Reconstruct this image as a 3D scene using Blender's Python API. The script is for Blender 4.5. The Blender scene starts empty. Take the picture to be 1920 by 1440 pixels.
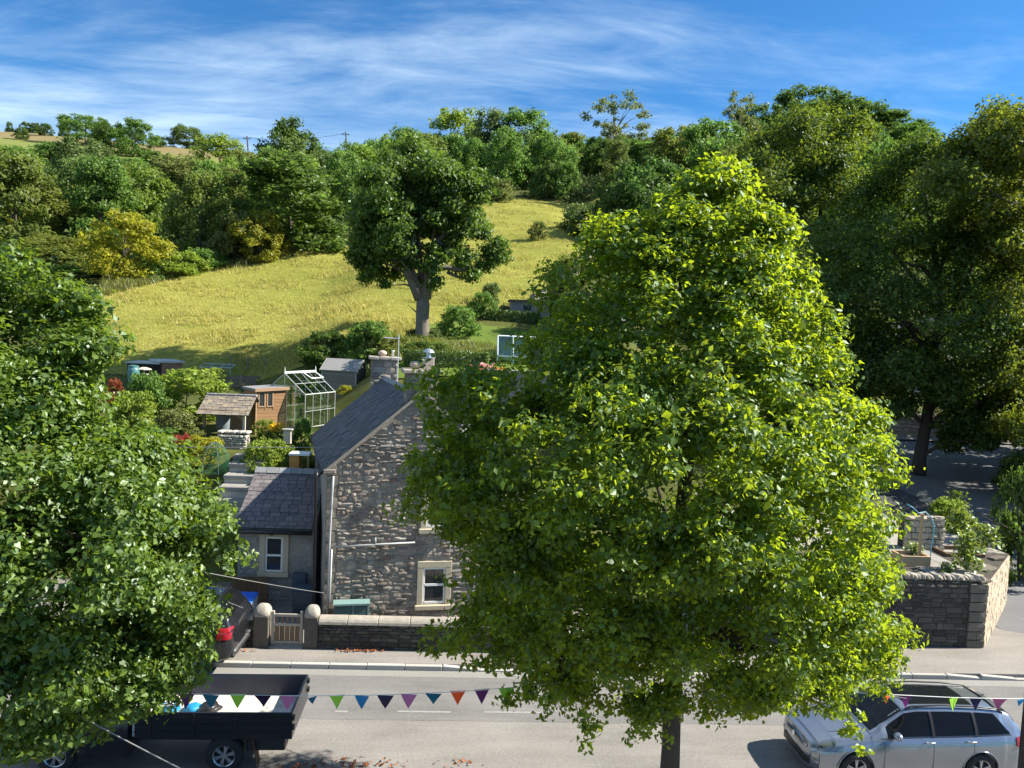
import bpy, bmesh, math, random
import numpy as np
from mathutils import Vector, Matrix, noise as mnoise

scene = bpy.context.scene
COL = scene.collection
R = math.radians
random.seed(7)
RNG = np.random.default_rng(11)

# ------------------------------------------------------------------ camera
FPX = 1445.0
CAM = Vector((0.0, 0.0, 8.25))
CROT = Matrix.Rotation(R(-3.5), 3, 'Z') @ Matrix.Rotation(R(90 - 3.6), 3, 'X') @ Matrix.Rotation(R(2.5), 3, 'Z')
cd = bpy.data.cameras.new('camera')
cam = bpy.data.objects.new('camera', cd)
COL.objects.link(cam)
cam.matrix_world = Matrix.Translation(CAM) @ CROT.to_4x4()
cd.sensor_width = 36.0
cd.lens = FPX / 1920 * 36
cd.clip_start = 0.1
cd.clip_end = 6000
scene.camera = cam

# ------------------------------------------------------------------ light
SUN_EL, SUN_AZ = R(39), R(3)            # azimuth from +X towards +Y
sdir = Vector((math.cos(SUN_AZ) * math.cos(SUN_EL), math.sin(SUN_AZ) * math.cos(SUN_EL), math.sin(SUN_EL)))
world = bpy.data.worlds.new('World')
scene.world = world
world.use_nodes = True
wn, wl = world.node_tree.nodes, world.node_tree.links
wn.clear()
w_out = wn.new('ShaderNodeOutputWorld')
w_bg = wn.new('ShaderNodeBackground')
w_sky = wn.new('ShaderNodeTexSky')
w_sky.sky_type = 'NISHITA'
w_sky.sun_disc = False
w_sky.sun_elevation = SUN_EL
w_sky.sun_rotation = math.pi / 2 - SUN_AZ
w_sky.altitude = 200
w_sky.air_density = 1.0
w_sky.dust_density = 0.4
w_sky.ozone_density = 3.0
w_bg.inputs['Strength'].default_value = 0.050
# cirrus: stretched noise on a flat cloud layer projected from the view direction
w_tc = wn.new('ShaderNodeTexCoord')
w_sep = wn.new('ShaderNodeSeparateXYZ')
wl.new(w_tc.outputs['Generated'], w_sep.inputs[0])
def wmath(op, a, b=None, c=None):
    n = wn.new('ShaderNodeMath'); n.operation = op
    for i, v in enumerate((a, b, c)):
        if v is None: continue
        if isinstance(v, (int, float)): n.inputs[i].default_value = v
        else: wl.new(v, n.inputs[i])
    return n.outputs[0]
w_z = wmath('ADD', wmath('MAXIMUM', w_sep.outputs['Z'], 0.0), 0.10)
w_u = wmath('DIVIDE', w_sep.outputs['X'], w_z)
w_v = wmath('DIVIDE', w_sep.outputs['Y'], w_z)
w_cmb = wn.new('ShaderNodeCombineXYZ')
wl.new(w_u, w_cmb.inputs[0]); wl.new(w_v, w_cmb.inputs[1])
def wnoise(scale, rot, sx, sy, detail, rough, dist=0.0, off=(0, 0, 0)):
    mp = wn.new('ShaderNodeMapping')
    mp.inputs['Rotation'].default_value = (0, 0, R(rot))
    mp.inputs['Scale'].default_value = (sx, sy, 1)
    mp.inputs['Location'].default_value = off
    wl.new(w_cmb.outputs[0], mp.inputs['Vector'])
    n = wn.new('ShaderNodeTexNoise')
    n.inputs['Scale'].default_value = scale
    n.inputs['Detail'].default_value = detail
    n.inputs['Roughness'].default_value = rough
    n.inputs['Distortion'].default_value = dist
    wl.new(mp.outputs[0], n.inputs['Vector'])
    return n.outputs['Fac']
c1 = wnoise(1.0, 14, 0.5, 1.0, 7, 0.60, 0.9, (3.1, 1.7, 0))
c2 = wnoise(0.45, 0, 0.6, 1.0, 4, 0.5, 0.2, (7.3, 2.2, 0))
c3 = wnoise(2.6, 28, 0.4, 1.0, 6, 0.62, 1.4, (1.0, 4.0, 0))
c4 = wnoise(7.0, 20, 0.35, 1.0, 6, 0.7, 1.0, (2.0, 9.0, 0))
w_mix = wmath('ADD', wmath('ADD', wmath('MULTIPLY', c1, 0.5), wmath('MULTIPLY', c4, 0.14)), wmath('ADD', wmath('MULTIPLY', c2, 0.6), wmath('MULTIPLY', c3, 0.31)))
# more cirrus towards the left and low, clear sky high on the right
w_bias = wmath('MULTIPLY', w_sep.outputs['X'], -0.17)
w_mix = wmath('ADD', w_mix, w_bias)
w_ramp = wn.new('ShaderNodeMapRange')
w_ramp.interpolation_type = 'SMOOTHSTEP'
w_ramp.inputs['From Min'].default_value = 0.675
w_ramp.inputs['From Max'].default_value = 1.06
w_ramp.inputs['To Min'].default_value = 0.0
w_ramp.inputs['To Max'].default_value = 0.78
wl.new(w_mix, w_ramp.inputs['Value'])
w_gam = wn.new('ShaderNodeMixRGB'); w_gam.blend_type = 'MULTIPLY'
w_gam.inputs['Fac'].default_value = 1.0
w_gam.inputs['Color2'].default_value = (0.37, 0.88, 1.26, 1)
wl.new(w_sky.outputs[0], w_gam.inputs['Color1'])
w_cl = wn.new('ShaderNodeMixRGB')
wl.new(w_ramp.outputs[0], w_cl.inputs['Fac'])
wl.new(w_gam.outputs[0], w_cl.inputs['Color1'])
w_cl.inputs['Color2'].default_value = (7.6, 9.4, 10.8, 1)
wl.new(w_cl.outputs[0], w_bg.inputs['Color'])
wl.new(w_bg.outputs[0], w_out.inputs['Surface'])

sl = bpy.data.lights.new('sun', 'SUN')
sl.energy = 5.0
sl.angle = R(0.5)
sl.color = (1.0, 0.93, 0.80)
sun = bpy.data.objects.new('sun', sl)
COL.objects.link(sun)
sun.rotation_euler = sdir.to_track_quat('Z', 'Y').to_euler()
sun.location = (30, -10, 40)

scene.view_settings.view_transform = 'Standard'
scene.view_settings.look = 'None'
scene.view_settings.exposure = 1.4
scene.view_settings.gamma = 1.0
scene.view_settings.use_curve_mapping = False
scene.render.engine = 'CYCLES'
scene.cycles.max_bounces = 6
scene.cycles.diffuse_bounces = 3
scene.cycles.transparent_max_bounces = 24
scene.cycles.use_denoising = True

# ------------------------------------------------------------------ helpers
def ray(px, py):
    return CROT @ Vector(((px - 960) / FPX, (720 - py) / FPX, -1.0))
def P(px, py, Y):
    """world point seen at photo pixel px,py at distance Y across the road"""
    d = ray(px, py)
    return CAM + d * (Y / d.y)
def PZ(px, py, z=0.0):
    d = ray(px, py)
    return CAM + d * ((z - CAM.z) / d.z)
def project(p):
    q = CROT.transposed() @ (Vector(p) - CAM)
    return 960 + FPX * q.x / -q.z, 720 - FPX * q.y / -q.z
def pxm(Y):
    return FPX / Y

def props(o, label=None, cat=None, group=None, kind=None):
    if label: o['label'] = label
    if cat: o['category'] = cat
    if group: o['group'] = group
    if kind: o['kind'] = kind
    return o
def thing(name, label, cat, loc=(0, 0, 0), rz=0.0, group=None):
    o = bpy.data.objects.new(name, None)
    COL.objects.link(o)
    o.empty_display_size = 0.2
    o.location = loc
    o.rotation_euler = (0, 0, rz)
    return props(o, label, cat, group)
def link(name, me, m=None, parent=None, label=None):
    o = bpy.data.objects.new(name, me)
    COL.objects.link(o)
    if m is not None and not me.materials:
        me.materials.append(m)
    if parent: o.parent = parent
    if label: o['label'] = label
    return o
def fast_mesh(name, V, F, smooth=False):
    V = np.ascontiguousarray(V, dtype=np.float32); F = np.ascontiguousarray(F, dtype=np.int32)
    me = bpy.data.meshes.new(name)
    k = F.shape[1]
    me.vertices.add(len(V)); me.vertices.foreach_set('co', V.ravel())
    me.loops.add(F.size); me.loops.foreach_set('vertex_index', F.ravel())
    me.polygons.add(len(F))
    me.polygons.foreach_set('loop_start', np.arange(0, F.size, k, dtype=np.int32))
    me.polygons.foreach_set('loop_total', np.full(len(F), k, dtype=np.int32))
    if smooth: me.polygons.foreach_set('use_smooth', np.ones(len(F), dtype=bool))
    me.update(calc_edges=True)
    return me

class MB:
    """collects shapes, links them as ONE mesh"""
    def __init__(self): self.v = []; self.f = []
    def add(self, vs, fs):
        n = len(self.v)
        self.v += [tuple(p) for p in vs]
        self.f += [tuple(i + n for i in q) for q in fs]
        return self
    def box(self, c, s, rz=0.0, rx=0.0, ry=0.0):
        m = Matrix.Translation(Vector(c)) @ (Matrix.Rotation(rz, 4, 'Z') @ Matrix.Rotation(ry, 4, 'Y') @ Matrix.Rotation(rx, 4, 'X'))
        x, y, z = s[0] / 2, s[1] / 2, s[2] / 2
        vs = [m @ Vector(p) for p in ((-x, -y, -z), (x, -y, -z), (x, y, -z), (-x, y, -z), (-x, -y, z), (x, -y, z), (x, y, z), (-x, y, z))]
        return self.add(vs, [(0, 3, 2, 1), (4, 5, 6, 7), (0, 1, 5, 4), (1, 2, 6, 5), (2, 3, 7, 6), (3, 0, 4, 7)])
    def bb(self, x0, x1, y0, y1, z0, z1):
        return self.box(((x0 + x1) / 2, (y0 + y1) / 2, (z0 + z1) / 2), (abs(x1 - x0), abs(y1 - y0), abs(z1 - z0)))
    def tube(self, pts, rad, n=8, cap=True):
        pts = [Vector(p) for p in pts]
        if not hasattr(rad, '__len__'): rad = [rad] * len(pts)
        vs = []; fs = []
        ref = Vector((0.31, 0.17, 0.93)).normalized()
        for i, p in enumerate(pts):
            t = (pts[min(i + 1, len(pts) - 1)] - pts[max(i - 1, 0)]).normalized()
            a = ref - t * ref.dot(t)
            if a.length < 1e-3: a = Vector((1, 0, 0)) - t * t.x
            a.normalize(); b = t.cross(a)
            for k in range(n):
                w = 2 * math.pi * k / n
                vs.append(p + (a * math.cos(w) + b * math.sin(w)) * rad[i])
        for i in range(len(pts) - 1):
            for k in range(n):
                k2 = (k + 1) % n
                fs.append((i * n + k, i * n + k2, (i + 1) * n + k2, (i + 1) * n + k))
        if cap:
            fs.append(tuple(range(n - 1, -1, -1)))
            fs.append(tuple((len(pts) - 1) * n + k for k in range(n)))
        return self.add(vs, fs)
    def lathe(self, prof, n=12, c=(0, 0, 0), squash=(1, 1)):
        vs = []; fs = []
        for (r, z) in prof:
            for k in range(n):
                w = 2 * math.pi * k / n
                vs.append((c[0] + r * math.cos(w) * squash[0], c[1] + r * math.sin(w) * squash[1], c[2] + z))
        for i in range(len(prof) - 1):
            for k in range(n):
                k2 = (k + 1) % n
                fs.append((i * n + k, i * n + k2, (i + 1) * n + k2, (i + 1) * n + k))
        fs.append(tuple(range(n - 1, -1, -1)))
        fs.append(tuple((len(prof) - 1) * n + k for k in range(n)))
        return self.add(vs, fs)
    def prism(self, poly, axis, a, b):
        """extrude a 2D polygon; axis 'y': poly in (x,z); axis 'x': poly in (y,z); axis 'z': poly in (x,y)"""
        def p3(q, t):
            return {'y': (q[0], t, q[1]), 'x': (t, q[0], q[1]), 'z': (q[0], q[1], t)}[axis]
        n = len(poly)
        vs = [p3(q, a) for q in poly] + [p3(q, b) for q in poly]
        fs = [tuple(range(n)), tuple(range(2 * n - 1, n - 1, -1))]
        fs += [(i, n + i, n + (i + 1) % n, (i + 1) % n) for i in range(n)]
        return self.add(vs, fs)
    def mesh(self, name, smooth=False, bevel=0.0, seg=1):
        me = bpy.data.meshes.new(name)
        me.from_pydata(self.v, [], self.f)
        bm = bmesh.new(); bm.from_mesh(me)
        bmesh.ops.recalc_face_normals(bm, faces=bm.faces)
        if bevel > 0:
            es = [e for e in bm.edges if e.is_manifold and e.calc_face_angle(0) > 0.6]
            bmesh.ops.bevel(bm, geom=es, offset=bevel, segments=seg, affect='EDGES', profile=0.5)
        if smooth:
            for f in bm.faces: f.smooth = True
        bm.to_mesh(me); bm.free()
        return me
    def build(self, name, m, parent=None, smooth=False, bevel=0.0, label=None, seg=1):
        return link(name, self.mesh(name, smooth, bevel, seg), m, parent, label)

# ------------------------------------------------------------------ materials
MATS = {}
class NT:
    def __init__(self, name):
        self.m = bpy.data.materials.new(name); self.m.use_nodes = True
        self.n = self.m.node_tree.nodes; self.l = self.m.node_tree.links
        self.n.clear()
        self.out = self.n.new('ShaderNodeOutputMaterial')
    def node(self, t, **kw):
        n = self.n.new(t)
        for k, v in kw.items(): setattr(n, k, v)
        return n
    def put(self, sock, v):
        if v is None: return
        if isinstance(v, bpy.types.NodeSocket): self.l.new(v, sock)
        elif hasattr(v, '__len__') and len(v) == 3 and sock.type == 'RGBA': sock.default_value = (*v, 1)
        else: sock.default_value = v
    def math(self, op, a, b=None, clamp=False):
        n = self.node('ShaderNodeMath', operation=op, use_clamp=clamp)
        self.put(n.inputs[0], a); self.put(n.inputs[1], b)
        return n.outputs[0]
    def mix(self, f, a, b, mode='MIX'):
        n = self.node('ShaderNodeMixRGB', blend_type=mode)
        self.put(n.inputs[0], f); self.put(n.inputs[1], a); self.put(n.inputs[2], b)
        return n.outputs[0]
    def coord(self, which='Object', scale=(1, 1, 1), rot=(0, 0, 0)):
        if which == 'World':
            s = self.node('ShaderNodeNewGeometry').outputs['Position']
        else:
            s = self.node('ShaderNodeTexCoord').outputs[which]
        mp = self.node('ShaderNodeMapping')
        mp.inputs['Scale'].default_value = scale; mp.inputs['Rotation'].default_value = rot
        self.l.new(s, mp.inputs[0])
        return mp.outputs[0]
    def noise(self, vec, scale, detail=4, rough=0.55, dist=0.0):
        n = self.node('ShaderNodeTexNoise')
        self.l.new(vec, n.inputs['Vector'])
        n.inputs['Scale'].default_value = scale; n.inputs['Detail'].default_value = detail
        n.inputs['Roughness'].default_value = rough; n.inputs['Distortion'].default_value = dist
        return n.outputs['Fac']
    def ramp(self, f, stops):
        n = self.node('ShaderNodeValToRGB')
        e = n.color_ramp.elements
        while len(e) < len(stops): e.new(0.5)
        for i, (p, c) in enumerate(stops):
            e[i].position = p; e[i].color = (*c, 1)
        self.l.new(f, n.inputs[0])
        return n.outputs[0]
    def bump(self, h, strength=0.3, dist=0.02):
        n = self.node('ShaderNodeBump')
        n.inputs['Strength'].default_value = strength; n.inputs['Distance'].default_value = dist
        self.l.new(h, n.inputs['Height'])
        return n.outputs[0]
    def rnd(self):
        """one random value per object and per loose piece"""
        a = self.node('ShaderNodeObjectInfo').outputs['Random']
        b = self.node('ShaderNodeNewGeometry').outputs['Random Per Island']
        return self.math('FRACT', self.math('ADD', a, b))
    def bsdf(self, color, rough=0.8, normal=None, metal=0.0, spec=0.4, coat=0.0, **kw):
        p = self.node('ShaderNodeBsdfPrincipled')
        self.put(p.inputs['Base Color'], color); self.put(p.inputs['Roughness'], rough)
        self.put(p.inputs['Metallic'], metal); self.put(p.inputs['Specular IOR Level'], spec)
        self.put(p.inputs['Coat Weight'], coat)
        if normal is not None: self.l.new(normal, p.inputs['Normal'])
        self.l.new(p.outputs[0], self.out.inputs[0])
        return self.m

def M_plain(name, c, rough=0.6, var=0.18, scale=6.0, bump=0.1, metal=0.0, spec=0.4, coat=0.0):
    if name in MATS: return MATS[name]
    t = NT(name)
    v = t.coord('Object')
    n1 = t.noise(v, scale, 6, 0.6); n2 = t.noise(v, scale * 9, 3, 0.6)
    k = t.math('ADD', t.math('MULTIPLY', n1, 0.7), t.math('MULTIPLY', n2, 0.3))
    lo = tuple(x * (1 - var) for x in c); hi = tuple(min(1, x * (1 + var)) for x in c)
    col = t.ramp(k, [(0.3, lo), (0.7, hi)])
    nb = t.bump(n2, bump, 0.01) if bump else None
    MATS[name] = t.bsdf(col, rough, nb, metal, spec, coat)
    return MATS[name]
def M_stone(name, cols, bump=0.5, moss=None, scale=5.0, rough=0.92, vary=0.35, stain=0.0, stain_c=(0.02, 0.019, 0.018)):
    t = NT(name)
    v = t.coord('World')
    r = t.rnd()
    base = t.ramp(r, [(i / (len(cols) - 1), c) for i, c in enumerate(cols)])
    n1 = t.noise(v, scale, 7, 0.65, 0.3); n2 = t.noise(v, scale * 7, 5, 0.7)
    k = t.math('ADD', t.math('MULTIPLY', n1, 0.6), t.math('MULTIPLY', n2, 0.4))
    shade = t.ramp(k, [(0.25, (1 - vary,) * 3), (0.75, (1 + vary,) * 3)])
    c = t.mix(1.0, base, shade, 'MULTIPLY')
    if stain:
        s = t.noise(t.coord('World', (0.9, 0.9, 0.45)), 1.3, 5, 0.6)
        s = t.math('MULTIPLY', t.math('SUBTRACT', s, 0.47), 6.0, True)
        c = t.mix(t.math('MULTIPLY', s, stain), c, stain_c)
    if moss:
        s = t.noise(v, 2.3, 6, 0.7)
        s = t.math('MULTIPLY', t.math('SUBTRACT', s, 0.55), 5.0, True)
        c = t.mix(t.math('MULTIPLY', s, moss[0]), c, moss[1])
    h = t.math('ADD', n1, n2)
    MATS[name] = t.bsdf(c, rough, t.bump(h, bump, 0.03), 0, 0.25)
    return MATS[name]
def M_leaf(name, c, trans, tw=0.4, gloss=0.08, var=0.35, hue=None, objcol=False, grough=0.46, nscale=0.9):
    """c: reflectance, trans: transmitted colour of a thin leaf; variation per leaf and per patch"""
    t = NT(name)
    r = t.node('ShaderNodeNewGeometry').outputs['Random Per Island']
    v = t.coord('Object')
    n1 = t.noise(v, nscale, 4, 0.6)
    k = t.math('ADD', t.math('MULTIPLY', r, 0.55), t.math('MULTIPLY', n1, 0.45))
    hue = hue or (1.25, 1.05, 0.9)
    a = tuple(x * (1 - var) for x in c); b = tuple(x * (1 + var) * h for x, h in zip(c, hue))
    col = t.ramp(k, [(0.2, a), (0.8, b)])
    tcol = t.mix(1.0, t.ramp(k, [(0.2, (1 - var,) * 3), (0.8, (1 + var,) * 3)]), trans, 'MULTIPLY')
    if objcol:
        oc = t.node('ShaderNodeObjectInfo').outputs['Color']
        col = t.mix(1.0, col, oc, 'MULTIPLY'); tcol = t.mix(1.0, tcol, oc, 'MULTIPLY')
    d = t.node('ShaderNodeBsdfDiffuse'); t.put(d.inputs[0], col)
    tr = t.node('ShaderNodeBsdfTranslucent'); t.put(tr.inputs[0], tcol)
    m1 = t.node('ShaderNodeMixShader'); m1.inputs[0].default_value = tw
    t.l.new(d.outputs[0], m1.inputs[1]); t.l.new(tr.outputs[0], m1.inputs[2])
    g = t.node('ShaderNodeBsdfGlossy'); g.inputs['Roughness'].default_value = grough
    g.inputs[0].default_value = (0.75, 0.85, 0.8, 1)
    m2 = t.node('ShaderNodeMixShader'); m2.inputs[0].default_value = gloss
    t.l.new(m1.outputs[0], m2.inputs[1]); t.l.new(g.outputs[0], m2.inputs[2])
    t.l.new(m2.outputs[0], t.out.inputs[0])
    MATS[name] = t.m
    return t.m
def M_glass(name, tint=(0.8, 0.9, 0.9), refl=0.12, rough=0.02):
    t = NT(name)
    tr = t.node('ShaderNodeBsdfTransparent'); t.put(tr.inputs[0], tint)
    g = t.node('ShaderNodeBsdfGlossy'); g.inputs['Roughness'].default_value = rough
    fr = t.node('ShaderNodeLayerWeight'); fr.inputs[0].default_value = 0.5
    f = t.math('ADD', t.math('MULTIPLY', t.math('POWER', fr.outputs['Facing'], 4.0), 0.7), refl * .5)
    mx = t.node('ShaderNodeMixShader'); t.put(mx.inputs[0], f)
    t.l.new(tr.outputs[0], mx.inputs[1]); t.l.new(g.outputs[0], mx.inputs[2])
    t.l.new(mx.outputs[0], t.out.inputs[0])
    MATS[name] = t.m
    return t.m
def M_wood(name, c, var=0.3, axis='Z', rough=0.8):
    t = NT(name)
    s = {'Z': (14, 14, 1.2), 'X': (1.2, 14, 14), 'Y': (14, 1.2, 14)}[axis]
    v = t.coord('Object', s)
    n1 = t.noise(v, 1.6, 6, 0.65, 0.4); n2 = t.noise(t.coord('World'), 2.0, 4, 0.6)
    k = t.math('ADD', t.math('MULTIPLY', n1, 0.6), t.math('MULTIPLY', n2, 0.25))
    k = t.math('ADD', k, t.math('MULTIPLY', t.rnd(), 0.15))
    col = t.ramp(k, [(0.3, tuple(x * (1 - var) for x in c)), (0.7, tuple(min(1, x * (1 + var)) for x in c))])
    MATS[name] = t.bsdf(col, rough, t.bump(n1, 0.25, 0.01), 0, 0.25)
    return MATS[name]
def M_car(name, c, rough=0.25, metal=0.6, coat=0.6):
    t = NT(name)
    v = t.coord('Object')
    n = t.noise(v, 1.2, 3, 0.5); d = t.noise(v, 5, 4, 0.6)
    col = t.ramp(t.math('ADD', t.math('MULTIPLY', n, 0.6), t.math('MULTIPLY', d, 0.4)), [(0.3, tuple(x * 0.94 for x in c)), (0.7, tuple(min(1, x * 1.05) for x in c))])
    rr = t.math('ADD', t.math('MULTIPLY', d, 0.10), rough - 0.05)
    MATS[name] = t.bsdf(col, rr, None, metal, 0.5, coat)
    MATS[name].node_tree.nodes['Principled BSDF'].inputs['Coat Roughness'].default_value = 0.06
    return MATS[name]

# ------------------------------------------------------------------ terrain
TCOL = {
 -220: [(19.6, -.06), (24, 1.0), (27, 3.5), (46, 5), (130, 27), (200, 46), (300, 70), (390, 95), (430, 98), (700, 88)],
 -100: [(19.6, -.06), (24, 1.0), (27, 3.5), (46, 4.8), (130, 27), (200, 44), (300, 66), (390, 91), (430, 94), (700, 84)],
 -60: [(19.6, -.06), (24.5, .1), (27, 3.6), (38, 4.0), (46, 4.6), (80, 13.5), (130, 27.5), (200, 43), (300, 62), (390, 80), (430, 82), (700, 75)],
 -25: [(19.6, -.06), (24.6, .1), (25.6, 2.4), (27, 3.6), (30, 4.0), (38, 4.2), (42, 4.6), (46, 5.5), (80, 15.4), (130, 28), (200, 40), (300, 55), (390, 66), (430, 67), (700, 70)],
 -12: [(19.6, -.06), (24.6, .1), (25.4, 1.2), (27, 3.6), (30, 4.0), (38, 4.2), (42, 4.8), (46, 6.4), (80, 16.0), (130, 30), (200, 40), (260, 46), (700, 60)],
 -7: [(19.6, -.06), (24.6, .1), (25.6, 2.0), (27, 3.6), (34, 4.0), (39, 4.3), (41, 6.2), (43, 7.3), (132, 31.4), (160, 36), (200, 40), (260, 46), (700, 60)],
 -3.2: [(19.6, -.06), (24, .1), (26, 1.2), (32.4, 3.6), (33.1, 5.8), (36, 6.3), (42, 7.3), (46, 8.2), (132, 31.6), (160, 36), (200, 40), (700, 60)],
 2: [(19.6, -.06), (23.5, .1), (26, 1.2), (32.4, 3.4), (33.1, 6.3), (36, 6.5), (44, 7.4), (47, 8.2), (132, 31.8), (160, 36), (200, 40), (700, 60)],
 10: [(19.6, -.06), (23, .1), (26, .9), (32.4, 3.0), (33.1, 5.6), (44, 7.0), (60, 11.5), (132, 32.5), (170, 41), (700, 70)],
 15.5: [(19.6, -.06), (22, .05), (25, .5), (29, 1.05), (44, 2.4), (47, 3.0), (60, 8), (132, 33), (170, 43), (700, 70)],
 19: [(19.6, -.06), (22, .15), (29, 1.05), (44, 2.4), (46, 2.6), (49, 4.6), (60, 8), (130, 34), (170, 45), (700, 70)],
 40: [(19.6, -.06), (22, .15), (29, 1.05), (44, 2.4), (46, 2.6), (49, 4.6), (60, 8), (130, 36), (150, 42), (180, 48), (700, 72)],
 80: [(19.6, -.06), (22, .4), (29, 2.5), (44, 6), (60, 11), (130, 42), (150, 48), (180, 54), (700, 75)],
 250: [(19.6, -.06), (22, .4), (29, 3), (44, 7), (60, 13), (130, 45), (150, 51), (180, 57), (700, 78)],
}
TX = sorted(TCOL)
def terr(X, Y):
    X = np.asarray(X, float); Y = np.asarray(Y, float)
    cols = np.stack([np.interp(Y, [a for a, b in TCOL[x]], [b for a, b in TCOL[x]]) for x in TX])
    i = np.clip(np.searchsorted(TX, X) - 1, 0, len(TX) - 2)
    xa = np.array(TX, float)
    t = np.clip((X - xa[i]) / (xa[i + 1] - xa[i]), 0, 1)
    t = t * t * (3 - 2 * t) * 0.5 + t * 0.5
    z0 = np.take_along_axis(cols, i[None], 0)[0]; z1 = np.take_along_axis(cols, (i + 1)[None], 0)[0]
    z = z0 * (1 - t) + z1 * t
    z = z + 0.25 * np.clip((Y - 25) / 4, 0, 1)
    amp = np.clip((Y - 44) / 20, 0, 1)
    z = z + amp * (0.35 * np.sin(X * 0.21 + Y * 0.07) * np.sin(Y * 0.16 + 1.3) + 0.12 * np.sin(X * 0.6 + 2) * np.sin(Y * 0.5))
    return z
def tz(x, y): return float(terr(np.array([x]), np.array([y]))[0])
def G(px, py, y0=19.0):
    """where the sight line through a photo pixel meets the ground"""
    d = ray(px, py)
    ys = np.concatenate([np.arange(y0, 120, 0.1), np.arange(120, 700, 0.5)])
    t = ys / d.y
    x = d.x * t; z = CAM.z + d.z * t
    hit = np.nonzero(z <= terr(x, ys))[0]
    i = hit[0] if len(hit) else len(ys) - 1
    return Vector((x[i], ys[i], tz(x[i], ys[i])))
def ground_at(px, Y):
    d = ray(px, 720); x = d.x * Y / d.y
    return Vector((x, Y, tz(x, Y)))

def M_ground():
    t = NT('ground_earth_and_grass')
    v = t.coord('World')
    n1 = t.noise(v, 0.35, 6, 0.6); n2 = t.noise(v, 3.0, 6, 0.7); n3 = t.noise(v, 18, 4, 0.7)
    k = t.math('ADD', t.math('MULTIPLY', n1, 0.5), t.math('ADD', t.math('MULTIPLY', n2, 0.3), t.math('MULTIPLY', n3, 0.2)))
    c = t.ramp(k, [(0.3, (0.035, 0.055, 0.012)), (0.5, (0.075, 0.085, 0.022)), (0.72, (0.15, 0.135, 0.05))])
    yy = t.node('ShaderNodeSeparateXYZ'); t.l.new(v, yy.inputs[0])
    far = t.math('MULTIPLY', t.math('SUBTRACT', yy.outputs['Y'], 215.0), 0.05, True)
    fld = t.ramp(k, [(0.3, (0.12, 0.15, 0.035)), (0.7, (0.20, 0.21, 0.06))])
    moor = t.ramp(k, [(0.3, (0.15, 0.125, 0.055)), (0.7, (0.24, 0.19, 0.09))])
    hi = t.math('MULTIPLY', t.math('SUBTRACT', t.math('ADD', yy.outputs['Y'], t.math('MULTIPLY', n1, 60.0)), 372.0), 0.12, True)
    c = t.mix(far, c, t.mix(hi, fld, moor))
    return t.bsdf(c, 0.95, t.bump(k, 0.6, 0.15), 0, 0.1)
def poly_sheet(name, poly, zf, m, step=1.0):
    bm = bmesh.new()
    f = bm.faces.new([bm.verts.new((x, y, 0)) for x, y in poly])
    bmesh.ops.triangulate(bm, faces=[f])
    pa = np.array(poly); lo, hi = pa.min(0), pa.max(0)
    for ax in (0, 1):
        q = lo[ax] + step
        while q < hi[ax]:
            co = [0, 0, 0]; no = [0, 0, 0]; co[ax] = q; no[ax] = 1
            bmesh.ops.bisect_plane(bm, geom=bm.verts[:] + bm.edges[:] + bm.faces[:], plane_co=co, plane_no=no)
            q += step
    bmesh.ops.recalc_face_normals(bm, faces=bm.faces)
    V = np.array([v.co[:] for v in bm.verts]); z = zf(V[:, 0], V[:, 1])
    for v, k in zip(bm.verts, z): v.co.z = k
    for f in bm.faces:
        f.smooth = True
        if f.normal.z < 0: f.normal_flip()
    me = bpy.data.meshes.new(name); bm.to_mesh(me); bm.free()
    return link(name, me, m)
def grid_sheet(name, xs, ys, zf, m, mask=None, smooth=True):
    Xg, Yg = np.meshgrid(xs, ys)
    Zg = zf(Xg.ravel(), Yg.ravel())
    V = np.stack([Xg.ravel(), Yg.ravel(), Zg], 1)
    nx, ny = len(xs), len(ys)
    i, j = np.meshgrid(np.arange(nx - 1), np.arange(ny - 1))
    a = (j * nx + i).ravel()
    F = np.stack([a, a + 1, a + nx + 1, a + nx], 1)
    if mask is not None:
        cx = V[F, 0].mean(1); cy = V[F, 1].mean(1)
        F = F[mask(cx, cy)]
        used, inv = np.unique(F, return_inverse=True)
        V = V[used]; F = inv.reshape(F.shape)
    return link(name, fast_mesh(name, V, F, smooth), m)
xs = np.unique(np.concatenate([np.arange(-420, -40, 10), np.arange(-40, 45, 0.6), np.arange(45, 420, 10)]))
ys = np.unique(np.concatenate([np.array([-60, -20, 0, 10, 18]), np.arange(19.6, 60, 0.5), np.arange(60, 200, 2.5), np.arange(200, 460, 8), np.array([520, 600, 800, 1500, 3000])]))
ground = grid_sheet('ground', xs, ys, terr, M_ground())
props(ground, 'hilly ground of grass and earth rising behind the house', None, None, 'structure')

def M_meadow():
    t = NT('meadow_dry_grass')
    v = t.coord('World')
    n1 = t.noise(t.coord('World', (0.07, 0.13, 0.05)), 1.0, 5, 0.6)
    n2 = t.noise(t.coord('World', (0.5, 1.4, 0.7), (0, 0, 0.5)), 1.0, 6, 0.7, 0.6)
    n3 = t.noise(v, 6.0, 5, 0.75)
    k = t.math('ADD', t.math('MULTIPLY', n1, 0.4), t.math('ADD', t.math('MULTIPLY', n2, 0.35), t.math('MULTIPLY', n3, 0.25)))
    c = t.ramp(k, [(0.34, (0.11, 0.17, 0.028)), (0.45, (0.23, 0.245, 0.045)), (0.55, (0.31, 0.305, 0.065)), (0.68, (0.44, 0.40, 0.12))])
    return t.bsdf(c, 0.95, t.bump(t.math('ADD', n2, n3), 0.8, 0.25), 0, 0.1)
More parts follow.
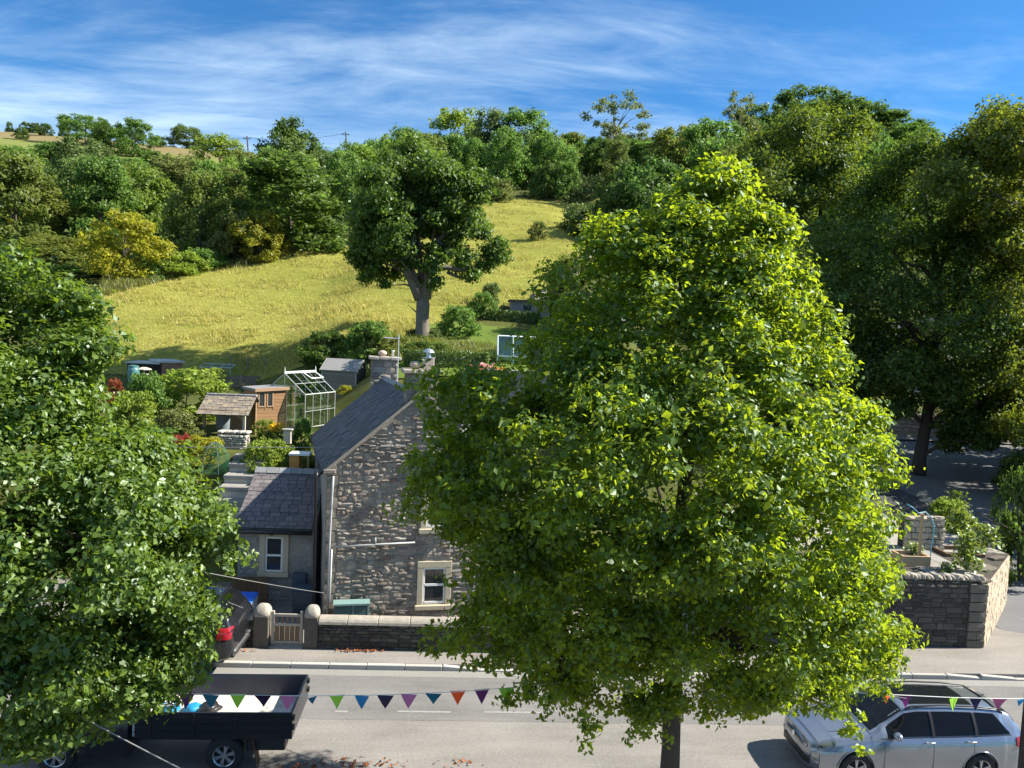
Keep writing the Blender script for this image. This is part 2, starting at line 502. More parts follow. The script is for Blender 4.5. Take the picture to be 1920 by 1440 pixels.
# meadow outline in photo pixels (far/left edge follows the wood)
MEADOW_PX = [(150, 700), (180, 560), (200, 530), (330, 508), (440, 492), (540, 472), (650, 452), (700, 430), (800, 400), (900, 385), (980, 374), (1130, 374), (1180, 400), (1120, 480), (1060, 540), (1000, 560), (900, 585), (830, 600), (770, 640), (560, 690), (480, 722), (330, 716)]
MEADOW_XY = [(lambda g: (g.x, g.y))(G(*q)) for q in MEADOW_PX]
def in_poly(x, y, poly):
    ins = np.zeros(np.shape(x), bool)
    n = len(poly); j = n - 1
    for i in range(n):
        xi, yi = poly[i]; xj, yj = poly[j]
        c = ((yi > y) != (yj > y)) & (x < (xj - xi) * (y - yi) / (yj - yi + 1e-12) + xi)
        ins ^= c; j = i
    return ins
meadow = grid_sheet('meadow', np.arange(-60, 40, 0.8), np.arange(38, 150, 0.8), lambda x, y: terr(x, y) + 0.05, M_meadow(), lambda x, y: in_poly(x, y, MEADOW_XY))
props(meadow, 'sunny golden hay meadow sloping up to the wood', None, None, 'structure')

# tufts of dry grass standing on the meadow
def grass_tufts(name, n, poly, h0, h1, m, blades=4, zoff=0.03, lean=0.35, seed=3, ybias=1.5, hp=1.0):
    rg = np.random.default_rng(seed)
    pa = np.array(poly); lo, hi = pa.min(0), pa.max(0)
    pts = np.zeros((0, 2))
    while len(pts) < n:
        q = np.stack([rg.uniform(lo[0], hi[0], n * 2), lo[1] + (hi[1] - lo[1]) * rg.uniform(0, 1, n * 2) ** ybias], 1)
        pts = np.concatenate([pts, q[in_poly(q[:, 0], q[:, 1], poly)]])
    pts = pts[:n]
    pts = np.repeat(pts, blades, 0) + rg.normal(0, 0.10, (n * blades, 2))
    z = terr(pts[:, 0], pts[:, 1]) + zoff
    patch = .75 + .5 * (np.sin(pts[::blades, 0] * .55 + 1.3 * np.sin(pts[::blades, 1] * .31)) * np.sin(pts[::blades, 1] * .8 + pts[::blades, 0] * .2) > .1)
    h = np.repeat((h0 + (h1 - h0) * rg.uniform(0, 1, n) ** hp) * (patch if hp > 1 else 1), blades) * rg.uniform(0.7, 1.15, n * blades)
    az = np.repeat(rg.normal(2.6, 0.7, n), blades) + rg.normal(0, 0.6, n * blades)
    ln = np.repeat(rg.uniform(0.1, lean * 2, n), blades) * h
    w = h * rg.uniform(0.05, 0.10, n * blades)
    wa = rg.uniform(0, 6.28, n * blades)
    b = np.stack([pts[:, 0], pts[:, 1], z], 1)
    dx = np.stack([np.cos(wa) * w, np.sin(wa) * w, 0 * w], 1)
    tip = b + np.stack([np.cos(az) * ln, np.sin(az) * ln, h], 1)
    V = np.stack([b - dx, b + dx, tip], 1).reshape(-1, 3)
    F = np.arange(len(V)).reshape(-1, 3)
    return link(name, fast_mesh(name, V, F), m)
MG = M_leaf('dry_grass_blades', (0.29, 0.295, 0.06), (0.38, 0.39, 0.075), 0.35, 0.02, 0.42, (1.35, 1.08, 1.5), nscale=.16)
gt = grass_tufts('meadow_grass', 90000, MEADOW_XY, 0.06, 0.30, MG, lean=.8, seed=3, hp=2.2)
props(gt, 'long golden grass tufts covering the sloping meadow', None, None, 'stuff')

# ------------------------------------------------------------------ road, parking strip, pavement
def M_asphalt(name, c, stain=0.25):
    t = NT(name)
    v = t.coord('World')
    fine = t.noise(v, 55, 3, 0.8); mid = t.noise(t.coord('World', (0.25, 1.2, 1)), 1.2, 5, 0.65); big = t.noise(v, 0.5, 5, 0.6)
    grit = t.noise(v, 16, 4, 0.8)
    k = t.math('ADD', t.math('MULTIPLY', grit, 0.35), t.math('ADD', t.math('MULTIPLY', mid, 0.4), t.math('MULTIPLY', big, 0.25)))
    lo = tuple(x * (1 - stain) for x in c); hi = tuple(x * (1 + stain) for x in c)
    col = t.ramp(k, [(0.34, lo), (0.66, hi)])
    sp = t.ramp(fine, [(0.35, (0.78,) * 3), (0.68, (1.3,) * 3)])
    col = t.mix(1.0, col, sp, 'MULTIPLY')
    return t.bsdf(col, 0.88, t.bump(t.math('ADD', fine, grit), 0.35, 0.012), 0, 0.3)
MA_ROAD = M_asphalt('road_asphalt', (0.155, 0.150, 0.145), 0.34)
MA_LAY = M_asphalt('parking_asphalt', (0.188, 0.177, 0.163), 0.34)
MA_PAVE = M_asphalt('pavement_tarmac', (0.20, 0.185, 0.168), 0.3)
MA_SIDE = M_asphalt('side_road_asphalt', (0.13, 0.132, 0.138), 0.2)
KERB_Y = PZ(700, 1256, 0).y
LANE_Y = PZ(900, 1352, 0).y
road = grid_sheet('road', np.array([-80, -40, 0, 40, 80.]), np.array([LANE_Y, KERB_Y]), lambda x, y: 0 * x, MA_ROAD)
props(road, 'grey tarmac village road in full sun', None, None, 'structure')
lay = grid_sheet('parking_strip', np.array([-80, -40, 0, 40, 80.]), np.array([4.0, LANE_Y]), lambda x, y: 0 * x - 0.004, MA_LAY)
props(lay, 'paler tarmac parking strip along the near side of the road', None, None, 'structure')
pave = MB().prism([(-80, KERB_Y + .13), (30, KERB_Y + .13), (34, KERB_Y + .13), (34, 22.0), (14, 22.4), (-80, 22.4)], 'z', -0.3, 0.115).build('pavement', MA_PAVE)
props(pave, 'sunlit tarmac pavement behind the kerb', None, None, 'structure')
# kerb stones
MK = M_stone('kerb_concrete', [(0.33, 0.31, 0.28), (0.42, 0.40, 0.37), (0.38, 0.36, 0.33)], 0.25, None, 6, 0.9, 0.15)
km = MB().bb(-.5, .5, 0, .125, -.2, .12).mesh('kerb_stone', bevel=0.012); km.materials.append(MK)
x = -14.0
drop0 = PZ(872, 1258, 0).x; drop1 = PZ(1690, 1265, 0).x; drop2 = PZ(1838, 1272, 0).x
rk = random.Random(5)
while x < 24:
    w = 0.915
    o = bpy.data.objects.new('kerb_stone', km); COL.objects.link(o); o.parent = pave
    cx = x + w / 2
    z = 0.0
    if drop0 < cx < drop1 - 1: z = -0.085
    if cx > drop2: z = -0.085
    o.location = (cx, KERB_Y + rk.uniform(-.006, .006), z + rk.uniform(-.004, .004)); o.scale = (w - 0.012, 1, 1)
    if abs(cx - drop0) < 0.5: o.rotation_euler = (0, R(4.6), 0); o.location.z = -0.035
    if abs(cx - drop2) < 0.5: o.rotation_euler = (0, R(4.6), 0); o.location.z = -0.035
    x += w
# low-kerb ramped strips so the pavement meets dropped kerbs
MR = M_plain('road_paint', (0.25, 0.245, 0.24), 0.7, 0.3, 14, 0.2)
dash = MB()
for (x0, x1, y) in ((628, 652, 1334), (745, 845, 1334), (908, 1015, 1335)):
    a, b = PZ(x0, y), PZ(x1, y)
    dash.add([(a.x, a.y - .035, .004), (b.x, a.y - .035, .004), (b.x, a.y + .035, .004), (a.x, a.y + .035, .004)], [(0, 1, 2, 3)])
for k in (-2, -1, 5, 6, 7):
    xx = PZ(628, 1334).x + k * 3.2
    yy = PZ(800, 1334).y
    dash.add([(xx, yy - .035, .004), (xx + 1.6, yy - .035, .004), (xx + 1.6, yy + .035, .004), (xx, yy + .035, .004)], [(0, 1, 2, 3)])
dash.build('road_marking', MR, road)
pp = MB(); pp.add([(-80, KERB_Y - .36, .004), (80, KERB_Y - .36, .004), (80, KERB_Y - .02, .004), (-80, KERB_Y - .02, .004)], [(0, 1, 2, 3)])
pp.build('gutter_strip', M_asphalt('gutter_concrete', (0.21, 0.205, 0.19), 0.15), road)

# side road climbing to the right, following the ground
g_ = lambda px, py: (lambda q: (q.x, q.y))(G(px, py))
j0 = PZ(1880, 1180, .05)
side_poly = [(j0.x - .2, j0.y - .3), (j0.x + 3.2, KERB_Y + 1.6), (44, KERB_Y + 1.6), (44, 30), (41, 39), (40, 46.4), (18, 46.4), g_(1600, 880), g_(1718, 935), g_(1845, 1045), g_(1885, 1080)]
sr = poly_sheet('side_road', side_poly, lambda x, y: np.maximum(terr(x, y), -.03) + 0.07, MA_SIDE, 1.0)
props(sr, 'shaded side road curving uphill behind the garden corner', None, None, 'structure')

# ------------------------------------------------------------------ stone and slate kits
def stone_unit(seed, rough=1.0, pillow=0.45):
    rg = random.Random(seed)
    vs = []
    for j in range(3):
        for i in range(3):
            x = (-.48, 0, .48)[i] + rg.uniform(-.06, .06) * rough; z = (-.47, 0, .47)[j] + rg.uniform(-.08, .08) * rough
            d = -1.0 + rg.uniform(0, pillow)
            if i != 1: d += rg.uniform(.1, .5) * rough
            if j != 1: d += rg.uniform(.1, .45) * rough
            vs.append((x, min(d, -.12), z))
    ring = [0, 1, 2, 5, 8, 7, 6, 3]
    for k in ring:
        x, y, z = vs[k]; vs.append((x * 1.03, .5, z * 1.03))
    fs = []
    for j in range(2):
        for i in range(2):
            a = j * 3 + i
            if rg.random() < .5: fs += [(a, a + 1, a + 4), (a, a + 4, a + 3)]
            else: fs += [(a, a + 1, a + 3), (a + 1, a + 4, a + 3)]
    for k in range(8):
        k2 = (k + 1) % 8
        fs.append((ring[k], 9 + k, 9 + k2, ring[k2]))
    return vs, fs
STONE_V = [stone_unit(s, .8, .32) for s in range(14)]
ASH_V = [stone_unit(s + 50, 0.25, 0.12) for s in range(6)]
def unit_mesh(name, vf, m):
    me = bpy.data.meshes.new(name); me.from_pydata(vf[0], [], vf[1])
    me.materials.append(m)
    return me
def lay_courses(rg, u0, u1f, z0, z1f, hr, wr):
    """random rubble courses: yields (u, z, w, h) of each stone's centre and size"""
    out = []; z = z0
    while z < z1f - hr[0] * .5:
        h = min(rg.uniform(*hr), z1f - z)
        u = u0 - rg.uniform(0, wr[0])
        while u < u1f:
            w = rg.uniform(*wr)
            a, b = max(u, u0), min(u + w, u1f)
            if b - a > .05:
                if rg.random() < .18 and h > .12 and b - a < wr[1] * .7:
                    k = rg.uniform(.4, .6)
                    out.append(((a + b) / 2, z + h * k / 2, b - a, h * k)); out.append(((a + b) / 2, z + h * (1 + k) / 2, b - a, h * (1 - k)))
                else:
                    out.append(((a + b) / 2, z + h / 2, b - a, h))
            u += w
        z += h
    return out
def place_stones(parent, stones, m, name='stone', o=(0, 0, 0), rz=0.0, joint=0.018, depth=(.04, .075), kit=STONE_V, limit=300, keyf=None, seed=1, tilt=2.0):
    """stones: (u, z, w, h) on a wall face through o, facing local -Y after a turn of rz"""
    rg = random.Random(seed)
    ms = [unit_mesh(name, k, m) for k in kit]
    if keyf: stones = sorted(stones, key=keyf)
    else: stones = sorted(stones, key=lambda s: -s[2] * s[3])
    c, s_ = math.cos(rz), math.sin(rz)
    rest = MB()
    for i, (u, z, w, h) in enumerate(stones):
        loc = Vector((o[0] + u * c, o[1] + u * s_, o[2] + z))
        k = rg.randrange(len(kit)); d = rg.uniform(*depth)
        flip = rg.choice((0, 0, math.pi)); tl = R(rg.uniform(-tilt, tilt))
        sc = (w - joint, d, h - joint)
        if i < limit:
            ob = bpy.data.objects.new(name, ms[k]); COL.objects.link(ob); ob.parent = parent
            ob.location = loc; ob.scale = sc; ob.rotation_euler = (0, flip + tl, rz)
        else:
            mt = Matrix.Translation(loc) @ Matrix.Rotation(rz, 4, 'Z') @ Matrix.Rotation(flip + tl, 4, 'Y') @ Matrix.Diagonal((*sc, 1))
            rest.add([mt @ Vector(p) for p in kit[k][0]], kit[k][1])
    if rest.v:
        me = bpy.data.meshes.new(name + 's'); me.from_pydata(rest.v, [], rest.f); me.materials.append(m)
        props(link(name + 's', me, None, parent), kind='stuff')

MS_GABLE = M_stone('gable_stone', [(0.20, 0.178, 0.150), (0.31, 0.277, 0.235), (0.39, 0.35, 0.30), (0.25, 0.205, 0.17), (0.35, 0.317, 0.27), (0.25, 0.18, 0.145), (0.45, 0.405, 0.345)], 0.9, None, 6, 0.93, 0.42, 0.5, (0.05, 0.045, 0.04))
MS_MORTAR = M_stone('lime_mortar', [(0.27, 0.243, 0.205), (0.32, 0.29, 0.25)], 0.8, None, 9, 0.95, 0.3)
MS_QUOIN = M_stone('quoin_stone', [(0.20, 0.18, 0.15), (0.27, 0.24, 0.20), (0.23, 0.20, 0.165)], 0.4, None, 4, 0.92, 0.25)
MS_DRESS = M_stone('dressed_sandstone', [(0.47, 0.41, 0.30), (0.43, 0.38, 0.285)], 0.2, None, 5, 0.9, 0.14)
MS_DARK = M_stone('sooty_shaded_wall_stone', [(0.05, 0.044, 0.037), (0.08, 0.07, 0.058), (0.12, 0.105, 0.09), (0.06, 0.053, 0.044), (0.15, 0.135, 0.115)], 0.8, (0.4, (0.06, 0.07, 0.03)), 6, 0.95, 0.4)  # blackened stone, with the shade of the road-facing fronts also in its colour
MS_DARKM = M_stone('dark_joints', [(0.05, 0.045, 0.038), (0.07, 0.062, 0.05)], 0.6, None, 8, 0.95, 0.3)
MS_COPE = M_stone('weathered_coping', [(0.36, 0.325, 0.275), (0.30, 0.27, 0.23), (0.40, 0.36, 0.31)], 0.6, (0.35, (0.12, 0.11, 0.07)), 7, 0.95, 0.35)
MS_SLATE = M_stone('roof_slate', [(0.042, 0.046, 0.060), (0.080, 0.084, 0.10), (0.056, 0.06, 0.073), (0.105, 0.105, 0.118), (0.050, 0.053, 0.065)], 0.3, None, 8, 0.55, 0.25)
MS_SLATE2 = M_stone('extension_slate', [(0.125, 0.112, 0.116), (0.155, 0.138, 0.138), (0.105, 0.096, 0.104), (0.18, 0.158, 0.155)], 0.3, None, 8, 0.7, 0.25)
MS_UNDER = M_plain('roof_underlay', (0.014, 0.014, 0.016), 0.8, 0.2)
MP_WHITE = M_plain('white_frame_paint', (0.72, 0.72, 0.70), 0.45, 0.06, 8, 0.03)
MP_BLACK = M_plain('black_plastic', (0.015, 0.015, 0.017), 0.4, 0.2, 8, 0.03)
MP_GREYP = M_plain('grey_pipe_paint', (0.36, 0.37, 0.38), 0.5, 0.15, 8, 0.05)
MG_WIN = NT('window_glass').bsdf((0.035, 0.04, 0.043), 0.04, None, 0, 0.6, 0.3)
M_BLIND = M_plain('grey_blind', (0.16, 0.165, 0.165), 0.7, 0.08, 3, 0.02)

WY = PZ(700, 1218, .115).y
GY = WY + 1.65
cx0 = P(609, 1040, GY).x                      # near left corner of the gable
GRZ = R(9)                                    # the gable is turned a little from the road
gU = Vector((math.cos(GRZ), math.sin(GRZ))); gV = Vector((-math.sin(GRZ), math.cos(GRZ)))
def gpt(px, py, dv=0.0):
    """photo pixel on a plane dv behind the gable: (u along the gable, world z)"""
    d = ray(px, py); q = Vector((cx0, GY)) + gV * dv - CAM.xy
    t = q.dot(gV) / d.xy.dot(gV)
    p = CAM + d * t
    return (p.xy - Vector((cx0, GY))).dot(gU), p.z
HW = gpt(1001, 1040)[0]                       # gable width
EZ = gpt(606, 878)[1]                         # eaves
AU, AZ_ = gpt(784, 741)                       # apex
farA = P(722, 700.5, GY + 7.4)
_r = farA.xy - Vector((cx0, GY))
RV = Vector((_r.dot(gU) - AU, _r.dot(gV), 0))             # ridge run, skewed plan
house = thing('stone_cottage', 'grey rubble stone cottage, gable end to the road, dark slate roof', 'house', (cx0, GY, 0.1), GRZ)
EZ -= .1; AZ_ -= .1
# walls: sheared box with gables
def sh(u, v, z): return (u + RV.x * v / RV.y, v, z)
L_ = RV.y
wl_ = MB()
pol = [(0, -.3), (HW, -.3), (HW, EZ), (AU, AZ_ - .06), (0, EZ)]
ins = 0.0
vs = [sh(u, 0, z) for u, z in pol] + [sh(u, L_, z) for u, z in pol]
wl_.add(vs, [(0, 1, 2, 3, 4), (9, 8, 7, 6, 5), (0, 4, 9, 5), (1, 6, 7, 2), (4, 3, 8, 9), (3, 2, 7, 8), (0, 5, 6, 1)])
wl_.build('wall', MS_MORTAR, house)
# windows in the gable (photo pixels of the opening)
def gable_uv(px, py):
    u, z = gpt(px, py); return u, z - .1
WINS = []
for (x0, y0, x1, y1) in ((791, 1063, 836, 1132), (799, 913, 842, 989)):
    a = gable_uv(x0, y1); b = gable_uv(x1, y0)
    WINS.append((a[0], b[0], a[1], b[1]))
def in_win(u, z, w, h):
    for (a, b, c, d) in WINS:
        if u + w / 2 > a - .17 and u - w / 2 < b + .17 and z + h / 2 > c - .17 and z - h / 2 < d + .19: return True
    return False
def ztop(u): return EZ + (AZ_ - EZ) * (u / AU if u < AU else (HW - u) / (HW - AU)) - .10
rg = random.Random(21)
st = []
for (u, z, w, h) in lay_courses(rg, .30, HW - .02, 0.0, AZ_, (.07, .165), (.11, .36)):
    u += rg.uniform(-.03, .03); z += rg.uniform(-.03, .03) + .045 * math.sin(u * 2.1 + z * 4); h *= rg.uniform(.75, 1.12); w *= rg.uniform(.88, 1.06)
    if in_win(u, z, w, h):
        for (a, b, c, d) in WINS:      # trim stones that run into a surround
            if z + h / 2 > c - .17 and z - h / 2 < d + .19:
                l, r = u - w / 2, u + w / 2
                if l < a - .17 < r and a - .17 - l > .07: st.append(((l + a - .17) / 2, z, a - .17 - l, h))
                if l < b + .17 < r and r - b - .17 > .07: st.append(((r + b + .17) / 2, z, r - b - .17, h))
        continue
    if z + h / 2 > min(ztop(u - w / 2), ztop(u + w / 2)): 
        if z + h*.2 > min(ztop(u - w *.3), ztop(u + w *.3)): continue
        w *= .7; h *= .7
    st.append((u, z, w, h))
place_stones(house, st, MS_GABLE, 'stone', joint=.010, depth=(.018, .062), limit=300, keyf=lambda s: (s[0] > 3.75, -s[2] * s[3]), seed=3, tilt=4)
# quoins up the left corner
z = 0.0; q = []
i = 0
while z < EZ - .15:
    h = rg.uniform(.24, .34); w = .30 if i % 2 else .26
    q.append((w / 2 + .003, z + h / 2, w, h)); z += h; i += 1
place_stones(house, q, MS_QUOIN, 'quoin', joint=.012, depth=(.045, .055), kit=ASH_V, seed=4, tilt=0)
# window surrounds and sashes
for wi, (a, b, c, d) in enumerate(WINS):
    f = MB()
    f.bb(a - .16, a, -.05, .1, c - .02, d + .003); f.bb(b, b + .16, -.05, .1, c - .02, d + .003); f.bb(a - .165, b + .165, -.054, .1, d + .003, d + .18)
    sur = f.build('window_surround', MS_DRESS, house, bevel=.008)
    MB().bb(a - .21, b + .21, -.13, .1, c - .15, c - .02).build('sill', MS_DRESS, sur, bevel=.012)
    w = MB(); t_ = .055
    w.bb(a + .003, a + t_, -.022, .0, c, d); w.bb(b - t_, b - .003, -.022, .0, c, d); w.bb(a + t_, b - t_, -.022, 0, d - t_, d); w.bb(a + t_, b - t_, -.028, 0, c, c + t_ + .02)
    zm = c + (d - c) * .52
    w.bb(a + t_, b - t_, -.026, -.004, zm - .035, zm + .035)
    fr = w.build('window', MP_WHITE, house, bevel=.006)
    MB().bb(a + .03, b - .03, -.012, -.006, zm + .02, d - .03).build('pane', MG_WIN, fr)
    MB().bb(a + .03, b - .03, -.014, -.008, c + .03, zm - .02).build('pane', MG_WIN, fr)
# roof: left and right slopes of separate slates on a deck
def roof_slates(parent, o, er, eu, Lr, Lu, sw, sh_, m, n_limit=300, seed=5, name='slate', lift=.03, keep=None):
    """er: unit along the courses, eu: unit up the slope"""
    rg = random.Random(seed)
    er = Vector(er).normalized(); eu0 = Vector(eu).normalized()
    nn = er.cross(eu0).normalized()
    if nn.z < 0: nn = -nn
    eu = nn.cross(er).normalized()
    if eu.dot(eu0) < 0: eu = -eu
    B = Matrix((er, eu, nn)).transposed()
    if B.determinant() < 0: B = Matrix((-er, eu, nn)).transposed()
    ms = []
    for k in range(5):
        r2 = random.Random(seed * 10 + k)
        j = lambda a: r2.uniform(-a, a)
        x, y = .5, .5
        vs = [(-x, -y + j(.03), .0), (x, -y + j(.03), .0), (x, y, -.6), (-x, y, -.6), (-x, -y, 1 + j(.3)), (x, -y, 1 + j(.3)), (x, y, .3), (-x, y, .3)]
        vs[4] = (-x, vs[0][1], 1 + j(.3)); vs[5] = (x, vs[1][1], 1 + j(.3))
        me = unit_mesh(name, (vs, [(4, 5, 6, 7), (0, 1, 5, 4), (1, 2, 6, 5), (3, 0, 4, 7), (0, 3, 2, 1), (2, 3, 7, 6)]), m)
        ms.append((me, vs))
    rows = max(1, round(Lu / sh_)); rest = MB(); cnt = 0
    sh_ = Lu / rows
    for r in range(rows):
        off = (r % 2) * sw / 2 + rg.uniform(-.02, .02)
        x = -off
        while x < Lr - .02:
            w = sw * rg.uniform(.86, 1.14)
            a, b = max(0, x), min(Lr, x + w)
            x += w
            if b - a < .04: continue
            if keep and not keep((a + b) / 2, (r + .5) * sh_): continue
            loc = Vector(o) + er * ((a + b) / 2) + eu0 * ((r + .5) * sh_) + nn * (lift + rg.uniform(-.006, .008))
            me, vs = ms[rg.randrange(5)]
            mt = Matrix.Translation(loc) @ (B @ Matrix.Rotation(R(rg.uniform(-1.3, 1.3)), 3, 'Z')).to_4x4() @ Matrix.Diagonal((b - a - .018, sh_ * 1.2, .018, 1))
            if cnt < n_limit:
                ob = bpy.data.objects.new(name, me); COL.objects.link(ob); ob.parent = parent
                ob.matrix_local = mt; cnt += 1
            else:
                rest.add([mt @ Vector(p) for p in vs], me and [(4, 5, 6, 7), (0, 1, 5, 4), (1, 2, 6, 5), (3, 0, 4, 7), (0, 3, 2, 1), (2, 3, 7, 6)])
    if rest.v:
        me = bpy.data.meshes.new(name + 's'); me.from_pydata(rest.v, [], rest.f); me.materials.append(m)
        props(link(name + 's', me, None, parent), kind='stuff')
erd = RV.normalized()
def roof_deck(name, ue, ze, ua, za, par, ov=.14, end=.05):
    s = Vector((ua - ue, 0, za - ze)); ln = s.length; s = s / ln
    e0 = Vector((ue, 0, ze)) - s * ov
    nn = erd.cross(s); nn.normalize()
    if nn.z < 0: nn = -nn
    a = e0 - erd * end; b = e0 + erd * (RV.length + end); c_ = Vector((ua, 0, za)) - erd * end; d = Vector((ua, 0, za)) + erd * (RV.length + end)
    vs = [a, b, d, c_, a + nn * .03, b + nn * .03, d + nn * .03, c_ + nn * .03]
    MB().add(vs, [(0, 1, 2, 3), (7, 6, 5, 4), (0, 4, 5, 1), (1, 5, 6, 2), (2, 6, 7, 3), (3, 7, 4, 0)]).build(name, MS_UNDER, par)
    return e0, s, ln + ov
e0, s_, ln = roof_deck('roof', 0, EZ, AU, AZ_, house)
roofL = house.children[-1]
roof_slates(roofL, e0 - erd * .05, erd, s_, RV.length + .1, ln - .03, .29, .225, MS_SLATE, 330 - 30, 5)
e1, s2, ln2 = roof_deck('roof', HW, EZ, AU, AZ_, house)
roofR = house.children[-1]
roof_slates(roofR, e1 - erd * .05, erd, s2, RV.length + .1, ln2 - .03, .29, .225, MS_SLATE, 0, 6)
# mortar verge strip down both slopes
vm = MB()
for (ue, ua) in ((0, AU), (HW, AU)):
    a = Vector((ue, -.075, EZ)); b = Vector((ua, -.075, AZ_))
    d = (b - a).normalized(); a = a - d * .12
    up = Vector((-d.z, 0, d.x)); up = up if up.z > 0 else -up
    vm.add([a - up * .05, b - up * .05, b + up * .025, a + up * .025, a - up * .05 + Vector((0, .1, 0)), b - up * .05 + Vector((0, .1, 0)), b + up * .025 + Vector((0, .1, 0)), a + up * .025 + Vector((0, .1, 0))], [(0, 1, 2, 3), (7, 6, 5, 4), (3, 2, 6, 7), (0, 4, 5, 1), (0, 3, 7, 4), (1, 5, 6, 2)])
vm.build('verge', MS_MORTAR, house)
# ridge tiles
rt = MB(); rt.add([(-.5, -.13, -.09), (-.5, 0, .03), (-.5, .13, -.09), (.5, -.13, -.09), (.5, 0, .03), (.5, .13, -.09), (-.5, -.10, -.11), (.5, -.10, -.11), (-.5, .1, -.11), (.5, .1, -.11)], [(0, 1, 4, 3), (1, 2, 5, 4), (0, 6, 8, 2, 1), (3, 4, 5, 9, 7), (0, 3, 7, 6), (2, 8, 9, 5)])
rme = rt.mesh('ridge_tile'); rme.materials.append(M_stone('ridge_clay', [(0.20, 0.205, 0.21), (0.26, 0.265, 0.27)], .3, None, 6, .8, .25))
nr = 13
for i in range(nr):
    o = bpy.data.objects.new('ridge_tile', rme); COL.objects.link(o); o.parent = roofL
    p = Vector((AU, 0, AZ_ + .06)) + erd * (RV.length * (i + .5) / nr)
    o.location = p; o.scale = (RV.length / nr - .012, 1, 1); o.rotation_euler = (0, 0, math.atan2(erd.y, erd.x))
# eaves board, gutter and downpipes
ga = Vector((-.16, 0, EZ - .12)); gb = ga + erd * RV.length
MB().tube([ga - erd * .05, gb], .055, 8).build('gutter', MP_BLACK, house, smooth=True)
MB().bb(-.10, .22, -.10, .06, EZ - .13, EZ - .02).build('kneeler', MS_QUOIN, house, bevel=.015)
def pxl(px, py, dy=0.0):
    u, z = gpt(px, py, dy); return (u, dy, z - .1)
MB().tube([pxl(594, 886, -.05), pxl(593, 895, -.06), pxl(588, 1175, -.06)], .045, 8).build('downpipe', MP_BLACK, house, smooth=True)
MB().tube([pxl(625, 893, -.07), pxl(623, 920, -.1), pxl(618, 1010, -.1), pxl(613, 1180, -.1)], .032, 8).build('downpipe', MP_GREYP, house, smooth=True)
MB().tube([pxl(622, 1030, -.11), pxl(618, 1130, -.11)], .022, 6).build('service_pipe', MP_WHITE, house, smooth=True)
MB().tube([pxl(622, 1026, -.1), pxl(690, 1022, -.1), pxl(705, 1021, -.1), pxl(778, 1017, -.1)], .025, 6).build('waste_pipe', MP_GREYP, house, smooth=True)
MB().tube([pxl(704, 1020, -.1), pxl(704, 1008, -.08)], .02, 6).build('waste_pipe', MP_GREYP, house, smooth=True)
# meter cabinets
a = gable_uv(626, 1164); b = gable_uv(691, 1124)
MT = M_plain('teal_cabinet_paint', (0.055, 0.115, 0.12), 0.5, 0.12, 5, 0.05)
cb = props(MB().bb(a[0], b[0], -.42, -.085, .1, b[1] + .1).build('meter_cabinet', MT, None, bevel=.01), 'dark teal two-door cabinet against the foot of the gable', 'cabinet')
cb.location = (cx0, GY, 0); cb.rotation_euler = (0, 0, GRZ)
um = (a[0] + b[0]) / 2 + .04
MTL = M_plain('pale_teal_trim', (0.17, 0.27, 0.26), 0.5, 0.1, 5, 0.05)
f = MB(); f.bb(a[0] - .03, b[0] + .03, -.46, -.08, b[1] + .10, b[1] + .15); f.build('lid', MTL, cb)
f = MB(); f.bb(um - .015, um + .015, -.435, -.42, .1, b[1] + .10); f.bb(b[0] - .04, b[0] + .012, -.435, -.40, .1, b[1] + .1); f.build('trim', MTL, cb)
for (x0, x1) in ((a[0] + .03, um - .03), (um + .03, b[0] - .06)):
    MB().bb(x0, x1, -.43, -.42, .16, b[1] + .06).build('door', MT, cb, bevel=.004)
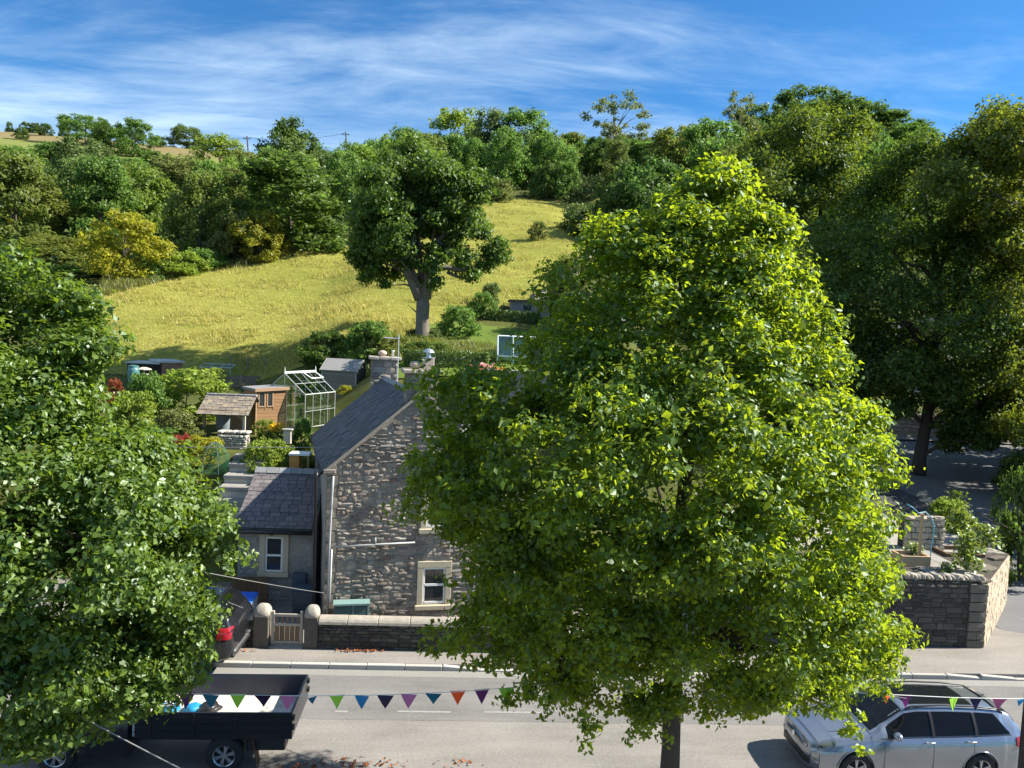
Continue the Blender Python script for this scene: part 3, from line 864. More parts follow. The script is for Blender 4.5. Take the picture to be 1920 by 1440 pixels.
# chimneys
def chimney(base, w, d, z0, z1, pots, yaw, capc, seed, nm_m=MS_GABLE):
    ch = bpy.data.objects.new('chimney', None); COL.objects.link(ch); ch.parent = house
    ch.location = base; ch.rotation_euler = (0, 0, yaw)
    MB().bb(-w / 2 + .03, w / 2 - .03, -d / 2 + .03, d / 2 - .03, z0, z1).build('stack', MS_MORTAR, ch)
    rg = random.Random(seed)
    me = [unit_mesh('stone', k, nm_m) for k in STONE_V[:5]]
    z = z0
    r = MB()
    while z < z1 - .05:
        h = min(rg.uniform(.16, .24), z1 - z)
        for (face, wid, off) in ((0, w, d / 2), (math.pi / 2, d, w / 2), (-math.pi / 2, d, w / 2), (math.pi, w, d / 2)):
            u = -wid / 2
            while u < wid / 2 - .05:
                ww = min(rg.uniform(.25, .5), wid / 2 - u)
                mt = Matrix.Rotation(face, 4, 'Z') @ Matrix.Translation((u + ww / 2, -off + .03, z + h / 2)) @ Matrix.Diagonal((ww - .014, .05, h - .014, 1))
                k = rg.randrange(5)
                r.add([mt @ Vector(p) for p in STONE_V[k][0]], STONE_V[k][1])
                u += ww
        z += h
    me_ = bpy.data.meshes.new('stone'); me_.from_pydata(r.v, [], r.f); me_.materials.append(nm_m)
    link('stonework', me_, None, ch)
    c = MB()
    n = 3
    for k in range(n):
        xw = (w + .22) / n
        c.box((-w / 2 - .11 + xw * (k + .5), rg.uniform(-.015, .015), z1 + .06 + rg.uniform(-.012, .012)), (xw - .006, d + .2, .11), R(rg.uniform(-1, 1)), 0, R(rg.uniform(-1.5, 1.5)))
    c.build('cap_stone', capc, ch, bevel=.02)
    for (kind, x) in pots:
        if kind == 'square':
            MB().bb(x - .15, x + .15, -.15, .15, z1 + .115, z1 + .44).build('chimney_pot', M_stone('pale_brick_pot', [(0.50, 0.40, 0.33), (0.55, 0.45, 0.38)], .3, None, 12, .9, .2), ch, bevel=.012)
            k = MB(); k.tube([(x, 0, z1 + .44), (x, 0, z1 + .60)], .07, 10); k.lathe([(.17, .60), (.16, .615), (.10, .68), (.02, .71)], 14, (x, 0, z1)); k.lathe([(.20, .44), (.20, .46)], 12, (x, 0, z1))
            k.build('cowl', M_plain('steel_cowl', (0.42, 0.47, 0.52), 0.35, 0.1, 6, 0.02, 0.7), ch, smooth=False)
        elif kind == 'round':
            MB().lathe([(.10, .11), (.12, .16), (.15, .18), (.17, .23), (.15, .28), (.09, .32), (.02, .34)], 12, (x, 0, z1)).build('chimney_pot', M_plain('pale_terracotta', (0.44, 0.33, 0.26), 0.85, 0.2), ch, smooth=True)
        elif kind == 'thin':
            MB().lathe([(.045, .1), (.04, .3), (.055, .31), (.05, .35)], 8, (x, 0, z1)).build('chimney_pot', MP_WHITE, ch, smooth=True)
    return ch
c1p = Vector(pxl(790, 700, .45))
ch1 = chimney(Vector((c1p.x, .47, 0)), .88, .8, AZ_ - 1.0, c1p.z, (('round', -.17), ('square', .19)), 0, MS_COPE, 41)
fY = RV.y + .35
c2u, c2z = gpt(721, 674, fY)
ch2 = chimney(Vector((c2u, fY, 0)), .95, .7, AZ_ - 1.2, c2z - .1, (('round', -.08), ('thin', .3)), 0, MS_COPE, 42)
# TV aerial strapped to the rear chimney
ax = P(745, 720, GY + fY - .4)
at = thing('tv_aerial', 'white TV aerial on a pole strapped to the rear chimney', 'aerial', (ax.x, ax.y, ax.z))
MAL = M_plain('aerial_aluminium', (0.62, 0.63, 0.64), 0.4, 0.08, 8, 0.02, 0.5)
hp = P(744, 627, ax.y).z - ax.z
MB().tube([(0, 0, -.1), (0, 0, hp)], .018, 6).build('mast', MAL, at)
bmx = P(722, 633, ax.y); bz = bmx.z - ax.z; bx = bmx.x - ax.x
MB().tube([(bx - .02, 0, bz), (.03, 0, bz - .02)], .022, 6).build('boom', MAL, at)
for k in range(9):
    t_ = k / 8
    MB().tube([(bx * (1 - t_), -.16, bz), (bx * (1 - t_), .16, bz)], .008, 5).build('rod', MAL, at)
# skylight / dish seen through the lime leaves
dz = P(875, 808, GY + .35)
sd = thing('satellite_dish', 'small pale satellite dish on the gable half hidden by leaves', 'dish', (dz.x, dz.y, dz.z))
MB().lathe([(.02, -.05), (.14, -.02), (.21, .03), (.215, .032), (.14, -.008), (.02, -.03)], 16, (0, 0, 0)).build('reflector', MP_GREYP, sd, smooth=True)
sd.rotation_euler = (R(60), 0, R(15))
MB().tube([(0, 0, -.04), (0, .0, -.3)], .02, 6).build('bracket', MP_BLACK, sd)
MB().tube([(0, -.15, 0), (0, -.1, .22)], .01, 5).build('arm', MP_BLACK, sd)

# ------------------------------------------------------------------ low extension left of the cottage
EYF, EYR = GY + 1.4, GY + 3.5
ex0 = P(447, 1000, EYF).x; ex1 = P(589, 1000, EYF).x
ez = P(520, 988, EYF - .15).z; er_ = P(515, 884, EYR).z
ext = thing('slate_roofed_extension', 'low stone extension with purple-grey slate roof, left of the cottage', 'extension', (ex0, EYF, .1))
W_ = ex1 - ex0; D_ = EYR - EYF
ez -= .1; er_ -= .1
b = MB(); pol = [(0, -.2), (2 * D_, -.2), (2 * D_, ez), (D_, er_ - .08), (0, ez)]
b.prism(pol, 'x', 0, W_)
MS_EXT = M_stone('extension_stone', [(0.20, 0.20, 0.195), (0.27, 0.265, 0.25), (0.24, 0.235, 0.225), (0.30, 0.29, 0.275)], .7, None, 6, .93, .3)
b.build('wall', MS_MORTAR, ext)
wa = P(497, 1071, EYF); wb = P(531, 1007, EYF)
wu0, wu1, wz0, wz1 = wa.x - ex0, wb.x - ex0, wa.z - .1, wb.z - .1
st = []
for (u, z, w, h) in lay_courses(random.Random(8), .0, W_ - .02, 0, ez - .12, (.12, .2), (.22, .5)):
    if u + w / 2 > wu0 - .2 and u - w / 2 < wu1 + .2 and z + h / 2 > wz0 - .15 and z - h / 2 < wz1 + .2: continue
    st.append((u, z, w, h))
place_stones(ext, st, MS_EXT, 'stone', joint=.012, depth=(.02, .04), seed=9, limit=150)
f = MB(); f.bb(wu0 - .17, wu0, -.045, .05, wz0 - .01, wz1 + .17); f.bb(wu1, wu1 + .17, -.045, .05, wz0 - .01, wz1 + .17); f.bb(wu0 + .001, wu1 - .001, -.042, .05, wz1, wz1 + .168)
sur = f.build('window_surround', MS_DRESS, ext, bevel=.008)
MB().bb(wu0 - .2, wu1 + .2, -.11, .05, wz0 - .14, wz0 - .011).build('sill', MS_DRESS, sur, bevel=.01)
w = MB(); t_ = .05
w.bb(wu0, wu0 + t_, -.02, 0, wz0, wz1); w.bb(wu1 - t_, wu1, -.02, 0, wz0, wz1); w.bb(wu0 + t_, wu1 - t_, -.02, 0, wz1 - t_, wz1); w.bb(wu0 + t_, wu1 - t_, -.025, 0, wz0, wz0 + t_)
zm = (wz0 + wz1) / 2 - .03; w.bb(wu0 + t_, wu1 - t_, -.024, 0, zm - .03, zm + .03)
fr = w.build('window', MP_WHITE, ext, bevel=.005)
MB().bb(wu0 + .03, wu1 - .03, -.011, -.006, zm + .02, wz1 - .03).build('pane', MG_WIN, fr)
MB().bb(wu0 + .03, wu1 - .03, -.013, -.008, wz0 + .03, zm - .02).build('pane', MG_WIN, fr)
MB().bb(wu0 + .12, wu0 + .22, -.06, .0, wz1 + .05, wz1 + .22).build('lantern', MP_BLACK, ext, bevel=.01)
sl_ = Vector((0, D_, er_ - ez)); lsl = sl_.length; sl_.normalize()
o0 = Vector((-.10, 0, ez)) - sl_ * .2
dk = MB(); nn = Vector((0, -sl_.z, sl_.y))
a, bb_, c_, d_ = o0, o0 + Vector((W_ + .06, 0, 0)), Vector((W_ - .04, D_, er_)), Vector((-.10, D_, er_))
dk.add([a, bb_, c_, d_, a + nn * .03, bb_ + nn * .03, c_ + nn * .03, d_ + nn * .03], [(0, 1, 2, 3), (7, 6, 5, 4), (0, 4, 5, 1), (1, 5, 6, 2), (2, 6, 7, 3), (3, 7, 4, 0)])
rf = dk.build('roof', MS_UNDER, ext)
roof_slates(rf, o0, (1, 0, 0), sl_, W_ + .06, lsl + .2 - .06, .27, .185, MS_SLATE2, 300, 12)
dk = MB(); a, bb_, c_, d_ = Vector((-.1, D_, er_)), Vector((W_ - .04, D_, er_)), Vector((W_ - .04, 2 * D_ + .1, ez - .05)), Vector((-.1, 2 * D_ + .1, ez - .05))
dk.add([a, bb_, c_, d_, a + Vector((0, 0, .04)), bb_ + Vector((0, 0, .04)), c_ + Vector((0, 0, .04)), d_ + Vector((0, 0, .04))], [(0, 3, 2, 1), (4, 5, 6, 7), (0, 4, 7, 3), (1, 2, 6, 5), (2, 3, 7, 6), (0, 1, 5, 4)])
dk.build('roof', MS_SLATE, ext)
n = 6
for i in range(n):
    o = bpy.data.objects.new('ridge_tile', rme); COL.objects.link(o); o.parent = rf
    o.location = (-.1 + (W_ + .06) * (i + .5) / n, D_ - .02, er_ + .1); o.scale = ((W_ + .06) / n - .016, 1.25, 1.25)
MB().tube([(-.12, -.25, ez - .14), (W_ - .02, -.25, ez - .14)], .06, 8).build('gutter', MP_BLACK, ext, smooth=True)
MB().bb(-.1, W_ - .02, -.2, -.17, ez - .16, ez - .03).build('fascia', MP_BLACK, ext)
# wall box and bin in the shaded yard
p = P(562, 1087, EYF - .1)
bx = thing('wall_box', 'dark blue-grey box fixed to the shaded extension wall beside its window', 'box', (p.x, EYF - .06, p.z - .22))
MB().bb(-.2, .2, -.14, 0, 0, .44).build('case', M_plain('blue_grey_box', (0.05, 0.07, 0.10), .5), bx, bevel=.012)
MB().bb(-.18, .18, -.15, -.14, .03, .41).build('front_panel', M_plain('blue_grey_panel', (0.06, 0.085, 0.115), .5), bx, bevel=.006)
def wheelie(name, label, x, y, w, d, h, body, lid, cat='bin', rz=0):
    t = thing(name, label, cat, (x, y, .1), rz)
    MB().add([(-w * .42, -d * .42, .06), (w * .42, -d * .42, .06), (w * .42, d * .42, .06), (-w * .42, d * .42, .06), (-w / 2, -d / 2, h * .9), (w / 2, -d / 2, h * .9), (w / 2, d / 2, h * .9), (-w / 2, d / 2, h * .9)], [(0, 3, 2, 1), (4, 5, 6, 7), (0, 1, 5, 4), (1, 2, 6, 5), (2, 3, 7, 6), (3, 0, 4, 7)]).build('body', body, t, bevel=.02)
    MB().add([(-w * .53, -d * .56, h * .9), (w * .53, -d * .56, h * .9), (w * .53, d * .53, h * .93), (-w * .53, d * .53, h * .93), (-w * .5, -d * .5, h * .95), (w * .5, -d * .5, h * .95), (w * .48, d * .45, h), (-w * .48, d * .45, h)], [(0, 3, 2, 1), (4, 5, 6, 7), (0, 1, 5, 4), (1, 2, 6, 5), (2, 3, 7, 6), (3, 0, 4, 7)]).build('lid', lid, t, bevel=.015)
    for s in (-1, 1):
        MB().tube([(s * w * .46, d * .4, .1), (s * w * .36, d * .4, .1)], .1, 12).build('wheel', MP_BLACK, t)
    MB().tube([(-w * .4, d * .58, h * .9), (w * .4, d * .58, h * .9)], .02, 6).build('handle', MP_BLACK, t)
    return t
p = P(568, 1150, EYF - .6)
MBINB = M_plain('slate_blue_bin', (0.05, 0.075, 0.10), .5, .1, 5, .03)
wheelie('storage_bin', 'slate-blue bin in deep shade behind the wooden gate', p.x, EYF - .55, .62, .5, .78, MBINB, MBINB)
p = P(457, 1131, GY + .1)
MBLUE = M_plain('bright_blue_plastic', (0.02, 0.14, 0.62), .4, .1, 5, .03)
MPALE = M_plain('pale_grey_plastic', (0.45, 0.47, 0.50), .45, .1, 5, .03)
t = wheelie('blue_lidded_bin', 'grey bin with a bright blue lid beside the parked dark car', p.x, GY + .1, .62, .7, p.z + .12, MPALE, MBLUE)
# tall board gate closing the yard
ga0 = P(432, 1175, (GY + 1.0)).x; ga1 = P(500, 1175, (GY + 1.0)).x
gz = P(470, 1078, (GY + 1.0)).z
MW_DK = M_wood('dark_brown_boards', (0.13, 0.08, 0.045))
tg = thing('board_gate', 'tall brown board gate closing the yard, behind the blue-lidded bin', 'gate', (ga0, (GY + 1.0), .1))
nb = 7
bw = (ga1 - ga0) / nb
bme = MB().bb(-.5, .5, -.012, .012, 0, 1).mesh('board'); bme.materials.append(MW_DK)
for i in range(nb):
    o = bpy.data.objects.new('board', bme); COL.objects.link(o); o.parent = tg
    o.location = (bw * (i + .5), random.uniform(-.003, .003), .05); o.scale = (bw - .012, 1, gz - .2 + random.uniform(-.015, .015))
for zz in (.35, gz - .45): MB().bb(0, ga1 - ga0, .013, .05, zz, zz + .1).build('rail', MW_DK, tg)

# ------------------------------------------------------------------ roadside wall, pillars, wooden gate
def garden_wall(name, label, xa, xb, ztop_, depth=.34, stones_m=MS_DARK, seed=31, hr=(.07, .13), wr=(.13, .34), cope=True):
    t = thing(name, label, 'wall', (xa, WY, .115))
    w = xb - xa; h = ztop_ - .115 - .17
    MB().bb(0.001, w - .001, .02, depth, -.2, h).build('core', MS_DARKM, t)
    place_stones(t, lay_courses(random.Random(seed), 0, w, 0, h - .01, hr, wr), stones_m, 'stone', (0, .03, 0), 0, .012, (.05, .085), limit=290, seed=seed)
    if cope:
        x = 0; rg = random.Random(seed + 1)
        while x < w - .05:
            c = min(rg.uniform(.7, 1.05), w - x)
            if w - x - c < .3: c = w - x
            n = 9
            prof = [(depth / 2 + (depth / 2 + .05) * math.cos(math.pi * k / n + 0) * 1.0, h + .005 + .17 * math.sin(math.pi * k / n) ** .8) for k in range(n + 1)]
            m = MB(); m.prism(prof, 'x', x + .005, x + c - .006)
            m.build('coping_stone', MS_COPE, t, bevel=.012)
            x += c
    return t
xl0 = P(596, 1200, WY).x; xl1 = P(1010, 1200, WY).x
zc = P(680, 1160, WY).z
garden_wall('roadside_wall', 'low dark rubble wall with rounded coping stones, right of the gate pillars', xl0, xl1, zc)
xp0 = P(449, 1200, WY).x; xp1 = P(474, 1200, WY).x
garden_wall('roadside_wall', 'short stub of low dark rubble wall between pillar and parked dark car', P(300, 1200, WY).x, xp1, P(460, 1150, WY).z, seed=37)
def pillar(label, xa, xb, zt):
    w = xb - xa
    t = thing('gate_pillar', label, 'pillar', (xa, WY - .03, .115), group='gate pillars by the road')
    MB().bb(0, w, 0, w, -.2, zt - .115 - .2).build('shaft', M_stone('pillar_stone', [(0.10, 0.088, 0.073), (0.125, 0.11, 0.09)], .6, None, 5, .95, .35), t, bevel=.015)
    cap = MB(); n = 7
    zb = zt - .115 - .2
    ring = []
    prof = [(1.08, 0), (1.14, .05), (1.1, .12), (.92, .20), (.62, .26), (.3, .285)]
    vs = []; fs = []; K = 16
    for (s, z) in prof:
        for k in range(K):
            a = 2 * math.pi * k / K
            c, si = math.cos(a), math.sin(a)
            m = max(abs(c), abs(si)); q = 0.55
            rr = (1 - q) + q / m
            vs.append((w / 2 + c * rr * s * w / 2, w / 2 + si * rr * s * w / 2, zb + z))
    for i in range(len(prof) - 1):
        for k in range(K): fs.append((i * K + k, i * K + (k + 1) % K, (i + 1) * K + (k + 1) % K, (i + 1) * K + k))
    fs.append(tuple((len(prof) - 1) * K + k for k in range(K))); fs.append(tuple(range(K - 1, -1, -1)))
    cap.add(vs, fs); cap.build('cap', MS_COPE, t, smooth=True)
pillar('rounded-top gate pillar left of the wooden gate', xp1 + .01, P(503, 1200, WY).x, P(490, 1142, WY).z)
pillar('rounded-top gate pillar right of the wooden gate', P(570, 1200, WY).x, xl0 - .01, P(583, 1144, WY).z)
gx0, gx1 = P(504, 1200, WY).x + .03, P(568, 1200, WY).x - .03
gz1 = P(540, 1152, WY + .1).z - .115
MW_G = M_wood('gate_timber', (0.20, 0.135, 0.085)); MW_GL = M_wood('grey_gate_timber', (0.38, 0.34, 0.28), .2, 'X')
g = thing('wooden_gate', 'low weathered wooden gate between the two stone pillars', 'gate', (gx0, WY + .12, .115))
gw = gx1 - gx0
for xx in (.035, gw - .035): MB().bb(xx - .035, xx + .035, -.035, .035, .06, gz1 + .08).build('post', MW_GL, g, bevel=.006)
for zz, hh in ((gz1 - .06, .07), (gz1 - .30, .06), (.09, .05)): MB().bb(.07, gw - .07, -.03, .02, zz, zz + hh).build('rail', MW_GL, g, bevel=.005)
n = 5
for i in range(n):
    x0 = .075 + (gw - .15) * i / n
    MB().bb(x0 + .005, x0 + (gw - .15) / n - .005, -.018, .004, .14, gz1 - .30).build('board', MW_G, g)
    xm = x0 + (gw - .15) / n / 2
    MB().bb(xm - .022, xm + .022, -.012, .004, gz1 - .241, gz1 - .061).build('spindle', MW_G, g)
# sill stone below the gate
MB().bb(gx0 - .03, gx1 + .03, WY - .05, WY + .3, .05, .135).build('gate_step', MS_COPE, None, bevel=.01)
props(bpy.data.objects['gate_step'], 'pale stone step under the wooden gate', 'step')
yard = MB().bb(-22, 9, WY + .36, EYR - .1, -.2, .10).build('yard', M_asphalt('yard_paving', (0.15, 0.14, 0.125), .25), None)
props(yard, 'paved yard between the roadside wall and the cottage', None, None, 'structure')

# ------------------------------------------------------------------ garden retaining wall and pier on the right
RWY = P(1750, 1213, 1).y
rb = PZ(1750, 1213, .115); RWY = rb.y
rx1 = P(1842, 1214, RWY).x; rzt = P(1780, 1092, RWY).z
rx0 = rx1 - 6.5
t = thing('retaining_wall', 'tall blackened stone retaining wall holding up the corner garden', 'wall', (rx0, RWY, .115))
h = rzt - .115; wv = rx1 - rx0
rend = Vector((P(1884, 1140, RWY + 3.2).x - rx1, 3.2, 0))        # direction of the sunlit end face
xe = rend.x
pl = [(0, .02), (wv - .02, .02), (wv + xe - .02, 3.2), (0, 3.2)]
MB().prism(pl, 'z', -.2, h - .005).build('core', MS_DARKM, t)
pw = P(1815, 1150, RWY).x - rx0
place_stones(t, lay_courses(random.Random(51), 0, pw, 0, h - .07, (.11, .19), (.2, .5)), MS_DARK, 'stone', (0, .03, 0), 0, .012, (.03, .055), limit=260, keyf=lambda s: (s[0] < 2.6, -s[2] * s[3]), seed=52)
st = []
z = 0; i = 0
while z < h - .05:
    hh = min(random.uniform(.22, .30), h - .02 - z)
    if i % 2: st += [((pw + wv) / 2 - .1, z + hh / 2, (wv - pw) * .55, hh), (wv - (wv - pw) * .24, z + hh / 2, (wv - pw) * .43, hh)]
    else: st.append(((pw + wv) / 2, z + hh / 2, wv - pw, hh))
    z += hh; i += 1
MS_PIER = M_stone('pier_block', [(0.13, 0.11, 0.088), (0.17, 0.147, 0.117), (0.11, 0.096, 0.08)], .5, None, 6, .93, .3)
place_stones(t, st, MS_PIER, 'quoin', (0, .03, 0), 0, .012, (.07, .09), kit=ASH_V, seed=53, tilt=.5)
MS_END = M_stone('sun_tinted_wall_block', [(0.42, 0.35, 0.26), (0.48, 0.41, 0.31), (0.36, 0.30, 0.23), (0.45, 0.37, 0.27)], .6, None, 6, .93, .3)  # end face painted paler than the front for its sunlight; loose rubble shares it
el = rend.length; ea = math.atan2(rend.y, rend.x)
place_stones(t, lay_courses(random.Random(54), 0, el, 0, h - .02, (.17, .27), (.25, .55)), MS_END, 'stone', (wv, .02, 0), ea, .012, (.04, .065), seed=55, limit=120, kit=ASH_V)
# upright cobble coping
rgc = random.Random(60)
x = 0.0
me = [unit_mesh('coping_stone', stone_unit(80 + k, 1.2, .3), MS_COPE) for k in range(6)]
while x < wv - .02:
    w = rgc.uniform(.08, .15)
    o = bpy.data.objects.new('coping_stone', me[rgc.randrange(6)]); COL.objects.link(o); o.parent = t
    o.location = (x + w / 2, .22, h + .07); o.scale = (w * .98, .24, rgc.uniform(.17, .24)); o.rotation_euler = (R(rgc.uniform(-4, 4)), R(rgc.uniform(-9, 9)), 0)
    x += w
rterr = MB().prism([(rx0 + .0, RWY + .3), (rx1 - .03, RWY + .3), (rx1 + xe - .05, RWY + 3.18), (rx1 + xe - .2, RWY + 5.5), (rx1 + xe - 1.6, RWY + 8.5), (rx0 + 1.5, RWY + 8.5)], 'z', .2, rzt - .02).build('garden_terrace', M_plain('pale_gravel_terrace', (0.26, 0.245, 0.22), .95, .25, 4, .4), None)
props(rterr, 'paved terrace of the corner garden above the retaining wall', None, None, 'structure')
TZ = rzt - .02

# ------------------------------------------------------------------ foliage kit
def leaf_arrays(C, Nrm, L, rg, asp=0.62, droop=0.35, fold=0.25):
    """one folded leaf (two triangles) at each centre C with blade normal Nrm and length L"""
    n = len(C)
    Nrm = Nrm / (np.linalg.norm(Nrm, axis=1, keepdims=True) + 1e-9)
    a = rg.normal(0, 1, (n, 3)); a[:, 2] -= droop * 2
    a -= Nrm * (a * Nrm).sum(1, keepdims=True)
    a /= np.linalg.norm(a, axis=1, keepdims=True) + 1e-9
    s = np.cross(Nrm, a)
    L = L[:, None]
    b = C - a * L * .5; t = C + a * L * .5
    w = L * asp * .5 * rg.uniform(.75, 1.3, (n, 1))
    m = C - a * L * rg.uniform(.0, .2, (n, 1))
    fl = fold * rg.uniform(-.6, 2.4, (n, 1))
    l = m + s * w * rg.uniform(.8, 1.15, (n, 1)) + Nrm * w * fl; r = m - s * w - a * L * rg.uniform(-.06, .06, (n, 1)) + Nrm * w * fl
    t = t - Nrm * L * rg.uniform(-.05, .22, (n, 1))
    V = np.stack([b, r, t, l], 1).reshape(-1, 3)
    k = np.arange(n)[:, None] * 4
    F = np.concatenate([k + np.array([[0, 1, 2]]), k + np.array([[0, 2, 3]])], 1).reshape(-1, 3)
    return V, F
def cloud(centres, radii, n, rg, origin, shell=0.45, up=0.5, jitter=0.6, size=0.1, size_var=0.36, flat=0.8):
    """n leaves spread over clumps; leaves turn outwards and to the light"""
    centres = np.asarray(centres, float); radii = np.asarray(radii, float)
    wgt = radii ** 2; wgt = wgt / wgt.sum()
    idx = rg.choice(len(centres), n, p=wgt)
    d = rg.normal(0, 1, (n, 3)); d /= np.linalg.norm(d, axis=1, keepdims=True)
    d[:, 2] = np.where(d[:, 2] < -.2, d[:, 2] * .7, d[:, 2])
    rho = shell + (1 - shell) * rg.uniform(0, 1, n) ** .6
    rho *= 1 + rg.normal(0, .12, n)
    C = centres[idx] + d * (radii[idx] * rho)[:, None] * np.array([1, 1, flat])
    out = C - np.asarray(origin)
    out /= np.linalg.norm(out, axis=1, keepdims=True) + 1e-9
    N = d * .6 + out * .35 + np.array([0, 0, up]) + rg.normal(0, jitter, (n, 3))
    L = size * (1 + rg.normal(0, size_var, n)).clip(.45, 1.8)
    return C, N, L
MB_BARK = M_stone('tree_bark', [(0.06, 0.05, 0.04), (0.085, 0.07, 0.055)], .9, (0.3, (0.05, 0.055, 0.03)), 7, .95, .4)
MB_BARK2 = M_stone('pale_bark', [(0.17, 0.145, 0.12), (0.20, 0.17, 0.14)], 1.0, (0.35, (0.08, 0.085, 0.05)), 5, .95, .4)

def limb_path(a, b, rg, sag=0.12, n=6):
    a = Vector(a); b = Vector(b); ln = (b - a).length
    pts = []
    for i in range(n):
        t = i / (n - 1)
        p = a.lerp(b, t)
        p.z += math.sin(t * math.pi) * ln * sag * (1 if b.z > a.z else .4)
        p += Vector((rg.uniform(-1, 1), rg.uniform(-1, 1), rg.uniform(-.6, .6))) * ln * .035 * (0 < i < n - 1)
        pts.append(p)
    return pts
def hero_tree(name, label, base, trunk, trunk_r, lobes, lobe_r, leaf, nleaf, mat, bark=None, cat='tree', limbs=26, seed=1, limb_r=.10, group=None, sub=0, subr=.4, extra_limbs=(), asp=.62, lowest=-9, reach=.8, **kw):
    """trunk: world points; lobes: world centres of leaf clumps"""
    bark = bark or MB_BARK
    rg = np.random.default_rng(seed); rr = random.Random(seed)
    t = thing(name, label, cat, base, 0, group)
    b = Vector(base)
    tr = MB()
    tp = [Vector(p) - b for p in trunk]
    tr.tube(tp, trunk_r, 12)
    # root flare
    link('trunk', tr.mesh('trunk', True), bark, t)
    lb = MB()
    L = [Vector(p) - b for p in lobes]
    order = list(range(len(L))); rr.shuffle(order)
    for k in order[:limbs]:
        q = L[k]
        if q.z < lowest: continue
        best = min(range(1, len(tp)), key=lambda i: (tp[i] - q).length + max(0, tp[i].z - q.z + .3) * 2.5)
        s = tp[best]
        r0 = min(limb_r, trunk_r[best] * .6) if hasattr(trunk_r, '__len__') else limb_r
        q = s.lerp(q, reach)
        pts = limb_path(s, q, rr)
        lb.tube(pts, [r0 * (1 - i / (len(pts) - .4)) + .008 for i in range(len(pts))], 5, False)
    for (pts, rs) in extra_limbs:
        lb.tube([Vector(p) - b for p in pts], rs, 8)
    if lb.v: link('limbs', lb.mesh('limbs', True), bark, t)
    C = np.array([tuple(p) for p in L]); Rr = np.asarray(lobe_r, float)
    if sub:      # break each lobe into smaller clumps
        idx = rg.integers(0, len(C), sub)
        d = rg.normal(0, 1, (sub, 3)); d /= np.linalg.norm(d, axis=1, keepdims=True)
        C2 = C[idx] + d * (Rr[idx] * rg.uniform(.35, 1.0, sub))[:, None] * np.array([1, 1, .85])
        C, Rr = C2, np.minimum(Rr[idx] * .8, subr * rg.uniform(.6, 1.35, sub))
    Cl, N, S = cloud(C, Rr, nleaf, rg, C.mean(0), size=leaf, **kw)
    V, F = leaf_arrays(Cl, N, S, rg, asp)
    link('crown', fast_mesh('crown', V, F), mat, t)
    return t
def noise_gate(p, s, thr, off=0.0):
    return mnoise.noise(Vector((p[0] * s + off, p[1] * s, p[2] * s))) > thr
def profile_lobes(rows, Y0, n, rg, depth=.9, off=0.0, gate=(.75, -.18), rmin=.55, r=(.28, .5), back=1.0, low=None, nb=64, pull=.30):
    """rows: (photo y, left px, right px) of a crown whose axis stands at distance Y0"""
    zz = []; LL = []; RRR = []
    for (py, l, r_) in rows:
        a, b = P(l, py, Y0), P(r_, py, Y0)
        zz.append((a.z + b.z) / 2); LL.append(a.x); RRR.append(b.x)
    o = np.argsort(zz); zz = np.array(zz)[o]; LL = np.array(LL)[o]; RRR = np.array(RRR)[o]
    pts = []; rad = []
    bough = []
    w = np.interp(np.linspace(zz[0], zz[-1], 200), zz, RRR - LL); cw = np.cumsum(w); cw /= cw[-1]
    tries = 0
    while len(pts) < n and tries < n * 60:
        tries += 1
        z = np.interp(rg.uniform(), cw, np.linspace(zz[0], zz[-1], 200))
        l, r_ = np.interp(z, zz, LL), np.interp(z, zz, RRR)
        th = rg.uniform(0, 2 * math.pi)
        if math.sin(th) > .3 and rg.uniform() > back: continue
        rho = rmin + (1 - rmin) * rg.uniform() ** .5
        q = rg.uniform(*r)
        a = max(.15, (r_ - l) / 2 - q * .55)
        lump = 1 + .10 * math.sin(3 * th + z * 1.7 + off) + .06 * math.sin(7 * th - z * 2.3)
        _n = mnoise.noise(Vector((math.cos(th) * 2.1 + off, math.sin(th) * 2.1, z * .8))) + .6 * mnoise.noise(Vector((math.cos(th) * 5 + off, math.sin(th) * 5, z * 1.5 + 7)))
        lump = min(lump, 1.0) * (.95 + .36 * _n)
        lump = min(lump, 1.10)
        dfac = depth * (1.0 if low is None else float(np.interp(z, [low[0], low[1]], [.35, 1.0])))
        p = ((l + r_) / 2 + a * rho * lump * math.cos(th), Y0 + a * dfac * rho * lump * math.sin(th), z)
        if rho > .7 and len(bough) < nb and all((p[0] - b[0]) ** 2 + (p[1] - b[1]) ** 2 + (p[2] - b[2]) ** 2 > .9 for b in bough): bough.append(p)
        if not noise_gate(p, gate[0], gate[1], off): continue
        if len(bough) > 8:
            b = min(bough, key=lambda b: (p[0] - b[0]) ** 2 + (p[1] - b[1]) ** 2 + (p[2] - b[2]) ** 2)
            p = tuple(u + pull * (v - u) for u, v in zip(p, b))
        pts.append(p); rad.append(q)
    return pts, rad

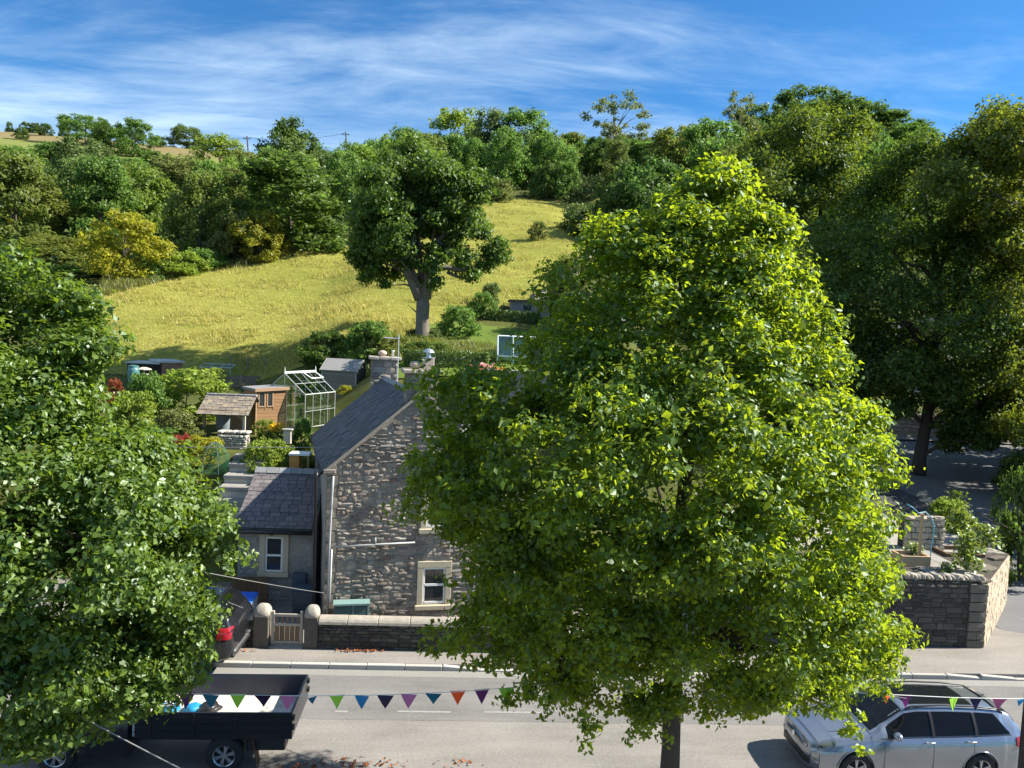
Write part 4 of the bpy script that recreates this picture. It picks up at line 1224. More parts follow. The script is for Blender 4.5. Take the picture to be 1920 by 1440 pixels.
# ---- the bright lime in the foreground
LY = 11.7
ML_LIME = M_leaf('lime_leaves', (0.062, 0.125, 0.014), (0.39, 0.50, 0.017), 0.5, 0.035, 0.38, (1.2, 1.08, .8))
rows = [(q[0], q[1] - 14, q[2] + 22) for q in [(312, 1335, 1370), (345, 1285, 1400), (385, 1225, 1445), (430, 1100, 1470), (500, 1045, 1510), (560, 1010, 1530), (610, 985, 1520), (660, 965, 1575), (700, 940, 1600), (740, 880, 1650), (790, 840, 1705), (860, 780, 1722), (950, 755, 1715), (1050, 800, 1708), (1150, 805, 1702), (1220, 840, 1680), (1270, 950, 1640), (1310, 1060, 1500), (1340, 1180, 1340)]]
rg = np.random.default_rng(5)
lp, lr = profile_lobes(rows, LY, 1750, rg, .82, 0.0, (.8, -.3), .45, (.2, .42), low=(3.0, 6.0))
def add_lobes(lp, lr, items, Y, k=1.0):
    for (px, py, rp) in items:
        y = Y + rg.uniform(-.7, .7)
        for j in range(7):
            q = P(px + rg.normal(0, rp * .45), py + rg.normal(0, rp * .4), y + rg.normal(0, .3))
            lp.append(tuple(q)); lr.append(rp / pxm(y) * rg.uniform(.4, .7) * k)
for _k in range(330):
    _y = rg.uniform(420, 1270); _l = np.interp(_y, [q[0] for q in rows], [q[1] for q in rows]); _r = np.interp(_y, [q[0] for q in rows], [q[2] for q in rows])
    _u = rg.uniform(-.75, .75); _w = (_r - _l) / 2 / pxm(LY)
    lp.append(tuple(P((_l + _r) / 2 + _u * (_r - _l) / 2, _y, LY - _w * math.sqrt(1 - _u * _u) * rg.uniform(.35, .75)))); lr.append(rg.uniform(.2, .4))
add_lobes(lp, lr, [(850, 740, 60), (900, 720, 55), (800, 720, 35), (830, 830, 50), (900, 800, 60), (790, 880, 40), (850, 900, 60), (830, 1200, 40), (880, 1190, 55), (930, 1230, 40), (800, 1215, 20), (800, 905, 45), (835, 935, 45), (870, 960, 45), (890, 1010, 40), (900, 1080, 50), (900, 1150, 50), (770, 870, 26), (850, 860, 45), (830, 725, 42), (880, 705, 40), (900, 760, 55), (840, 785, 48), (800, 765, 28), (930, 740, 50), (860, 840, 50), (915, 840, 50), (985, 1300, 45), (1040, 1330, 40), (1100, 1360, 40), (1190, 1370, 35), (1060, 1230, 60), (1430, 1290, 40)], LY - .6)
add_lobes(lp, lr, [(1575, 1310, 50), (1480, 1290, 45), (1640, 1290, 36), (1380, 1320, 30), (1600, 1370, 28), (1618, 1405, 16), (1500, 1330, 24), (1660, 1260, 30), (1540, 1290, 36), (1240, 365, 14), (1350, 325, 30)], LY - 1.2)
tb = P(1257, 1440, LY)
tbase = Vector((tb.x, LY, 0.0))
tops = [tbase, P(1258, 1400, LY), P(1262, 1250, LY), P(1270, 1050, LY), P(1290, 850, LY), P(1310, 650, LY), P(1335, 480, LY), P(1348, 350, LY)]
lime = hero_tree('lime_tree', 'big bright yellow-green lime tree standing in front of the stone cottage', tbase, tops, [.20, .148, .14, .125, .10, .07, .04, .015], lp, lr, .08, 235000, ML_LIME, limbs=130, lowest=3.4, seed=6, limb_r=.045, shell=.2, up=.55, jitter=.6)

# ---- the lime at the left edge, mostly in view
ML_LIME2 = M_leaf('left_tree_leaves', (0.070, 0.138, 0.020), (0.26, 0.38, 0.022), 0.42, 0.045, 0.38, (1.35, 1.06, .9))
VY = 9.6
rows = [(478, -260, 60), (520, -300, 130), (560, -330, 190), (620, -360, 225), (660, -370, 235), (720, -380, 215), (790, -400, 290), (850, -420, 370), (900, -420, 400), (960, -420, 425), (1010, -420, 445), (1050, -420, 475), (1090, -420, 425), (1160, -400, 405), (1230, -380, 405), (1290, -350, 370), (1330, -300, 215), (1375, -250, 195)]
rg = np.random.default_rng(8)
lp, lr = profile_lobes(rows, VY, 1450, rg, .62, 4.0, (.8, -.2), .45, (.2, .42), pull=.2)
keep = [i for i, p in enumerate(lp) if p[0] > -8.3]
lp = [lp[i] for i in keep]; lr = [lr[i] for i in keep]
add_lobes(lp, lr, [(440, 1045, 30), (470, 1050, 18), (420, 950, 30), (395, 1000, 50), (375, 1200, 40), (395, 1235, 22), (360, 1270, 40), (150, 1330, 60), (60, 1340, 50), (190, 1350, 22), (175, 555, 25), (60, 500, 40), (20, 490, 40), (210, 640, 25)], VY - .4)
vb = Vector((P(-60, 1400, VY + .8).x, VY + .8, 0))
pts = [vb, vb + Vector((.02, 0, 1.5)), vb + Vector((.05, 0, 3.2)), vb + Vector((-.05, .1, 5)), vb + Vector((-.1, 0, 6.6)), vb + Vector((-.2, 0, 8))]
hero_tree('roadside_tree', 'dark leafy tree filling the left edge, over the black dropside truck', vb, pts, [.24, .18, .16, .12, .08, .03], lp, lr, .07, 215000, ML_LIME2, limbs=60, reach=.62, seed=9, limb_r=.05, shell=.25, up=.55, jitter=.55)

# ---- the old oak in the meadow
OY = 43.0
ob = P(792, 628, OY); ob.z = tz(ob.x, OY) - .15
ML_OAK = M_leaf('oak_leaves', (0.062, 0.125, 0.022), (0.17, 0.28, 0.025), 0.38, 0.03, 0.4, (1.3, 1.05, .9))
ol = [(760, 285, 45), (740, 300, 40), (800, 300, 40), (830, 310, 45), (700, 345, 45), (740, 345, 50), (790, 350, 55), (840, 350, 50), (885, 345, 42), (910, 372, 30), (690, 400, 38), (720, 395, 45), (765, 400, 45), (820, 395, 50), (870, 395, 45), (680, 450, 30), (705, 440, 40), (740, 440, 38), (700, 480, 35), (670, 490, 18), (700, 512, 26), (740, 500, 30), (690, 520, 14), (800, 440, 28), (850, 440, 26), (893, 415, 30), (925, 465, 27), (915, 490, 26), (940, 480, 18), (885, 515, 18), (900, 440, 18), (805, 475, 18), (835, 475, 22), (780, 520, 14), (815, 528, 16), (870, 480, 20), (720, 530, 12), (660, 470, 14), (755, 470, 20), (720, 440, 36), (690, 430, 32), (860, 425, 34), (790, 420, 34), (740, 470, 26), (770, 265, 26), (725, 315, 36)]
rg = np.random.default_rng(12)
lp = []; lr = []
for (px, py, rp) in ol + [(780, 470, 22), (820, 495, 20), (775, 500, 18), (845, 465, 22), (860, 500, 20), (800, 505, 16)]:
    if py < 335: py += 16
    n = 3 if rp > 30 else 1
    for j in range(n):
        q = P(px, py, OY + rg.normal(0, 1.6) * (rp / 40)); lp.append(tuple(q)); lr.append(rp / pxm(OY))
Po = lambda *a, dy=0: P(a[0], a[1], OY + dy)
limbs = [([Po(789, 560), Po(777, 535), Po(765, 508), Po(759, 480), Po(771, 455), Po(776, 430), Po(775, 390), Po(765, 340), Po(758, 300)], [.36, .30, .26, .24, .23, .2, .16, .1, .05]),
         ([Po(797, 560), Po(802, 530), Po(803, 500), Po(805, 472), Po(825, 458), Po(848, 452), Po(862, 436), Po(880, 410)], [.34, .28, .24, .2, .15, .12, .08, .04]),
         ([Po(805, 480), Po(822, 450), Po(838, 435), Po(840, 400), Po(842, 350)], [.18, .16, .14, .1, .05]),
         ([Po(803, 520), Po(815, 505), Po(840, 502), Po(865, 507), Po(890, 505), Po(910, 495), Po(925, 470)], [.2, .17, .14, .12, .09, .07, .03]),
         ([Po(838, 510), Po(855, 518), Po(880, 524), Po(905, 515)], [.1, .09, .07, .03]),
         ([Po(765, 500), Po(740, 490), Po(715, 480), Po(690, 490)], [.15, .11, .07, .03]),
         ([Po(772, 440), Po(740, 420), Po(705, 405)], [.14, .09, .03]), ([Po(775, 400), Po(800, 370), Po(830, 345)], [.14, .1, .04]),
         ([Po(785, 590), Po(775, 580), Po(765, 572)], [.05, .03, .012])]
hero_tree('oak_tree', 'lone old oak with stout pale trunk standing at the foot of the meadow', ob, [ob, ob + Vector((0, 0, .5)), Po(792, 595), Po(793, 572), Po(793, 552)], [.47, .41, .36, .37, .30], lp, lr, .18, 90000, ML_OAK, MB_BARK2, limbs=16, seed=14, limb_r=.09, sub=900, subr=.56, extra_limbs=limbs, shell=.2, up=.4, jitter=.6)

# ---- tall maples over the side road on the right
ML_MAP = M_leaf('maple_leaves', (0.042, 0.088, 0.018), (0.15, 0.23, 0.02), 0.38, 0.025, 0.42, (1.3, 1.1, .8))
def lobes_from(items, Y, spread, rg, rows=None):
    lp = []; lr = []
    for (px, py, rp) in items:
        for j in range(2):
            q = P(px, py, Y + rg.normal(0, spread)); lp.append(tuple(q)); lr.append(rp / pxm(Y))
    return lp, lr
rg = np.random.default_rng(31)
mb = G(1722, 893); MY = mb.y
ma = [(1680, 320, 50), (1720, 290, 45), (1650, 380, 60), (1590, 420, 55), (1700, 380, 65), (1760, 370, 60), (1560, 470, 50), (1620, 460, 65), (1690, 460, 70), (1760, 460, 70), (1820, 430, 60), (1540, 540, 40), (1600, 540, 60), (1680, 550, 70), (1750, 550, 70), (1830, 530, 60), (1580, 600, 45), (1640, 620, 50), (1720, 640, 55), (1800, 620, 60), (1850, 600, 60), (1660, 680, 35), (1820, 700, 50), (1760, 720, 40), (1860, 760, 45), (1800, 790, 35), (1860, 680, 50), (1620, 690, 30), (1840, 820, 28), (1700, 760, 24), (1780, 830, 22), (1590, 660, 45), (1640, 700, 45), (1680, 720, 42), (1610, 740, 36), (1660, 770, 34), (1700, 700, 45), (1830, 760, 40), (1880, 800, 40), (1790, 740, 40), (1850, 820, 26), (1640, 650, 45), (1740, 690, 45)]
lp, lr = lobes_from(ma, MY, 2.2, rg)
Pm = lambda a, b, d=0: P(a, b, MY + d)
mtr = [mb, Pm(1724, 860), Pm(1735, 800), Pm(1745, 740), Pm(1756, 650), Pm(1764, 560), Pm(1750, 460), Pm(1735, 370), Pm(1720, 310)]
mlim = [([Pm(1745, 770), Pm(1775, 730), Pm(1820, 700), Pm(1870, 680)], [.14, .11, .08, .03]), ([Pm(1738, 800), Pm(1790, 800), Pm(1840, 780)], [.1, .07, .03]), ([Pm(1760, 620), Pm(1800, 560), Pm(1830, 480), Pm(1840, 420)], [.16, .12, .08, .03]),
        ([Pm(1762, 590), Pm(1720, 530), Pm(1680, 480), Pm(1650, 400)], [.15, .1, .07, .03]), ([Pm(1752, 680), Pm(1700, 610), Pm(1640, 570), Pm(1590, 550)], [.14, .1, .07, .03]), ([Pm(1757, 520), Pm(1800, 400), Pm(1840, 330)], [.12, .08, .03])]
hero_tree('maple_tree', 'tall dark maple with leaning trunk beside the shaded side road', mb, mtr, [.36, .30, .27, .25, .22, .19, .15, .09, .03], lp, lr, .16, 125000, ML_MAP, limbs=24, seed=32, limb_r=.08, sub=1000, subr=.75, extra_limbs=mlim, shell=.2, up=.5, jitter=.6)
mb2 = G(1985, 880); M2 = 34.0
lp, lr = lobes_from([(1850, 240, 45), (1900, 250, 55), (1950, 270, 60), (1800, 290, 50), (1860, 310, 65), (1930, 340, 70), (1780, 340, 45), (1830, 380, 60), (1900, 420, 70), (1960, 450, 80), (1860, 480, 60), (1920, 520, 70), (1880, 580, 55), (1950, 600, 70), (1900, 660, 60), (1960, 700, 70), (1905, 740, 45), (1940, 800, 50), (1890, 800, 30)], M2, 1.8, rg)
b2 = Vector((P(1985, 900, M2).x, M2, tz(P(1985, 900, M2).x, M2)))
hero_tree('maple_tree', 'tall maple with yellowing top at the far right edge', b2, [b2, b2 + Vector((-.2, 0, 4)), b2 + Vector((-.8, 0, 8)), b2 + Vector((-1.6, 0, 12)), b2 + Vector((-2, 0, 14.5))], [.34, .26, .2, .12, .04], lp, lr, .15, 80000, M_leaf('yellowing_maple_leaves', (0.056, 0.10, 0.018), (0.24, 0.29, 0.02), 0.40, 0.025, 0.42, (1.4, 1.08, .8)), limbs=18, seed=35, limb_r=.09, sub=480, subr=.75, shell=.2, up=.5, jitter=.6)
M3 = 52.0
lp, lr = lobes_from([(1490, 240, 40), (1540, 235, 45), (1590, 250, 40), (1450, 280, 45), (1510, 300, 60), (1570, 310, 60), (1420, 330, 45), (1460, 380, 60), (1530, 390, 65), (1600, 370, 45), (1440, 440, 55), (1500, 470, 60), (1560, 480, 50), (1460, 520, 50), (1530, 560, 50), (1480, 600, 40), (1550, 630, 45), (1590, 690, 35)], M3, 2.6, rg)
x3 = P(1520, 650, M3).x; b3 = Vector((x3, M3, tz(x3, M3)))
hero_tree('sycamore_tree', 'broad olive-green sycamore rising behind the top of the bright lime', b3, [b3, b3 + Vector((0, 0, 4)), b3 + Vector((.1, 0, 9)), b3 + Vector((0, 0, 14))], [.4, .3, .2, .05], lp, lr, .23, 52000, M_leaf('sycamore_leaves', (0.056, 0.105, 0.02), (0.20, 0.27, 0.02), 0.38, 0.025, 0.4, (1.3, 1.06, .85)), limbs=16, seed=36, limb_r=.1, sub=330, subr=1.0, shell=.2, up=.5, jitter=.6)

# ------------------------------------------------------------------ hillside trees: shared crowns, one object each
ML_BG = M_leaf('woodland_leaves', (0.105, 0.105, 0.105), (0.30, 0.31, 0.24), 0.34, 0.02, 0.36, (1.2, 1.05, .9), objcol=True)
def unit_crown(seed, kind, n, leaf):
    """crown mesh of a tree one metre tall standing at the origin (scaled per tree)"""
    rg = np.random.default_rng(seed)
    cs = []; rs = []
    K = {'round': 130, 'tall': 130, 'broad': 130, 'airy': 46, 'cone': 100, 'bush': 90, 'column': 110}[kind]
    while len(cs) < K:
        h = rg.uniform(0, 1); th = rg.uniform(0, 6.283); rho = rg.uniform(.3, 1) ** .5
        if kind == 'round': z = .04 + .90 * h; w = .36 * math.sqrt(max(0, 1 - ((h - .45) / .58) ** 2)) + .02; q = .085
        elif kind == 'tall': z = .03 + .93 * h; w = .23 * math.sqrt(max(0, 1 - ((h - .45) / .6) ** 2)) + .02; q = .075
        elif kind == 'broad': z = .12 + .78 * h; w = .48 * math.sqrt(max(0, 1 - ((h - .42) / .62) ** 2)) + .02; q = .09
        elif kind == 'airy': z = .25 + .72 * h; w = .26 * math.sqrt(max(0, 1 - ((h - .55) / .55) ** 2)) + .02; q = .06
        elif kind == 'cone': z = .05 + .9 * h; w = .30 * (1 - h) ** .75 + .02; q = .075
        elif kind == 'column': z = .03 + .93 * h; w = .24 * math.sqrt(max(0, 1 - ((h - .4) / .66) ** 2)) + .02; q = .08
        else: z = .05 + .85 * h; w = .52 * math.sqrt(max(0, 1 - ((h - .25) / .85) ** 2)); q = .13
        lump = 1 + .22 * math.sin(2 * th + 5 * h + seed) + .14 * math.sin(5 * th - 9 * h + 2 * seed)
        cs.append((w * rho * lump * math.cos(th), w * rho * lump * math.sin(th), z)); rs.append(q * rg.uniform(.6, 1.35))
    C, N, L = cloud(cs, rs, n, rg, (0, 0, .5), shell=.1, up=.2, jitter=.8, size=leaf, flat=1.0)
    C[:, 2] = np.maximum(C[:, 2], .0)
    V, F = leaf_arrays(C, N, L, rg, .7)
    me = fast_mesh('crown_' + kind, V, F); me.materials.append(ML_BG)
    tk = MB(); rr = random.Random(seed)
    top = .3 if kind == 'bush' else .75
    tk.tube([(0, 0, -.06), (.004, 0, .1), (-.01, .01, .3), (.012, 0, .5), (0, 0, top)], [.024, .018, .015, .01, .003] if kind != 'bush' else [.02, .016, .012, .008, .003], 7)
    for k in range(10 if kind != 'airy' else 26):
        q = cs[rr.randrange(len(cs))]
        s = (0, 0, max(.1, min(q[2] - .12, .6)) * .8)
        pts = limb_path(s, q, rr, .1, 5)
        tk.tube(pts, [.008, .0065, .005, .003, .0015], 4, False)
    tme = tk.mesh('trunk_' + kind, True); tme.materials.append(MB_BARK2 if kind == 'airy' else MB_BARK)
    return me, tme
CROWNS = {}
for k, n, leaf in (('round', 12000, .030), ('tall', 11000, .025), ('broad', 12000, .032), ('airy', 4600, .022), ('cone', 10000, .026), ('bush', 6000, .055), ('column', 11000, .028)):
    CROWNS[k] = [unit_crown(100 + 7 * s + len(k), k, n, leaf) for s in range(2 if k != 'airy' else 1)]
TREE_N = 0
def hill_tree(kind, px, base_y, top_y, col, label, name=None, width=None, Y=None, cat=None, group=None, sink=0.02):
    """a tree whose foot is seen (or hidden) at photo pixel px,base_y; Y gives its distance when the foot is hidden"""
    global TREE_N
    TREE_N += 1
    if Y is None:
        g = G(px, base_y)
        if g.y > 420: g = ground_at(px, 396)
    else:
        g = ground_at(px, Y)
    top = P(px, top_y, g.y)
    g = Vector((P(px, (base_y + top_y) / 2, g.y).x, g.y, tz(P(px, (base_y + top_y) / 2, g.y).x, g.y)))
    h = max(.4, top.z - g.z)
    rr = random.Random(TREE_N * 3 + 1)
    cm, tm = CROWNS[kind][TREE_N % len(CROWNS[kind])]
    wr = {'round': .76, 'tall': .52, 'broad': 1.02, 'airy': .58, 'cone': .6, 'bush': 1.2, 'column': .52}[kind]
    wx = (width / pxm(g.y)) / (wr) if width else h
    name = name or ('shrub' if kind == 'bush' else 'tree')
    t = thing(name, label, cat or ('shrub' if kind == 'bush' else 'tree'), (g.x, g.y, g.z - sink), rr.uniform(0, 6.28), group)
    tk = link('stem' if kind == 'bush' else 'trunk', tm, None, t); tk.scale = (h, h, h)
    c = link('foliage' if kind == 'bush' else 'crown', cm, None, t); c.scale = (wx, wx, h / .97)
    c.color = (col[0] * 13.5, col[1] * 12.5, col[2] * 10.5, 1)
    return t
GR = (0.060, 0.115, 0.030); DK = (0.042, 0.076, 0.018); OL = (0.085, 0.110, 0.028); YG = (0.125, 0.140, 0.022); LT = (0.100, 0.150, 0.028); BR = (0.078, 0.100, 0.038); BL = (0.058, 0.092, 0.036); YEL = (0.15, 0.165, 0.02)
ORD = ['first', 'second', 'third', 'fourth', 'fifth', 'sixth', 'seventh', 'eighth', 'ninth', 'tenth', 'eleventh', 'twelfth', 'thirteenth', 'fourteenth', 'fifteenth', 'sixteenth', 'seventeenth', 'eighteenth', 'nineteenth', 'twentieth']
SKYX = [-200, 0, 100, 200, 280, 400, 470, 560, 650, 760, 900, 1050, 1200, 1300, 1420, 1500, 1700, 1760, 1800, 2200]
SKYY = [300, 285, 285, 295, 305, 300, 285, 250, 275, 250, 225, 250, 255, 240, 215, 195, 235, 250, 260, 260]
def filler(n, xr, yr, sep, hr, label, group, seed, cols, ok):
    rr = random.Random(seed); pts = []
    tries = 0
    while len(pts) < n and tries < 6000:
        tries += 1
        x, y = rr.uniform(*xr), rr.uniform(*yr)
        if not ok(x, y) or any((x - a) ** 2 + (y - b) ** 2 < sep * sep for a, b in pts): continue
        if any(in_poly(np.array([x + dx]), np.array([y + dy]), MEADOW_XY)[0] for dx, dy in ((0, 0), (3.5, 0), (-3.5, 0), (0, 3), (0, -4))): continue
        pts.append((x, y))
    ys_ = sorted(y for x, y in pts)
    info = []
    for (x, y) in pts:
        k = rr.choice(('round', 'round', 'tall', 'column', 'broad')); qi = rr.randrange(len(cols))
        row = 'front' if y < ys_[len(ys_) // 3] else 'middle' if y < ys_[2 * len(ys_) // 3] else 'back'
        info.append((k, qi, row, project((x, y, tz(x, y)))[0]))
    for i, (x, y) in enumerate(pts):
        k, qi, row, _px = info[i]
        lab = ''
        key = [p for p in info if p[0] == k and p[2] == row]
        od = sorted(p[3] for p in key).index(_px)
        lab = {'round': 'rounded', 'tall': 'slender', 'column': 'upright', 'broad': 'spreading'}[k] + ' %s-row tree of the %s, ' % (row, label) + ('the only such' if len(key) == 1 else ORD[od] + ' such from the left')
        h = rr.uniform(*hr) * (1.12 if k == 'tall' else 1)
        for _ in range(14):
            qx, qy = project((x, y, tz(x, y) + h))
            if qy < np.interp(qx, SKYX, SKYY) and h > 3: h *= .92
        if h < 4.5: continue
        cm, tm = CROWNS[k][i % 2]
        t = thing('tree', lab, 'tree', (x, y, tz(x, y) - .1), rr.uniform(0, 6.28), group)
        a_ = link('trunk', tm, None, t); a_.scale = (h, h, h)
        c = link('crown', cm, None, t); w = h * (.75 if k == 'broad' else .95) * rr.uniform(.85, 1.2); c.scale = (w, w, h)
        q = cols[qi]; j = rr.uniform(.85, 1.15)
        c.color = (q[0] * 14 * j, q[1] * 13 * j, q[2] * 10.8 * j, 1)
def undergrowth(name, label, n, xr, yr, ok, col, seed, leaf=.42):
    rg = np.random.default_rng(seed)
    m = 2000
    cx, cy = rg.uniform(*xr, m * 3), rg.uniform(*yr, m * 3)
    k = ok(cx, cy) & ~in_poly(cx, cy, MEADOW_XY); cx, cy = cx[k][:m], cy[k][:m]
    cz = terr(cx, cy) + rg.uniform(-.2, 1.0, len(cx))
    C, N, L = cloud(np.stack([cx, cy, cz], 1), rg.uniform(.9, 2.2, len(cx)), n, rg, (0, 80, -40), shell=.2, up=.4, jitter=.7, size=leaf, flat=.8)
    kk = ~in_poly(C[:, 0], C[:, 1], MEADOW_XY)
    V, F = leaf_arrays(C[kk], N[kk], L[kk], rg, .7)
    o = link(name, fast_mesh(name, V, F), M_leaf(name + '_leaves', col, tuple(c * 1.7 for c in col), .28, .02, .45))
    props(o, label, None, None, 'stuff')
undergrowth('undergrowth', 'scrub and brambles filling the wood left of the meadow', 60000, (-85, -8), (66, 185), lambda x, y: (y > 66) & (x < -8) & (x > -y * .74), (.065, .11, .03), 5)
undergrowth('brambles', 'scrub filling the slope right of the meadow and above it', 85000, (-10, 95), (47, 175), lambda x, y: (x < y * .72) & ((x > 8) | (y > 132)) & (y > 47) & ((x > 30) | (x < 19) | (y > 58)), (.055, .09, .026), 6)
filler(46, (-80, -9), (72, 150), 6.2, (8.5, 11.5), 'left-hand wood', 'trees of the dense wood left of the meadow', 3, [(.060, .115, .030), (.046, .084, .02), (.080, .115, .032), (.06, .098, .034), (.09, .145, .032)], lambda x, y: x > -y * .70 and x < -8)
filler(34, (-12, 40), (134, 176), 5.5, (8, 12), 'belt above the meadow', 'trees of the belt above the meadow', 4, [(.060, .115, .030), (.046, .084, .02), (.075, .11, .03), (.06, .098, .034)], lambda x, y: True)
filler(44, (14, 85), (58, 165), 7.5, (8.5, 11.5), 'right-hand hillside wood', 'trees of the hillside wood on the right', 5, [(.048, .090, .024), (.034, .068, .02), (.062, .09, .026)], lambda x, y: x < y * .68 and x > 12 + max(0, (y - 100) * .2) and not (y < 64 and x < 34))
# far hill
FAR = [
 ('round', 160, 272, 217, GR, 'broad dark tree on the hill skyline beside the green field, far left', 80),
 ('round', 208, 288, 232, DK, 'left-hand half of the dark tree pair on the skyline, left of the first pole', 62),
 ('round', 250, 294, 224, GR, 'right-hand half of the dark tree pair on the skyline, left of the first pole', 66),
 ('round', 350, 277, 236, BL, 'lone rounded tree on the skyline between the two wooden poles', 62),
 ('bush', 375, 280, 256, BL, 'small bush hugging the lone skyline tree', 32),
 ('bush', 300, 276, 256, DK, 'low bush on the skyline just right of the first pole', 24),
 ('bush', 40, 262, 240, DK, 'lowest bush on the brown hill top, far left', 26),
 ('bush', 85, 254, 232, DK, 'dark bush on the brown hill, second from the broad skyline tree', 28),
 ('bush', 120, 252, 231, DK, 'dark bush on the brown hill next to the broad skyline tree', 22),
 ('bush', 48, 240, 229, DK, 'left bush of the hill-top row above the brown grass', 20),
 ('bush', 66, 242, 229, DK, 'middle bush of the hill-top row above the brown grass', 18),
 ('bush', 18, 240, 229, DK, 'leftmost small bush on the hill crest', 14),
]
for (k, px, by, ty, col, lab, w) in FAR: hill_tree(k, px, by, ty, col, lab, width=w)
# wood left of the meadow, back rows first
WOOD = [
 ('round', 30, 400, 278, GR, 'mid-green tree at the left edge below the green hill field', 120, 150),
 ('round', 95, 390, 268, GR, 'leafy green tree below the broad skyline tree', 110, 145),
 ('round', 165, 400, 265, BL, 'tall bluish-green tree in the wood, right below the broad skyline tree', 120, 135),
 ('column', 235, 420, 300, GR, 'upright mid-green tree in the wood left of the grey ash', 90, 125),
 ('round', 300, 420, 290, DK, 'dark tree in the wood below the first pole', 100, 135),
 ('tall', 412, 420, 258, LT, 'fresh light-green tree on the wood skyline below the second pole', 90, 140),
 ('round', 455, 400, 285, OL, 'olive tree in the wood beside the fresh light-green one', 80, 130),
 ('round', 545, 420, 228, DK, 'tall very dark round-topped tree on the skyline left of the oak', 110, 135),
 ('tall', 600, 440, 290, BL, 'greyish slender tree behind the great dense tree', 90, 125),
 ('tall', 640, 450, 300, GR, 'mid-green tree just left of the oak crown', 90, 112),
 ('cone', 30, 500, 300, LT, 'bright green tree at the very left edge above the left roadside tree', 110, 95),
 ('round', 185, 500, 330, GR, 'green tree in the wood behind the yellow tree', 130, 105),
 ('tall', 280, 490, 320, OL, 'olive tree just left of the thin grey ash', 100, 100),
 ('tall', 340, 500, 300, BR, 'thin greyish ash with dying branches, left stem of the pair above the meadow', 130, 92),
 ('airy', 395, 500, 310, BR, 'thin greyish ash with bare twigs, right stem of the pair above the meadow', 140, 90),
 ('round', 130, 520, 340, OL, 'large olive-topped dark tree left of the yellow tree', 150, 86),
]
for (k, px, by, ty, col, lab, w, Y) in WOOD: hill_tree(k, px, by, ty, col, lab, width=w, Y=Y)
hill_tree('column', 545, 472, 298, DK, 'great dense dark-green tree at the meadow edge left of the oak', width=190)
hill_tree('round', 490, 492, 395, YG, 'rounded olive-yellow tree at the meadow edge beside the great dense tree', width=95)
hill_tree('round', 232, 528, 398, YEL, 'bright yellow-leaved tree at the corner of the meadow', width=125)
hill_tree('round', 100, 560, 440, OL, 'small bronze-green tree just above the left roadside tree', width=110, Y=70)
hill_tree('round', 15, 520, 408, YEL, 'yellowish tree at the left edge level with the yellow tree', width=70, Y=78)
hill_tree('bush', 330, 518, 470, LT, 'low green scrub along the meadow edge below the ash', width=110)
hill_tree('bush', 385, 505, 465, GR, 'low scrub right of the green scrub below the ash', width=80)
hill_tree('bush', 440, 497, 400, BR, 'greyish shrub at the meadow edge between ash and olive-yellow tree', width=90)
hill_tree('bush', 285, 527, 490, GR, 'small dark shrub at the foot of the yellow tree', width=60)
hill_tree('bush', 150, 560, 500, GR, 'dark green scrub at the meadow corner left of the yellow tree', width=120, Y=66)
hill_tree('bush', 610, 463, 400, BL, 'bluish shrub squeezed between the great dense tree and the oak', width=60)
# trees above the meadow top
TOPW = [
 ('round', 660, 400, 268, GR, 'low green tree on the skyline behind the left side of the oak', 90, 160),
 ('round', 690, 380, 280, OL, 'olive tree just left of the oak top', 80, 140),
 ('round', 755, 370, 240, GR, 'green tree on the skyline directly behind the oak top', 110, 170),
 ('tall', 855, 380, 203, LT, 'tall light-green tree on the skyline right of the oak top', 95, 160),
 ('tall', 920, 380, 210, BL, 'grey-green left half of the big skyline tree pair above the meadow', 80, 150),
 ('tall', 985, 382, 204, GR, 'green right half of the big skyline tree pair above the meadow', 105, 152),
 ('round', 1065, 380, 250, OL, 'olive rounded tree between the skyline pair and the thin tall ash', 90, 165),
 ('round', 1110, 370, 262, GR, 'dense green tree at the foot of the thin tall ash', 80, 160),
 ('airy', 1150, 400, 180, BR, 'thin tall ash with sky showing through its crown', 105, 150),
 ('round', 1205, 400, 270, GR, 'dark green tree right of the thin tall ash', 100, 140),
 ('round', 1265, 420, 240, OL, 'olive tree above the pointed top of the bright lime', 120, 125),
 ('round', 1335, 420, 225, GR, 'green tree behind the upper right of the bright lime', 120, 115),
 ('airy', 1385, 400, 178, BR, 'bare-topped thin tree on the right skyline', 70, 140),
 ('round', 1420, 380, 195, DK, 'dark round tree beside the bare-topped one on the right skyline', 90, 150),
 ('round', 1400, 460, 270, OL, 'olive-green tree directly behind the top of the bright lime', 140, 90),
 ('round', 1515, 330, 163, DK, 'highest dark tree of the right-hand hill, left part', 130, 165),
 ('round', 1590, 340, 182, DK, 'dark tree on the right-hand hill, middle part', 130, 162),
 ('round', 1660, 360, 212, DK, 'dark tree on the right shoulder of the right-hand hill', 120, 158),
 ('round', 1700, 380, 235, GR, 'green tree on the right-hand hill just left of the yellowing maple', 90, 150),
 ('round', 1640, 420, 270, GR, 'leafy tree between the sycamore and the tall dark maple', 140, 85),
 ('round', 1230, 480, 330, DK, 'dark shady tree right above the bright lime, left of its tip', 150, 95),
]
for (k, px, by, ty, col, lab, w, Y) in TOPW: hill_tree(k, px, by, ty, col, lab, width=w, Y=Y)
hill_tree('bush', 1022, 372, 303, DK, 'left one of two round dark bushes at the top of the meadow', width=62)
hill_tree('bush', 1062, 374, 303, GR, 'right one of two round dark bushes at the top of the meadow', width=50)
hill_tree('bush', 935, 378, 335, BR, 'brownish scrub at the top left corner of the upper meadow', width=60)
hill_tree('bush', 1095, 450, 385, BL, 'large blue-green bush at the right edge of the upper meadow', width=110)
hill_tree('bush', 1160, 440, 345, DK, 'tall dark bush behind the blue-green bush by the upper meadow', width=120, Y=88)
